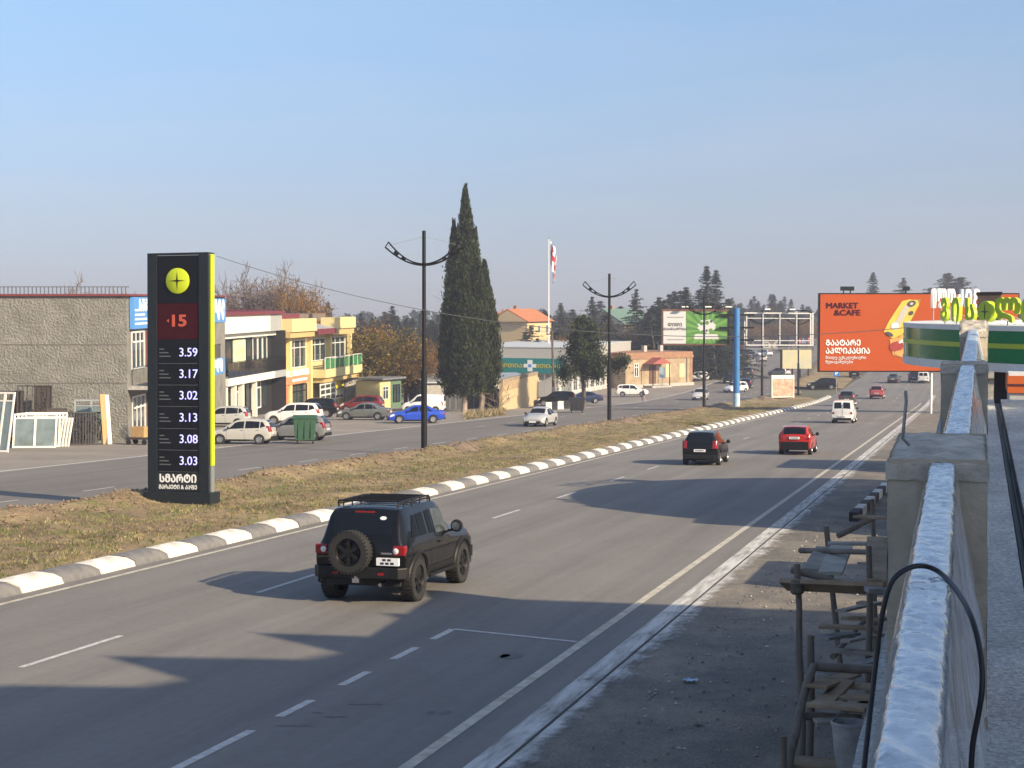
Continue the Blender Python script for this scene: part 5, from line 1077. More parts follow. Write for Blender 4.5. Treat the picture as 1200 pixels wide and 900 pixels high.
# -- brick house: courses of bricks are in the material at this distance
def brick_mat():
    m = bpy.data.materials.new('brick_courses'); m.use_nodes = True; n = m.node_tree.nodes; l = m.node_tree.links; b = n['Principled BSDF']; b.inputs['Roughness'].default_value = .9
    tc = n.new('ShaderNodeTexCoord'); mp = n.new('ShaderNodeMapping'); mp.inputs['Rotation'].default_value = (PI/2, 0, 0); l.new(tc.outputs['Object'], mp.inputs[0])
    br = n.new('ShaderNodeTexBrick'); br.inputs['Scale'].default_value = 1.6; br.inputs['Color1'].default_value = (.35, .255, .150, 1); br.inputs['Color2'].default_value = (.26, .185, .112, 1); br.inputs['Mortar'].default_value = (.34, .28, .20, 1); br.inputs['Mortar Size'].default_value = .03
    l.new(mp.outputs[0], br.inputs['Vector']); nz = n.new('ShaderNodeTexNoise'); nz.inputs['Scale'].default_value = .7; nz.inputs['Detail'].default_value = 8; l.new(tc.outputs['Object'], nz.inputs['Vector'])
    mx = n.new('ShaderNodeMix'); mx.data_type = 'RGBA'; mx.blend_type = 'OVERLAY'; mx.inputs[0].default_value = .6; l.new(br.outputs[0], mx.inputs[6]); l.new(nz.outputs[0], mx.inputs[7]); l.new(mx.outputs[2], b.inputs['Base Color']); return m
P0 = gp(733, 455.5); P1 = gp(811, 451)
t, Mx, L = bld('brick_house', 'low brick house with a small red porch roof across the far road', P0, P1)
zt = on(Mx, 740, 421)[1]; MB().box(0, L, 0, 9, -2, zt).build('wall', brick_mat(), t)
OB = M('orange_brick', (.27, .145, .085), .9, var=.25, scale=2); MB().box(-.15, L+.15, -.15, 9.1, zt+.002, zt+.45).build('cornice', OB, t); MB().box(-.06, L+.06, -.06, 9, zt+.452, zt+.95).build('parapet', OB, t)
MB().box(L-.5, L+.03, -.04, 9, -.02, zt-.01).build('corner_pier', OB, t); MB().box(.0, L+.1, -.35, -.01, -1, .55).build('stone_base', M('pale_stone', (.40, .37, .33), .9, var=.15), t)
xa = on(Mx, 753, 440)[0]; xb = on(Mx, 776, 440)[0]; zr = on(Mx, 760, 426)[1]
pr = MB(); pr.prism([(xa, zr), (xb, zr), ((xa+xb)/2, zr+.95)], -2.2, -.16, 'XZ'); pr.build('porch_roof', M('red_sheet', (.30, .075, .055), .55, var=.12), t)
for xp in (xa+.3, xb-.3): MB().cyl((xp, -2.0, -.5), (xp, -2.0, zr), .08, .08, 8).build('porch_post', BLACK, t)
MB().box((xa+xb)/2-.7, (xa+xb)/2+.7, -.06, -.005, .3, zr-.3).build('door', M('brown_door', (.10, .045, .025), .6, var=.15), t)
MB().box(xa, xb, -2.2, -.36, -1, .35).build('porch_step', CONC, t)
for (pa, pb, k) in ((743, 748, 0), (780, 786, 1), (796, 802, 1)):
    x0, x1 = on(Mx, pa, 440)[0], on(Mx, pb, 440)[0]; z0, z1 = on(Mx, pa, 442)[1], on(Mx, pa, 426)[1]
    if k: MB().box(x0, x1, -.05, -.004, z0, z1).build('boarded_window', M('board_pale', (.55, .44, .27), .8, var=.1), t)
    else: window(t, x0, x1, z0, z1, -.004, WFR, WGL, 1, 1, .1)
for px in (772, 791): 
    x0 = on(Mx, px, 414)[0]; MB().box(x0-.3, x0+.3, 3, 3.6, zt+.9, zt+1.9).build('chimney', M('pale_stone', (.40, .37, .33)), t)
MB().cyl((L-1.2, -.12, -.5), (L-1.2, -.12, zt), .07, .07, 8).build('drainpipe', STEEL, t)
# -- houses among the trees
def house(label, px0, px1, pe, pb, pr, D, wall, roof, wins, ang=.0, depth=9):
    P0 = pt(px0, pb, D); P1 = pt(px1, pb, D*(1+ang)); P0 = Vector((P0.x, P0.y, 0)); P1 = Vector((P1.x, P1.y, 0)); Mx = frame(P0, P1); t = thing('house', label, 'house', M=Mx); L = (P1-P0).length
    ze = on(Mx, px0, pe)[1]; zr = on(Mx, px0, pr)[1]; MB().box(0, L, 0, depth, -4, ze).build('wall', wall, t)
    r = MB(); e = .6
    r.prism([(-e, ze-.02), (depth+e, ze-.02), (depth/2, zr)], -e, L+e, 'YZ'); r.build('roof', roof, t)
    m = MB(); m.prism([(0, ze), (depth, ze), (depth/2, zr-.35)], L+e+.002, L+e+.05, 'YZ'); m.prism([(0, ze), (depth, ze), (depth/2, zr-.35)], -e-.05, -e-.002, 'YZ'); m.build('gable', wall, t)
    for k in range(wins):
        for rr in range(2):
            x0 = L*(k+.25)/wins; z1 = ze-.7-rr*3.0; window(t, x0, x0+1.1, z1-1.5, z1, -.01, WFR, WGL, 1, 0, .09)
    MB().box(L*.3, L*.3+.6, depth*.5, depth*.5+.6, zr-1, zr+.6).build('chimney', OB, t)
    return t
ORF = M('orange_tiles', (.46, .17, .065), .75, col2=(.36, .13, .055), scale=1.2, bump=.6, bscale=8); YH = M('house_yellow', (.58, .44, .24), .8, var=.08)
house('tall yellow house with a bright orange tiled roof above the pharmacy', 618, 646, 377, 400, 362, 300, YH, ORF, 3, .03, 8); house('house whose orange roof shows left of the tall yellow house, behind the cypresses', 580, 603, 375, 400, 366, 312, M('house_grey', (.36, .34, .31), .8, var=.1), ORF, 2, .0, 9)
house('pale house with a dull green roof between the conifers', 732, 762, 380, 400, 362, 300, M('house_cream', (.55, .49, .38), .8, var=.08), M('green_roof', (.12, .20, .16), .6, var=.15), 2, .02, 10)
house('small red-roofed roadside shop beyond the junction behind the blue column', 838, 868, 413, 428, 404, 330, M('house_pale', (.50, .44, .42), .8, var=.1), M('red_roof', (.42, .03, .04), .5, var=.1), 3, .0, 6)
house('dark brick house with a low roof at the far end beneath the empty frame', 893, 932, 398, 412, 392, 430, M('house_grey', (.36, .34, .31)), M('slate_roof', (.18, .19, .21), .6, var=.15), 3, .0, 8)
t, Mx, L = bld('shop_row', 'distant row of shopfronts with blue and pink posters seen through the empty frame', cs(.175*400, 400), cs(.192*400, 402)); zz = on(Mx, 930, 400)[1]
MB().box(0, L, 0, 6, -3, zz+2.6).build('wall', DWALL, t); 
for k, c in enumerate(((.10, .18, .40), (.55, .10, .22), (.16, .22, .45), (.60, .16, .25))): MB().box(L*(k+.1)/4, L*(k+.9)/4, -.06, -.005, zz-.4, zz+2.0).build('poster', M('shop_poster_%s' % 'abcd'[k], c, .5, col2=tuple(min(1, v*1.6) for v in c), scale=1), t)

# ------------------------------------------------------------- boards, columns, poles
# blue column carrying the green billboard and an empty frame
bp_ = gp(863, 478.5); Dc = (bp_-CAMP).dot(FW)
col = thing('advertising_column', 'tall blue steel column with short black brackets, standing on the median', 'column', bp_); zt = pt(863, 361, Dc).z-bp_.z
MB().cyl((0,0,-.3), (0,0,zt*.15), .37, .37, 20).build('pale_foot', M('faded_blue', (.25, .45, .62), .6, col2=(.50, .58, .64), scale=1.2), col, smooth=60); MB().cyl((0,0,zt*.15+.002), (0,0,zt), .36, .36, 20).build('shaft', M('blue_steel', (.018, .13, .36), .45, col2=(.03, .17, .42), scale=1), col, smooth=60)
for py in (369, 384, 398.5):
    q = pt(863, py, Dc).z-bp_.z
    for sx in (-1, 1): v = RT*sx; o = MB().box(-.95, .95, -.10, .10, -.10, .10).build('bracket', BLACK, col); o.location = (v.x*.9, v.y*.9, q); o.rotation_euler = (0, 0, YAW)
def board_frame(px0, px1, py0, py1, D0, D1):
    a = pt(px0, py1, D0); b_ = pt(px1, py1, D1); Mx = Matrix.Translation(a) @ Matrix.Rotation(math.atan2((b_-a).y, (b_-a).x), 4, 'Z'); return Mx, (Vector((b_.x, b_.y, 0))-Vector((a.x, a.y, 0))).length, (py1-py0)/1850*D0
Mx, L, Hh = board_frame(776, 854, 362.5, 404, Dc, Dc+.3)
t = thing('green_billboard', 'billboard half white notice half green advertisement mounted left of the blue column', 'billboard', M=Mx)
MB().box(-.05, L+.05, .02, .35, -.05, Hh+.02).build('back_frame', M('rust_frame', (.12, .055, .035), .7, var=.25), t)
PW = M('poster_white', (.50, .51, .52), .55, var=.03); w = MB().box(.12, L*.355, -.03, .018, .12, Hh-.22).build('white_half', PW, t)
GRN = M('poster_leaf_green', (.02, .13, .03), .5, col2=(.09, .23, .04), scale=.35); g = MB().box(L*.355+.01, L-.15, -.03, .018, .12, Hh-.22).build('green_half', GRN, t)
put_text('notice_lettering', 'ᲓᲘᲓᲘ', M('ink', (.05, .05, .055), .6, var=0), w, (L*.19, -.045, Hh*.56), .50, .02); put_text('notice_lettering', 'ᲤᲐᲡᲓᲐᲙᲚᲔᲑᲐ', M('ink', (.05, .05, .055)), w, (L*.19, -.045, Hh*.44), .36, .02)
m = MB(); m.box(L*.07, L*.32, -.04, -.031, Hh*.76, Hh*.79); m.box(L*.07, L*.32, -.04, -.031, Hh*.13, Hh*.16); m.build('notice_lines', M('ink_pale', (.25, .25, .26), .6, var=0), w)
rays = MB(); cx_, cz_ = L*.665, Hh*.42
for k in range(18):
    a0, a1 = 2*PI*k/18, 2*PI*(k+.5)/18
    def clip(a): 
        c, s_ = math.cos(a), math.sin(a); tt = min(((L-.18-cx_)/c if c > 0 else (L*.355+.04-cx_)/c) if abs(c) > 1e-6 else 9, ((Hh-.25-cz_)/s_ if s_ > 0 else (.15-cz_)/s_) if abs(s_) > 1e-6 else 9); return (cx_+c*tt, cz_+s_*tt)
    rays.prism([(cx_, cz_), clip(a0), clip(a1)], -.036, -.031, 'XZ')
rays.build('sunburst_rays', M('poster_lime', (.11, .27, .045), .5, var=.1), g, fix=True)
ms = MB(); pw = [(cx_+(.95*math.cos(2*PI*k/22))*(1+.15*math.sin(k*2.7)), Hh*.52+.72*math.sin(2*PI*k/22)*(1+.15*math.sin(k*1.9))) for k in range(22)]; ms.prism(pw, -.046, -.037, 'XZ'); ms.prism([(L*.66-1.35, Hh*.16), (L*.66+1.35, Hh*.16), (L*.66+1.2, Hh*.30), (L*.66-1.2, Hh*.30)], -.046, -.037, 'XZ'); mo = ms.build('white_motif', PW, g)
for (dx_, dz_, r_) in ((-.55, .60, .2), (.05, .62, .22), (-.45, .36, .2), (.45, .40, .24), (.5, .66, .15), (0, .40, .13)):
    MB().lathe([(.001, -.052), (r_, -.052), (r_, -.0465)], (cx_+dx_, 0, Hh*dz_), 'Y', 14).build('motif_spot', GRN if r_ > .18 else M('ink', (.05, .05, .055)), mo)
for px in (800, 827, 851): 
    x0 = (px-776)/78*L; MB().tube([(x0, .1, Hh), (x0, -.2, Hh+.25), (x0+.1, -.8, Hh+.28)], .04, 6).build('lamp_arm', STEEL, t); MB().box(x0-.25, x0+.45, -1.0, -.7, Hh+.18, Hh+.30).build('flood_light', WHITE, t)
Mx, L, Hh = board_frame(874, 953, 366, 405, Dc, Dc+1.5)
t = thing('empty_billboard_frame', 'bare grey steel billboard frame without a poster mounted right of the blue column', 'billboard', M=Mx)
for yy in (-.1, .5):
    for (x0, x1, z0, z1) in ((0, L, 0, .12), (0, L, Hh-.12, Hh), (0, .12, .121, Hh-.121), (L-.16, L, .121, Hh-.121)): MB().box(x0, x1, yy, yy+.10, z0, z1).build('frame_bar', M('galvanised', (.42, .43, .44), .45, metal=.4, var=.12), t)
for k in range(1, 4): MB().box(L*k/4-.05, L*k/4+.05, -.08, .0, .122, Hh-.122).build('frame_bar', M('galvanised', (.42, .43, .44)), t)
for zz in (.55, Hh-.62): MB().box(.13, L-.17, .02, .09, zz-.04, zz+.04).build('frame_bar', M('galvanised', (.42, .43, .44)), t)
MB().tube([(.1, .2, -.35), (L*.98, .2, -.35)], .06, 6).build('catwalk', STEEL, t); MB().tube([(L*.62, .2, Hh), (L*.62, -.2, Hh+.28), (L*.9, -.25, Hh+.2), (L, 0, Hh-.1)], .06, 6).build('bent_rail', BLACK, t)
for px in (896, 925): x0 = (px-874)/79*L; MB().box(x0-.3, x0+.3, -.9, -.65, Hh+.25, Hh+.38).build('flood_light', WHITE, t)
# faded notice board on two posts
a = gp(904, 469.5); b_ = gp(929.5, 468); D = (a-CAMP).dot(FW); Mx = Matrix.Translation(a) @ Matrix.Rotation(math.atan2((b_-a).y, (b_-a).x), 4, 'Z'); L = (b_-a).length; hh = 30/1850*D
t = thing('notice_board', 'square white-framed board with a faded orange brick-like print on two posts on the median', 'notice board', M=Mx)
for x0 in (0, L): MB().box(x0-.11, x0+.11, -.1, .1, -.3, hh).build('post', M('cream_post', (.52, .49, .42), .7, var=.12), t)
MB().box(.111, L-.111, -.08, .06, hh*.84, hh*.99).build('top_board', PW, t); MB().box(.111, L-.111, -.08, .06, .35, .52).build('bottom_rail', M('cream_post', (.52, .49, .42)), t)
MB().box(.111, L-.111, -.04, .04, .522, hh*.84-.002).build('faded_print', M('faded_print', (.30, .12, .065), .8, spec=.1, col2=(.52, .41, .33), scale=2.2, detail=10), t)
# small yellowed billboard further back
D = 262; Mx, L, Hh = board_frame(917, 951, 410, 432, D, D)
t = thing('small_billboard', 'small yellowed blank billboard on dark posts beyond the faded notice board', 'billboard', M=Mx)
MB().box(0, L, 0, .2, 0, Hh).build('yellowed_sheet', M('yellow_sheet', (.56, .50, .26), .6, col2=(.42, .42, .34), scale=.5), t); MB().box(-.35, 0-.01, -.05, .3, -.2, Hh).build('side_edge', BLACK, t)
for k in (.35, .62, .9): MB().cyl((L*k, .3, -4.5), (L*k, .3, Hh*.5), .12, .12, 8).build('post', BLACK, t)
MB().box(-.8, L*.5, -.3, -.2, Hh+.35, Hh+.43).build('lamp_bar', STEEL, t)
# the big orange billboard
D = 150; a = pt(960.5, 434.5, D); b_ = pt(1192, 437, D+.0); Mx = Matrix.Translation(a) @ LEVEL @ Matrix.Rotation(YAW, 4, 'Z'); L = (Vector((b_.x, b_.y, 0))-Vector((a.x, a.y, 0))).length; Hh = 89.5/1850*D
t = thing('orange_billboard', 'huge orange billboard with white Georgian lettering and a yellow car advertisement', 'billboard', M=Mx)
ORB = M('billboard_orange', (.40, .070, .010), .6, spec=.12, var=.03, scale=.4); bd = MB().box(0, L, 0, .5, 0, Hh).build('panel', ORB, t); MB().box(-.12, L+.12, .06, .62, -.12, Hh+.12).build('back_frame', BLACK, t)
u = lambda px, py: ((px-960.5)/231.5*L, (434.5-py)/89.5*Hh)
MAR = M('maroon_ink', (.055, .004, .008), .8, var=0, spec=.05)
def bt(s, px, py, size, mat, bold, sx=1): x, zz = u(px, py); put_text('lettering', s, mat, bd, (x, -.03, zz), size/89.5*Hh, bold, .02, 'LEFT', sx=sx)
bt('MARKET', 967, 358.5, 9.0, MAR, .03, 1.10); bt('&CAFE', 976.5, 366.8, 9.0, MAR, .03, 1.16)
bt('ᲒᲐᲐᲢᲐᲠᲔ', 967, 402, 9.0, SHOPW, .03, .98); bt('ᲐᲞᲚᲘᲙᲐᲪᲘᲐ', 967, 411.5, 9.0, SHOPW, .03, .95)
bt('მიიღე ექსკლუზიური', 967, 419.2, 4.4, SHOPW, .01, 1.02); bt('შეთავაზებები', 967, 424.2, 4.4, SHOPW, .01, 1.0)
def flat(name, pts, mat, dep, parent=None): 
    P = [u(*p) for p in pts]; ar = sum(P[i][0]*P[(i+1) % len(P)][1]-P[(i+1) % len(P)][0]*P[i][1] for i in range(len(P)))
    return MB().prism(P if ar > 0 else P[::-1], -dep, -dep+.018, 'XZ').build(name, mat, parent or bd)
def disc(name, px, py, rx, ry, rot, mat, dep, parent=None):
    return flat(name, [(px+rx*math.cos(k*PI/10)*math.cos(rot)-ry*math.sin(k*PI/10)*math.sin(rot), py+rx*math.cos(k*PI/10)*math.sin(rot)+ry*math.sin(k*PI/10)*math.cos(rot)) for k in range(20)], mat, dep, parent)
YC = M('print_yellow', (.62, .42, .03), .5, col2=(.66, .50, .08), scale=.8); GC = M('print_grey', (.46, .44, .38), .5, var=.08); INK = M('ink', (.05, .05, .055)); SAU = M('print_sauce', (.30, .03, .02), .5, var=.2); BUN = M('print_bun', (.55, .26, .06), .5, col2=(.62, .36, .12), scale=1)
flat('print_car_shadow', [(1060, 352), (1078, 351), (1070, 370), (1062, 385)], M('print_olive', (.22, .20, .04), .5, var=.1), .022)
flat('print_car', [(1035, 389), (1040, 378), (1050, 362), (1056, 353), (1064, 351), (1074, 352), (1076, 357), (1068, 372), (1062, 384), (1054, 396), (1044, 396)], YC, .041)
flat('print_roof', [(1047, 381), (1054, 366), (1060, 357), (1065, 360), (1058, 374), (1052, 384)], GC, .060)
disc('print_wheel', 1067, 356, 5.2, 3.6, -.35, INK, .079); disc('print_wheel', 1066.5, 367, 3, 2.4, -.6, INK, .079); disc('print_wheel', 1041.5, 391.5, 5, 2.2, .45, INK, .079); disc('print_hub', 1067, 356, 2.2, 1.5, -.35, GC, .098); disc('print_badge', 1048, 382, 4.8, 4.2, 0, M('print_badge', (.60, .62, .68), .5, var=.05), .079)
flat('print_bun', [(1042, 398), (1056, 392), (1066, 396), (1067, 412), (1056, 419), (1046, 416)], BUN, .041); disc('print_sauce', 1050, 406, 8.5, 6, -.2, SAU, .060); disc('print_cream', 1056, 400, 4, 1.6, -.5, SHOPW, .079); disc('print_bun', 1056, 414.5, 8, 3.6, .15, BUN, .079)
for px, w_ in ((1126, .45), (1150, .45)): x0, _ = u(px, 434); MB().cyl((x0, .9, -6), (x0, .9, Hh*.9), w_, w_, 14).build('mast', STEEL, t, smooth=60)
x0, _ = u(1092.5, 434); MB().cyl((x0, .3, -4.6), (x0, .3, -.12), .12, .12, 10).build('white_prop', WHITE, t, smooth=60)
for px in (988, 996, 1061): x0, zz = u(px, 344.5); m = MB(); m.tube([(x0, .3, zz), (x0, .1, zz+.5)], .06, 6); m.box(x0-.3, x0+.3, -.1, .3, zz+.3, zz+.7); m.build('flood_light', BLACK, t)
# flag pole and wooden utility pole
D = 238; fp = pt(643, 440, D); z0 = gz(fp.y); t = thing('flagpole', 'tall white flagpole behind the pharmacy', 'flagpole', (fp.x, fp.y, z0)); ztp = pt(643, 280, D).z-z0
MB().cyl((0,0,-.3), (0,0,ztp), .10, .06, 10).build('pole', WHITE, t, smooth=60); MB().lathe([(.001, -.12), (.12, 0), (.001, .12)], (0, 0, ztp+.1), n=10).build('finial', CHROME, t)
fl = thing('national_flag', 'white flag with red crosses hanging limp from the tall flagpole', 'flag', M=Matrix.Translation((fp.x, fp.y, z0+ztp-.3)) @ Matrix.Rotation(YAW, 4, 'Z'))
def flag_mat():
    m = bpy.data.materials.new('flag_cloth'); m.use_nodes = True; n = m.node_tree.nodes; l = m.node_tree.links; b = n['Principled BSDF']; b.inputs['Roughness'].default_value = .8
    at = n.new('ShaderNodeVertexColor'); at.layer_name = 'print'; l.new(at.outputs[0], b.inputs['Base Color']); return m
FW_, FH = 5.4, 3.6; nu, nv = 60, 40; b = MB()
def ffn(u_, v_):                                             # limp cloth: hangs in folds from the hoist
    dr = u_*FW_; x = .16+.95*(1-math.exp(-dr*.8))*(.55+.45*v_) + .14*math.sin(dr*3.2+v_*2); y = .32*math.sin(dr*2.6+v_*1.5)*min(1, dr); zz = -FH*(1-v_)*.95 - (dr**1.0)*.62
    return (x, y, zz)
b.grid(ffn, nu, nv); fo = b.build('cloth', flag_mat(), fl, smooth=180, fix=False)
ca = fo.data.color_attributes.new('print', 'FLOAT_COLOR', 'POINT')
for j in range(nv+1):
    for i in range(nu+1):
        u_, v_ = i/nu, j/nv; red = abs(u_-.5) < .075 or abs(v_-.5) < .11
        for cu_ in (.21, .79):
            for cv_ in (.2, .8):
                if (abs(u_-cu_) < .03 and abs(v_-cv_) < .13) or (abs(v_-cv_) < .045 and abs(u_-cu_) < .09): red = True
        ca.data[j*(nu+1)+i].color = (.55, .015, .03, 1) if red else (.72, .72, .73, 1)
up_ = gp(648, 475.5); t = thing('utility_pole', 'weathered wooden utility pole left of the evergreen tree', 'pole', up_); zz = pt(648, 387, (up_-CAMP).dot(FW)).z-up_.z
MB().cyl((0,0,-.3), (.05,0,zz*.25), .19, .18, 10).build('concrete_foot', M('pale_concrete', (.36, .35, .33)), t, smooth=60); MB().cyl((.05,0,zz*.2), (-.1,0,zz), .15, .11, 10).build('shaft', M('dark_wood', (.10, .08, .065), .9, var=.3, scale=6), t, smooth=60); m = MB(); m.box(-.8, .7, -.05, .05, zz-.5, zz-.38)
for k in (-.7, -.3, .3, .6): m.cyl((k, 0, zz-.38), (k, 0, zz-.15), .05, .04, 6)
m.build('crossarm', BLACK, t); MB().tube([(.0, 0, zz-.3), (.5, -.1, zz+.25), (.8, -.1, zz+.1)], .04, 6).build('lamp_arm', STEEL, t)
def wire(label, a, b_, sag, r=.012, n=40):
    a, b_ = Vector(a), Vector(b_); return tag(MB().tube([a.lerp(b_, k/n)-Vector((0, 0, sag*4*(k/n)*(1-k/n))) for k in range(n+1)], r, 5).build('overhead_cable', M('grey_cable', (.16, .16, .17), .6, var=.1), None, smooth=70), label, 'cable')
wire('long sagging overhead cable from the price sign across to the station canopy', pt(254, 300, 52.3), pt(1066, 383.5, 44), 1.15, .011, 60)
wire('thin overhead wire from the utility pole towards the cypresses', pt(644, 389, (up_-CAMP).dot(FW)), cs(-9.5, 190, 13), .8, .02)
# road signs
q = gp(776, 467.5); t = thing('road_sign', 'grey-backed rectangular road sign on a thin post before the brick house', 'road sign', q); D = (q-CAMP).dot(FW); MB().cyl((0,0,-.2), (0,0,36/1850*D), .05, .05, 8).build('post', STEEL, t); o = MB().box(-.35, .35, -.03, .03, 24/1850*D, 37/1850*D).build('plate', M('sign_back', (.33, .40, .48), .45, metal=.3, var=.08), t); o.location = (0, -.08, 0); o.rotation_euler = (0, 0, YAW)
q = gp(980, 460); t = thing('parking_sign', 'small square blue parking sign on a post at the median tip below the orange billboard', 'road sign', q); D = (q-CAMP).dot(FW); MB().cyl((0,0,-.2), (0,0,25/1850*D), .05, .05, 8).build('post', STEEL, t); o = MB().box(-.4, .4, -.03, .03, 0, .8).build('plate', M('parking_blue', (.03, .16, .48), .4, var=.03), t); o.location = Vector((0, 0, 19/1850*D))-FW*.09; o.rotation_euler = (0, 0, YAW)
put_text('letter', 'P', SHOPW, o, (0, -.035, .4), .75, .03)
# containers, barriers, person
def dumpster(label, pos, mat, w, d_, h, rz):
    t = thing('rubbish_container', label, 'container', pos, rz); m = MB(); vs = [(sx*w*f, sy*d_*f, z_) for z_, f in ((.22, .42), (h, .5)) for sx, sy in ((-1,-1),(1,-1),(1,1),(-1,1))]
    m.add(vs, ((0,3,2,1),(4,5,6,7),(0,1,5,4),(1,2,6,5),(2,3,7,6),(3,0,4,7))); m.build('bin_body', mat, t, bevel=.03)
    for k in range(3): MB().box(-.02+(k-1)*w*.27, .02+(k-1)*w*.27, -d_*.5-.02, -d_*.44, .35, h-.08).build('rib', mat, t)
    MB().box(-w*.54, w*.54, -d_*.53, d_*.53, h+.003, h+.07).build('rim', mat, t, bevel=.015); m = MB(); m.grid(lambda u_, v_: (lerp(-w*.52, w*.52, u_), lerp(-d_*.5, d_*.5, v_), h+.09+.16*math.sin(v_*PI)), 1, 8); m.build('lid', mat, t, smooth=60)
    for sx in (-1, 1):
        MB().cyl((sx*w*.52, 0, h-.12), (sx*w*.60, 0, h-.12), .04, .04, 8).build('lift_pin', STEEL, t)
        for sy in (-1, 1): MB().cyl((sx*w*.34-.04, sy*d_*.3, .11), (sx*w*.34+.04, sy*d_*.3, .11), .11, .11, 12).build('castor', DARK, t)
    return t
dumpster('green wheeled rubbish container standing at the edge of the far road', gp(357.5, 520), M('container_green', (.030, .085, .045), .5, var=.15), 1.32, 1.0, 1.42, YAW+.1)
dumpster('black wheeled rubbish container standing under the evergreen tree', gp(676, 484), M('container_black', (.02, .022, .022), .5, var=.15), 1.5, 1.0, 1.25, YAW)
bs = None
for i, px in enumerate((643, 650, 657, 664)):
    q = gp(px, 481-i*.7); t = thing('concrete_barrier', ['leftmost white painted barrier block before the black parked car', 'black painted barrier block right of the leftmost white one', 'white painted barrier block in the middle of the short row', 'dark barrier block at the right end of the short row beside the tree'][i], 'barrier', q, YAW-.12, 'striped barrier blocks by the pharmacy')
    MB().prism([(-.30, 0), (.30, 0), (.12, .35), (.08, .85), (-.08, .85), (-.12, .35)], -.30, .30, 'YZ').build('block', WHITE if i % 2 == 0 else M('barrier_black', (.03, .03, .03), .7, var=.2), t, bevel=.02)
def person(label, pos, rz, coat, legs):
    t = thing('person', label, 'person', pos, rz)
    J = dict(pel=(0,0,.95), chest=(0,.03,1.32), neck=(0,.04,1.50), head=(0,.07,1.62), crown=(0,.06,1.72), rsh=(.19,.02,1.42), rel=(.25,-.10,1.15), rwr=(.24,-.02,.92), rha=(.23,.04,.84), lsh=(-.19,.02,1.42), lel=(-.25,.08,1.15), lwr=(-.23,.22,.98), lha=(-.22,.27,.92), rhip=(.10,0,.90), rkn=(.11,.16,.50), ran=(.11,.10,.09), rto=(.11,.28,.04), lhip=(-.10,0,.90), lkn=(-.11,-.06,.48), lan=(-.11,-.32,.12), lto=(-.11,-.18,.03))
    R = dict(pel=.16, chest=.175, neck=.06, head=.10, crown=.07, rsh=.075, rel=.055, rwr=.042, rha=.04, lsh=.075, lel=.055, lwr=.042, lha=.04, rhip=.10, rkn=.07, ran=.05, rto=.04, lhip=.10, lkn=.07, lan=.05, lto=.04)
    E = [('pel','chest'),('chest','neck'),('neck','head'),('head','crown'),('chest','rsh'),('rsh','rel'),('rel','rwr'),('rwr','rha'),('chest','lsh'),('lsh','lel'),('lel','lwr'),('lwr','lha'),('pel','rhip'),('rhip','rkn'),('rkn','ran'),('ran','rto'),('pel','lhip'),('lhip','lkn'),('lkn','lan'),('lan','lto')]
    ks = list(J); me = bpy.data.meshes.new('body'); me.from_pydata([J[k] for k in ks], [(ks.index(a), ks.index(b)) for a, b in E], []); o = link('body', me); sk = o.modifiers.new('s', 'SKIN'); o.modifiers.new('u', 'SUBSURF').levels = 1
    for k, v in zip(ks, me.skin_vertices[0].data): v.radius = (R[k], R[k]*.85); v.use_root = (k == 'pel')
    bpy.context.view_layer.update(); m2 = bpy.data.meshes.new_from_object(o.evaluated_get(bpy.context.evaluated_depsgraph_get())); bpy.data.objects.remove(o)
    m2.name = 'body'; m2.materials.clear()
    for mm in (coat, legs, M('skin', (.42, .26, .19), .6, var=.05), M('hair', (.02, .015, .012), .7, var=.1)): m2.materials.append(mm)
    for p in m2.polygons: c = p.center; p.material_index = 3 if c.z > 1.66 or (c.z > 1.57 and c.y < .04) else 2 if c.z > 1.50 else 0 if c.z > .86 and not (c.z < .93 and abs(c.x) > .18) else 2 if c.z > .80 and abs(c.x) > .18 else 1
    m2.polygons.foreach_set('use_smooth', [True]*len(m2.polygons)); link('body', m2, t)
person('person in black top and pale trousers walking in front of the white crossover', gp(754, 471.5), R_(110), M('coat_black', (.02, .02, .022), .8, var=.1), M('trousers_pale', (.36, .27, .23), .8, var=.1))

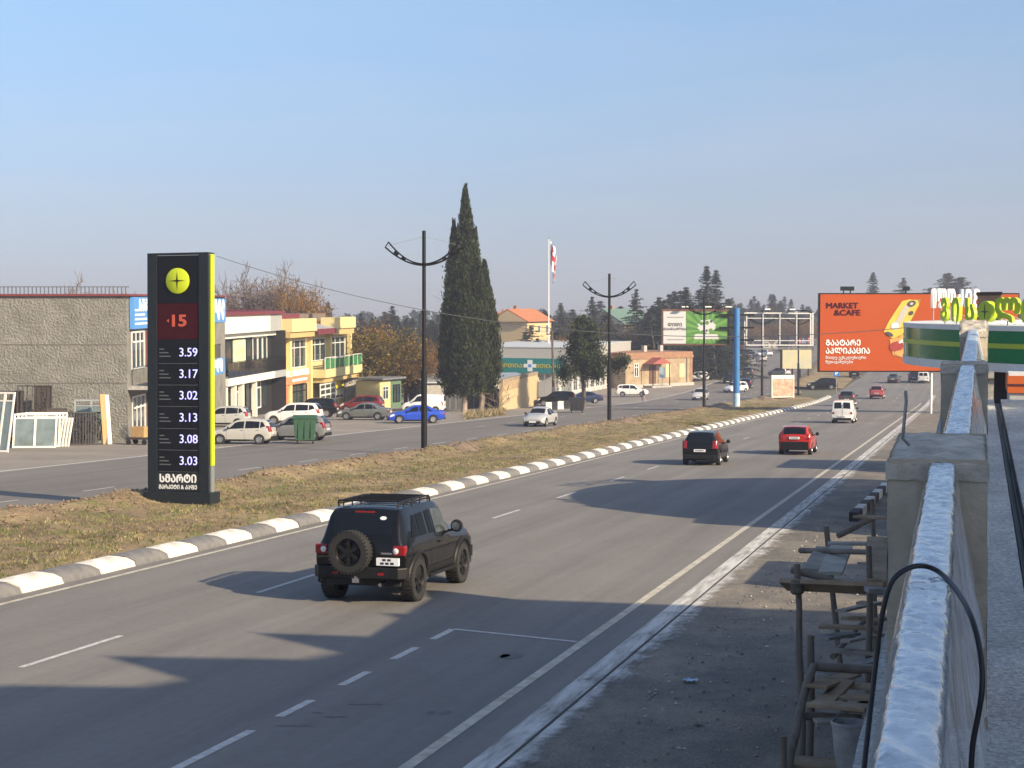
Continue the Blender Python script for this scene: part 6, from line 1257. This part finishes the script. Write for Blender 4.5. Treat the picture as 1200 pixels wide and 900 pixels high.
# ------------------------------------------------------------- second-hand windows and grilles against the stucco wall
def panel_frame(name, label, px, py, w, h, lean, rz, mat, kind, cat, group, n=2):
    t = thing(name, label, cat, M=Matrix.Translation(gp(px, py)) @ Matrix.Rotation(rz, 4, 'Z') @ Matrix.Rotation(-lean, 4, 'X'), group=group); f = .10 if kind == 'w' else .06
    m = MB(); m.box(-w/2, w/2, -.04, .04, 0, f); m.box(-w/2, w/2, -.04, .04, h-f, h); m.box(-w/2, -w/2+f, -.04, .04, f, h-f); m.box(w/2-f, w/2, -.04, .04, f, h-f)
    if kind == 'w':
        for k in range(1, n): xx = -w/2+w*k/n; m.box(xx-f*.6, xx+f*.6, -.045, .045, f, h-f)
        m.box(-w/2+f, w/2-f, -.042, .042, h*.84, h*.84+f*.7)
        m.build('frame', mat, t, bevel=.008)
        for k in range(n): MB().box(-w/2+w*k/n+f*.7, -w/2+w*(k+1)/n-f*.7, -.008, .008, f*.9, h*.845).build('pane', M('pale_glass', (.15, .19, .19), .08, var=.25, scale=1.5, spec=.9), t)
    elif kind == 'g':
        m.build('frame', mat, t); 
        for k in range(1, 7): xx = -w/2+w*k/7; MB().box(xx-.022, xx+.022, -.02, .02, f, h-f).build('bar', mat, t)
        for k in range(14):
            m = MB(); cx_, cz_ = random.uniform(-w*.36, w*.36), random.uniform(h*.15, h*.85); m.tube([(cx_+.16*a/12*math.cos(a*.7), -.02, cz_+.16*a/12*math.sin(a*.7)) for a in range(13)], .021, 4); m.build('scroll', mat, t)
        if n > 1: MB().box(-w*.02, w/2-f, .015, .03, f, h-f).build('backing_sheet', M('brown_sheet', (.05, .035, .03), .7, var=.2), t)
    else:
        m.build('frame', mat, t); MB().box(-w/2+f, w/2-f, -.01, .01, f, h-f).build('panel', M('brown_panel', (.055, .038, .032), .6, var=.15), t)
    return t
WPV = M('pvc_white', (.70, .68, .63), .5, var=.06); IRON = M('dark_iron', (.045, .040, .037), .6, var=.3, scale=6); GS = 'second-hand window frames leaning by the wall'; GI = 'iron grilles leaning by the wall'
for k in range(4): panel_frame('window_frame', ['front white double window of the leaning stack, its two panes facing the road', 'white window frame second in the leaning stack', 'white window frame third in the leaning stack', 'rearmost white window frame of the leaning stack'][k], 40+k*4.2, 525-k*.9, 2.35, 1.95, R_(17), YAW+.12, WPV, 'w', 'window frame', GS)
for k in range(4): panel_frame('narrow_frame', ['narrow white frame leaning directly right of the white double windows', 'second narrow white frame from the double windows', 'third narrow white frame from the double windows', 'narrow white frame at the right end, next to the iron grilles'][k], 67+k*3.6, 523.5, .32, 1.65, R_(14), YAW-.4, WPV, 'w', 'window frame', GS, 1)
panel_frame('window_frame', 'white window frame cut off by the left picture edge, taller than the others', -2, 530, 1.2, 3.2, R_(12), YAW-.3, WPV, 'w', 'window frame', GS)
panel_frame('white_sheet', 'pale hanging sheet beside the left picture edge', 2, 528, .5, 2.0, R_(8), YAW-.6, WPV, 'p', 'panel', None)
panel_frame('glazed_frame', 'large grey-framed glazed window behind the iron grilles', 106, 519.3, 2.0, 2.55, R_(5), YAW, M('alu_frame', (.40, .42, .42), .4, metal=.3, var=.1), 'w', 'window frame', GS)
panel_frame('iron_gate', 'tall dark iron gate leaf with a brown backing leaning on the stucco wall', 39, 519.8, 2.0, 3.4, R_(7), YAW+.05, IRON, 'g', 'gate', GI, 2)
panel_frame('iron_gate', 'tall dark iron gate leaf at the far left of the stucco wall', 10, 519.8, 1.6, 3.1, R_(9), YAW+.1, IRON, 'g', 'gate', GI, 2)
panel_frame('brown_panel', 'brown framed panel propped between the tall gate and the grilles', 66, 521, 1.15, 2.15, R_(16), YAW+.2, IRON, 'p', 'panel', None)
for k in range(5): panel_frame('iron_grille', ['low iron grille with scrollwork at the left of the grille row', 'second low iron grille from the left', 'middle one of the low iron grilles', 'fourth low iron grille from the left', 'low iron grille at the right of the row, beside the orange board'][k], 88+k*6.2, 522-k*.3, 1.25, 1.95, R_(20), YAW+.25, IRON, 'g', 'grille', GI, 1)
t = thing('orange_board', 'upright orange-brown board at the right end of the grille row', 'board', M=Matrix.Translation(gp(126, 520.5)) @ Matrix.Rotation(YAW+.9, 4, 'Z') @ Matrix.Rotation(R_(-6), 4, 'X')); MB().box(-.32, .05, -.03, .03, 0, 2.9).build('board', M('raw_wood', (.42, .22, .09), .8, col2=(.50, .30, .15), scale=2, stretch=(6, 6, .5)), t); MB().box(.052, .30, -.028, .028, 0, 2.85).build('white_edge', WPV, t)
t = thing('carton', 'brown carton on a low cart before the shop door', 'carton', gp(164, 521)+Vector((0, 0, .42))); MB().box(-.42, .42, -.3, .3, .005, .62).build('box', M('cardboard', (.40, .25, .11), .85, var=.12), t, bevel=.01); MB().box(-.43, .43, -.03, .03, .621, .624).build('tape', M('raw_wood', (.42, .22, .09)), t)
t = thing('cart', 'low dark cart carrying a carton before the shop door', 'cart', gp(164, 521)); MB().box(-.7, .7, -.4, .4, .30, .42).build('bed', IRON, t, bevel=.01)
for sx in (-1, 1):
    for sy in (-1, 1): MB().cyl((sx*.5, sy*.40-.03, .16), (sx*.5, sy*.40+.03, .16), .16, .16, 14).build('wheel', DARK, t)
# ------------------------------------------------------------- trees
BARK = M('bark', (.10, .075, .055), .95, var=.35, scale=5, bump=.8, bscale=12, stretch=(1, 1, .3)); BARKP = M('pale_bark', (.26, .21, .17), .95, var=.3, scale=4, bump=.6, bscale=10, stretch=(1, 1, .3)); TWIG = M('twig', (.14, .105, .085), .9, var=.25, scale=2)
CYP = foliage('cypress_leaf', (.012, .022, .010), (.062, .072, .026), (.028, .042, .016), .12)
CON = foliage('conifer_needle', (.010, .022, .014), (.055, .075, .042), (.026, .045, .027), .1); CON2 = foliage('pine_needle', (.020, .032, .012), (.080, .088, .038), (.045, .058, .024), .12)
AUT = foliage('autumn_leaf', (.10, .058, .012), (.42, .21, .035), (.22, .125, .028), .3); OLV = foliage('olive_leaf', (.050, .050, .014), (.30, .19, .038), (.13, .11, .028), .3); EVG = foliage('evergreen_leaf', (.014, .024, .010), (.060, .075, .028), (.030, .046, .016), .12)
def quads(c, d, up, ln, wd):
    """leaf quads: centres c, along d, spread by up"""
    d = d/np.linalg.norm(d, axis=1, keepdims=True); s_ = np.cross(d, up); s_ /= np.maximum(np.linalg.norm(s_, axis=1, keepdims=True), 1e-6)
    L = ln[:, None]*d*.5; Wd = wd[:, None]*s_*.5
    return np.stack([c-L-Wd*.45, c-L*.2+Wd, c+L, c-L*.2-Wd], axis=1)
def rnd(n): v = rng.normal(size=(n, 3)); return v/np.linalg.norm(v, axis=1, keepdims=True)
def cypress_mesh(parent, h, r, spires, nclump, seed):
    rg = np.random.default_rng(seed); Q = []
    core = MB()
    for (sx, sy, z0, z1, rr) in spires:
        prof = lambda t: rr*np.minimum(np.minimum(1, np.clip(t, 0, 1)/.13+.12)**.55, np.clip((1-np.clip(t, 0, 1))/.66, .015, 1)**.80)
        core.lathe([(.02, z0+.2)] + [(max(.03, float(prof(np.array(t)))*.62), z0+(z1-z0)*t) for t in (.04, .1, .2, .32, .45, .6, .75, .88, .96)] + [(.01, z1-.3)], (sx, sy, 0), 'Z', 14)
        n = int(nclump*rr*(z1-z0)/(r*h)); t = rg.random(n)**.85; a = rg.random(n)*2*np.pi; lum = 1+.14*np.sin(a*3+t*9+seed)+.10*np.sin(a*7-t*23)
        rad = prof(t)*lum*(.66+.44*rg.random(n)**1.3); C = np.stack([sx+rad*np.cos(a), sy+rad*np.sin(a), z0+(z1-z0)*t], 1)
        k = 34; cc = np.repeat(C, k, 0); aa = np.repeat(a, k); tt = np.repeat(t, k); f = rg.random(n*k); ch = np.repeat(.9+.7*rg.random(n), k)*np.where(tt > .85, .7, 1)
        w = (.20*np.sin(np.pi*np.clip(f*.9+.08, 0, 1))+.03)*np.where(tt > .72, np.clip((1-tt)*3.2+.12, 0, 1), 1.0); off = rg.normal(size=(n*k, 3))*w[:, None]; off[:, 2] *= .3
        out = np.stack([np.cos(aa), np.sin(aa), np.zeros(n*k)], 1)
        pos = cc+off+np.stack([np.zeros(n*k)]*2+[(f-.35)*ch], 1)+out*(.10*f)[:, None]
        d = np.stack([np.zeros(n*k)]*2+[np.ones(n*k)], 1)+out*.35+rg.normal(size=(n*k, 3))*.28
        Q.append(quads(pos, d, rg.normal(size=(n*k, 3)), .26+.18*rg.random(n*k), .09+.06*rg.random(n*k)))
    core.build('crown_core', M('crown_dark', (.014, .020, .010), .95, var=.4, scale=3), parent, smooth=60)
    return quads_mesh('crown', CYP, np.concatenate(Q), parent)
def cypress(label, px, py, ptop, r, spires, seed, n=900):
    q = gp(px, py); D = (q-CAMP).dot(FW); h = pt(px, ptop, D).z-q.z; t = thing('cypress_tree', label, 'cypress', q, YAW, 'cypresses beside the pharmacy')
    S_ = [(sx, sy, z0, z1*h, rr) for sx, sy, z0, z1, rr in spires]; cypress_mesh(t, h, r, S_, n, seed)
    for sx, sy, z0, z1, rr in spires[:1]: MB().cyl((sx*.5, sy, -.3), (sx, sy, z0+2.5), .30, .22, 12).build('trunk', BARKP, t, smooth=60)
    return t
cypress('tallest dark cypress with several pointed tips, left of the pharmacy', 542, 483, 222, 2.6, [(.30, 0, 1.6, 1.0, 1.38), (-.85, .2, 1.7, .84, 1.08), (-1.35, -.1, 2.0, .56, .78), (1.25, -.2, 1.8, .80, 1.0), (.1, -.8, 2.0, .68, 1.1)], 3, 1500)
cypress('slimmer dark cypress touching the tallest one on its right', 560, 482, 311, 1.7, [(.65, 0, 2.0, 1.0, 1.15), (1.25, .2, 2.2, .80, .90), (-.2, .3, 2.4, .72, .9)], 5, 820)
def conifer(h, r, seed, leafmat=CON, droop=.35, gaps=.0, base=.1, lean=0, multi=1):
    t = thing('conifer_tree', None, 'conifer tree'); rg = np.random.default_rng(seed); Q = []; tr = MB(); br = MB()
    for mI in range(multi):
        ox, oy = (0, 0) if multi == 1 else (rg.normal()*r*.38, rg.normal()*r*.3); hh = h*(1 if mI == 0 else .72+.22*rg.random())
        tr.tube([(ox*.3, oy*.3, -.5), (ox*.7, oy*.7, hh*.35), (ox+lean*.5, oy, hh*.7), (ox+lean, oy, hh)], [.03*h*.55, .02*h*.55, .012*h*.5, .02], 8)
        z = base*hh; 
        while z < hh*.985:
            u_ = (z/hh-base)/(1-base); Lm = r*(1-u_)**.85*(.55+.6*rg.random())+.10; nb = int(5+3*rg.random()) if u_ < .9 else 4; a0 = rg.random()*6.28
            for k in range(nb):
                if rg.random() < gaps: continue
                a = a0+k*6.28/nb+rg.normal()*.25; L = Lm*(.55+.55*rg.random()); el = .25-.5*(1-u_)*droop*1.4+rg.normal()*.1; nseg = max(3, int(L/.30))
                f = (np.arange(nseg)+.5)/nseg; rr_ = L*f; zz = z+rr_*el-droop*L*.45*f**2+(.12*L*np.clip(f-.75, 0, 1)); xs_ = ox*(.3+.7*z/hh)+lean*max(0, z/hh-.3)+rr_*np.cos(a); ys_ = oy*(.3+.7*z/hh)+rr_*np.sin(a)
                P = np.stack([xs_, ys_, zz], 1); m_ = 8; PP = np.repeat(P, m_, 0); ff = np.repeat(f, m_); n_ = len(PP)
                PP = PP+rg.normal(size=(n_, 3))*np.array([.13, .13, .06])*(.35+.75*(1-ff))[:, None]*(h/14)**.5
                d = np.stack([np.cos(a)*np.ones(n_), np.sin(a)*np.ones(n_), -.35*np.ones(n_)], 1)+rg.normal(size=(n_, 3))*.55
                Q.append(quads(PP, d, np.array([[0, 0, 1.]])+rg.normal(size=(n_, 3))*.4, (.30+.26*rg.random(n_))*(h/14)**.6, (.085+.07*rg.random(n_))*(h/14)**.6))
            z += max(.26, hh*.040*(1.2-u_*.75))*(.7+.6*rg.random())
    tr.build('trunk', BARK, t, smooth=60); quads_mesh('crown', leafmat, np.concatenate(Q), t)
    t['h'] = h; return t
def branches(rg, b, p, d, L, r, lev, tips, spread=.6, up=.15, n=6, kids_=3):
    pts = [p]; q = p.copy(); dd = d.copy()
    r = max(r, .022)
    for k in range(4):
        dd = (dd+Vector(rg.normal(size=3))*.16+Vector((0, 0, up*.3))).normalized(); q = q+dd*L/4; pts.append(q.copy())
    b.tube(pts, [r*(1-.42*i/4) for i in range(5)], n if lev > 1 else 3)
    if lev == 0: tips.append((q, dd)); return
    tips.append((pts[3], dd)) if lev <= 1 else None
    for k in range(kids_+(lev > 2)):
        i = 1+int(rg.random()*3.99) if k else 4; nd = (dd+Vector(rg.normal(size=3))*spread+Vector((0, 0, up))).normalized(); branches(rg, b, pts[min(i, 4)].copy(), nd, L*(.62+.2*rg.random()), r*.52*(1 if k else 1.1), lev-1, tips, spread, up, max(3, n-1), kids_)
def broadleaf(h, r, seed, leafmat, nleaf=30, lev=3, size=.34, dens=1.0, bark=BARK, trunk=.22, ball=.75):
    t = thing('broadleaf_tree', None, 'tree'); rg = np.random.default_rng(seed); tr = MB(); tips = []
    tr.tube([(0, 0, -.4), (rg.normal()*.1, rg.normal()*.1, h*trunk*.6), (rg.normal()*.15, rg.normal()*.15, h*trunk)], [.028*h, .022*h, .020*h], 9); tr.build('trunk', bark, t, smooth=60); br = MB()
    for k in range(5):
        a = k*1.257+rg.normal()*.3; branches(rg, br, Vector((0, 0, h*trunk*(.9+.02*k))), Vector((math.cos(a)*r/h*1.5, math.sin(a)*r/h*1.5, .75)).normalized(), h*.30, .013*h, lev, tips)
    br.build('limbs', bark if nleaf else TWIG, t, smooth=60)
    if nleaf:
        P = np.array([p[:] for p, _ in tips]); P = P[rg.random(len(P)) < dens]; sc_ = np.array([r/max(1e-3, np.percentile(np.abs(P[:, 0]), 97)), r/max(1e-3, np.percentile(np.abs(P[:, 1]), 97)), 1.0]); P = P*np.minimum(sc_, 1.6)
        PP = np.repeat(P, nleaf, 0); n_ = len(PP); PP = PP+rg.normal(size=(n_, 3))*ball*np.array([1, 1, .8])*(h/9)**.5; ok = PP[:, 2] > .4; PP = PP[ok]; n_ = len(PP)
        quads_mesh('crown', leafmat, quads(PP, rg.normal(size=(n_, 3)), rg.normal(size=(n_, 3)), size*(.6+.7*rg.random(n_)), size*.62*(.6+.6*rg.random(n_))), t)
    t['h'] = h; return t
def plant(proto, label, group, px, ptop, D, sx=1.0, rz=None, first=False, zoff=0.0):
    p = pt(px, 429, D); z0 = gz(p.y)+zoff; zt = pt(px, ptop, D).z; s_ = (zt-z0)/proto['h']
    o = proto if first else dup(proto); o.location = (p.x, p.y, z0); o.rotation_euler = (0, 0, random.uniform(0, 6.28) if rz is None else rz); o.scale = (s_*sx, s_*sx, s_); o['label'] = label; o['group'] = group; return o
CA = conifer(15, 4.6, 11); CB = conifer(17, 6.4, 12, droop=.55, gaps=.12, multi=4); CC_ = conifer(14, 4.0, 13, CON2, droop=.2, gaps=.1, multi=2); CD = conifer(16, 6.8, 14, droop=.45, gaps=.22, lean=1.6, multi=2)
GC_ = 'conifers rising behind the buildings'
# (prototype, px, top py, depth, width, label)
TR = [
 (CC_, 386, 340, 330, .9, 'thin spire conifer above the right parapet of the yellow building'), (CB, 432, 366, 300, 1.0, 'dark conifer behind the autumn tree beside the yellow building'), (CB, 464, 357, 310, 1.05, 'broad dark conifer left of the nearest lamp post'), (CA, 483, 372, 330, 1.2, 'smaller conifer close left of the nearest lamp post'), (CB, 512, 368, 290, 1.1, 'conifer between the nearest lamp post and the cypresses'),
 (CD, 600, 380, 262, 1.5, 'dark spreading conifer in front of the yellow orange-roofed house'), (CB, 624, 388, 250, 1.2, 'low dark conifer right below the tall yellow house'), (CA, 638, 362, 360, .9, 'conifer behind the tall yellow house'), (CA, 657, 354, 330, 1.0, 'spruce just right of the flagpole'), (CC_, 668, 364, 340, 1.2, 'grey-green spruce second from the flagpole'),
 (CD, 690, 346, 300, 1.0, 'conifer showing above the pharmacy tree'), (CB, 706, 356, 320, 1.1, 'dense conifer left of the second lamp post'), (CD, 730, 337, 262, .8, 'tall gappy conifer right of the second lamp post'), (CA, 750, 366, 340, 1.1, 'conifer behind the green-roofed house'), (CB, 772, 344, 280, 1.25, 'big dark leaning conifer left of the green billboard'), (CA, 790, 340, 300, 1.1, 'dark conifer above the white half of the billboard'), (CA, 804, 335, 290, 1.1, 'pointed conifer above the middle of the green billboard'),
 (CB, 820, 352, 275, 1.3, 'wide conifer filling the gap behind the third lamp post'), (CA, 828, 310, 285, .85, 'tallest spired conifer above the third lamp post'), (CA, 839, 315, 288, .8, 'second tall spire right of the tallest conifer'), (CB, 848, 352, 300, 1.1, 'conifer left of the top of the blue column'), (CB, 762, 392, 262, 1.5, 'dense low conifer behind the brick house'), (CB, 800, 396, 270, 1.5, 'dense low conifer under the green billboard'),
 (CB, 410, 372, 330, 1.3, 'dim conifer far behind the autumn trees, right of the yellow building'), (CB, 448, 364, 340, 1.3, 'bushy conifer between two larger ones left of the nearest lamp post'), (CD, 498, 364, 330, 1.2, 'flat-limbed conifer right of the nearest lamp post'), (CB, 592, 386, 330, 1.4, 'hazy conifer beside the left orange roof'),
 (CB, 646, 374, 345, 1.4, 'blue-green conifer directly behind the flagpole foot'), (CB, 678, 362, 345, 1.5, 'bushy far conifer left of the pharmacy tree'), (CB, 717, 352, 350, 1.5, 'bushy far conifer just right of the second lamp post'), (CB, 740, 358, 330, 1.4, 'broad conifer left of the green-roofed house'), (CB, 758, 350, 320, 1.4, 'broad conifer right of the green-roofed house'), (CB, 783, 352, 300, 1.5, 'broad dark conifer behind the white half of the billboard'), (CB, 812, 340, 300, 1.4, 'broad dark conifer behind the green half of the billboard'), (CB, 836, 338, 292, 1.3, 'broad dark conifer under the two tall spires'),
 (CD, 768, 346, 262, 1.3, 'dark cedar with long bare upper limbs left of the green billboard'), (CB, 793, 350, 262, 1.2, 'dark cedar close behind the white half of the billboard'), (CD, 843, 350, 265, 1.2, 'spreading cedar between the green billboard and the blue column'), (CB, 818, 344, 266, 1.1, 'dense cedar close behind the third lamp post'),
 (CA, 1023, 318, 470, .95, 'thin-topped conifer behind the left half of the orange billboard'), (CD, 1058, 326, 465, 1.1, 'flat-topped conifer behind the middle of the orange billboard'), (CD, 1196, 352, 330, 1.0, 'far conifer at the right picture edge beyond the lime letters')]
used = set()
for proto, px, ptop, D, sx, lab_ in TR:
    plant(proto, lab_, GC_, px, ptop, D, sx*1.2, first=proto.name not in used); used.add(proto.name)
FARX = [(856, 352), (864, 348), (872, 356), (880, 350), (888, 346), (896, 352), (903, 344), (912, 347), (919, 343), (927, 350), (934, 356), (942, 362), (950, 372), (846, 358), (956, 380)]
FARL = ['hazy far conifer whose tip shows immediately left of the blue column', 'hazy far conifer standing behind the blue column', 'hazy far conifer first to the right of the blue column', 'hazy far conifer above the left corner of the empty frame', 'tall hazy conifer left of the fourth lamp post', 'lower hazy conifer behind the fourth lamp post', 'tallest hazy conifer right of the fourth lamp post', 'hazy conifer above the middle of the empty frame', 'pointed hazy conifer above the right floodlight of the empty frame', 'hazy conifer left of the fifth lamp post', 'hazy conifer behind the fifth lamp post', 'hazy conifer above the right corner of the empty frame', 'low hazy conifer in the gap between the empty frame and the orange billboard', 'broad hazy conifer between the green billboard and the blue column', 'last low hazy conifer touching the left edge of the orange billboard']
for i, (px, ptop) in enumerate(FARX): plant((CA, CB, CC_)[i % 3], FARL[i], 'far conifer belt at the end of the road', px, ptop, 440+(i*37) % 90, 1.25)
# autumn and bare trees
BA = broadleaf(9, 3.6, 21, OLV, 60, size=.24); BB = broadleaf(8.5, 3.4, 22, AUT, 52, size=.24, dens=.8); BC = broadleaf(8, 3.2, 23, AUT, 26, 4, size=.15, dens=.45, ball=.45); BD = broadleaf(9, 3.2, 24, None, 0, 5)
GA = 'autumn trees behind the shops'
for proto, px, ptop, D, sx, lab_, f in (
 (BA, 436, 378, 178, 1.25, 'dense olive and orange autumn tree right beside the yellow building', 1), (BB, 420, 372, 186, 1.0, 'orange autumn tree close to the corner of the yellow building', 1), (BB, 455, 392, 190, 1.1, 'rust-coloured autumn tree left of the nearest lamp post', 0), (BC, 476, 392, 180, 1.15, 'half bare brown tree behind the lamp post', 1), (BC, 508, 402, 186, 1.1, 'half bare brown tree just left of the cypresses', 0), (BA, 492, 440, 182, 1.4, 'low olive bush behind the white van', 0), (BA, 520, 440, 180, 1.3, 'low olive bush beside the cypress trunks', 0),
 (BD, 304, 318, 205, .9, 'bare tree rising behind the white shop building, leftmost of the three', 1), (BD, 326, 316, 210, .9, 'bare tree in the middle behind the white shop building', 0), (BC, 345, 322, 200, .6, 'half bare orange tree behind the right end of the white shop building', 0), (BB, 360, 342, 205, .6, 'orange-leaved tree behind the yellow building', 0), (BD, 108, 329, 170, .9, 'bare treetop showing above the stucco building', 0),
 (BC, 655, 392, 250, 1.0, 'brown half bare tree right of the flagpole behind the pharmacy roof', 0), (BC, 905, 378, 400, 1.0, 'brown tree seen through the empty billboard frame', 0), (BC, 928, 372, 400, 1.0, 'reddish brown tree seen through the right part of the empty frame', 0), (BC, 945, 372, 390, 1.0, 'brown tree left of the orange billboard', 0), (BC, 745, 378, 290, 1.0, 'brown half bare tree before the green-roofed house', 0), (BA, 700, 372, 300, 1.2, 'olive tree behind the pharmacy tree', 0), (BC, 885, 380, 420, 1.3, 'dull brown tree right of the blue column', 0)):
    plant(proto, lab_, GA, px, ptop, D, sx, first=bool(f))
PN = conifer(12, 5.0, 31, CON2, droop=.1, gaps=.05, multi=3); plant(PN, 'round bushy pine behind the orange billboard, right of the flat-topped conifer', GC_, 1110, 320, 455, 2.1, first=True)
for px, ptop, D, lab_ in ((612, 384, 320, 'round bushy pine below the tall yellow house'), (645, 368, 330, 'round bushy pine right behind the flagpole'), (672, 372, 318, 'round bushy pine left of the evergreen tree top'), (705, 364, 325, 'round bushy pine left of the second lamp post'), (722, 372, 310, 'round bushy pine just right of the second lamp post'), (768, 362, 300, 'round bushy pine left of the green billboard edge'), (798, 352, 305, 'round bushy pine above the white half of the billboard'), (850, 362, 310, 'round bushy pine next to the top of the blue column'), (440, 376, 300, 'round bushy pine behind the orange tree crown'), (500, 374, 300, 'round bushy pine left of the tallest cypress'), (470, 370, 320, 'round bushy pine behind the nearest lamp post')): plant(PN, lab_, GC_, px, ptop, D, 1.5)
# evergreen in front of the pharmacy
q = gp(683, 479); D = (q-CAMP).dot(FW); t = thing('evergreen_tree', 'dark irregular evergreen tree on a bare trunk in front of the pharmacy', 'tree', q); rg = np.random.default_rng(41); hh = pt(683, 374, D).z-q.z
MB().tube([(0,0,-.3), (.1, 0, hh*.2), (-.1, .1, hh*.38), (.1, 0, hh*.7), (.05, 0, hh*.92)], [.27, .22, .2, .12, .04], 10).build('trunk', BARK, t, smooth=60)
lm = MB(); Q = []
for k in range(70):
    u_ = rg.random(); z = hh*(.36+.62*u_); rad = (2.3*(1-u_)**.6*(.25+.95*rg.random())+.12)*(1 if u_ > .08 else .7); a = rg.random()*6.28
    if k < 5: u_, z, rad, a = .22+.04*k, hh*(.50+.02*k), 3.2+.35*k, YAW+rg.normal()*.12
    c = np.array([rad*math.cos(a), rad*math.sin(a), z-.25*rad*.3]); lm.tube([(0, 0, z-.5), (c[0]*.5, c[1]*.5, z-.3), tuple(c)], [.06, .04, .015], 4)
    n_ = 260; P = c+rg.normal(size=(n_, 3))*np.array([.42, .42, .40])*(.55+.7*rg.random()); Q.append(quads(P, rg.normal(size=(n_, 3))+np.array([0, 0, .5]), rg.normal(size=(n_, 3)), .22+.18*rg.random(n_), .09+.08*rg.random(n_)))
lm.build('limbs', BARK, t, smooth=60); quads_mesh('crown', EVG, np.concatenate(Q), t)
# dry scrub along the lot edge
V = []
for i in range(2600):
    x, y = 0, 0; k = random.random(); p = gp(lerp(545, 592, k), lerp(489, 484, k)+random.uniform(-3, 3)); hgt = random.uniform(.1, .55)*(.4+random.random())
    a = random.uniform(0, 6.28); V.append(((p.x-.04*math.cos(a), p.y-.04*math.sin(a), 0), (p.x+.04*math.cos(a), p.y+.04*math.sin(a), 0), (p.x+random.gauss(0, .2), p.y+random.gauss(0, .2), hgt)))
quads_mesh('dry_scrub', _mats['grass_dry'], np.array(V), None, 'stuff')
t = thing('bare_shrub', 'leafless shrub at the left end of the yellow wall', 'shrub', gp(584, 482)); b = MB(); tp = []; rg = np.random.default_rng(5)
for k in range(6): branches(rg, b, Vector((0, 0, 0)), Vector((rg.normal()*.5, rg.normal()*.5, 1)).normalized(), 1.5, .035, 2, tp)
b.build('stems', TWIG, t)
# far wood closing the valley: one mass
rg = np.random.default_rng(77); Q = []
for i in range(520):
    xc = rg.uniform(-.42, .42); yc = rg.uniform(520, 700); p = cs(xc*yc, yc); 
    h_ = rg.uniform(5, 10); n_ = 60; f = rg.random(n_); P = np.stack([p.x+rg.normal(size=n_)*2.2*(1-f*.8), p.y+rg.normal(size=n_)*2.2*(1-f*.8), gz(p.y)+h_*f*np.ones(n_)], 1); Q.append(quads(P, rg.normal(size=(n_, 3))+np.array([0, 0, .6]), rg.normal(size=(n_, 3)), 2.2+1.5*rg.random(n_), 1.2+.8*rg.random(n_)))
quads_mesh('far_wood', CON, np.concatenate(Q), None, 'stuff')

# ------------------------------------------------------------- haze
hz = MB().box(-1150, 1150, -150, 1250, -1.4, 62).build('haze', [], None); hz['kind'] = 'stuff'
hm = bpy.data.materials.new('haze_air'); hm.use_nodes = True; n = hm.node_tree.nodes; n.remove(n['Principled BSDF']); v = n.new('ShaderNodeVolumePrincipled'); v.inputs['Color'].default_value = (.80, .82, 1.0, 1); v.inputs['Density'].default_value = .0006; v.inputs['Anisotropy'].default_value = .2
hm.node_tree.links.new(v.outputs[0], n['Material Output'].inputs['Volume']); hz.data.materials.append(hm)
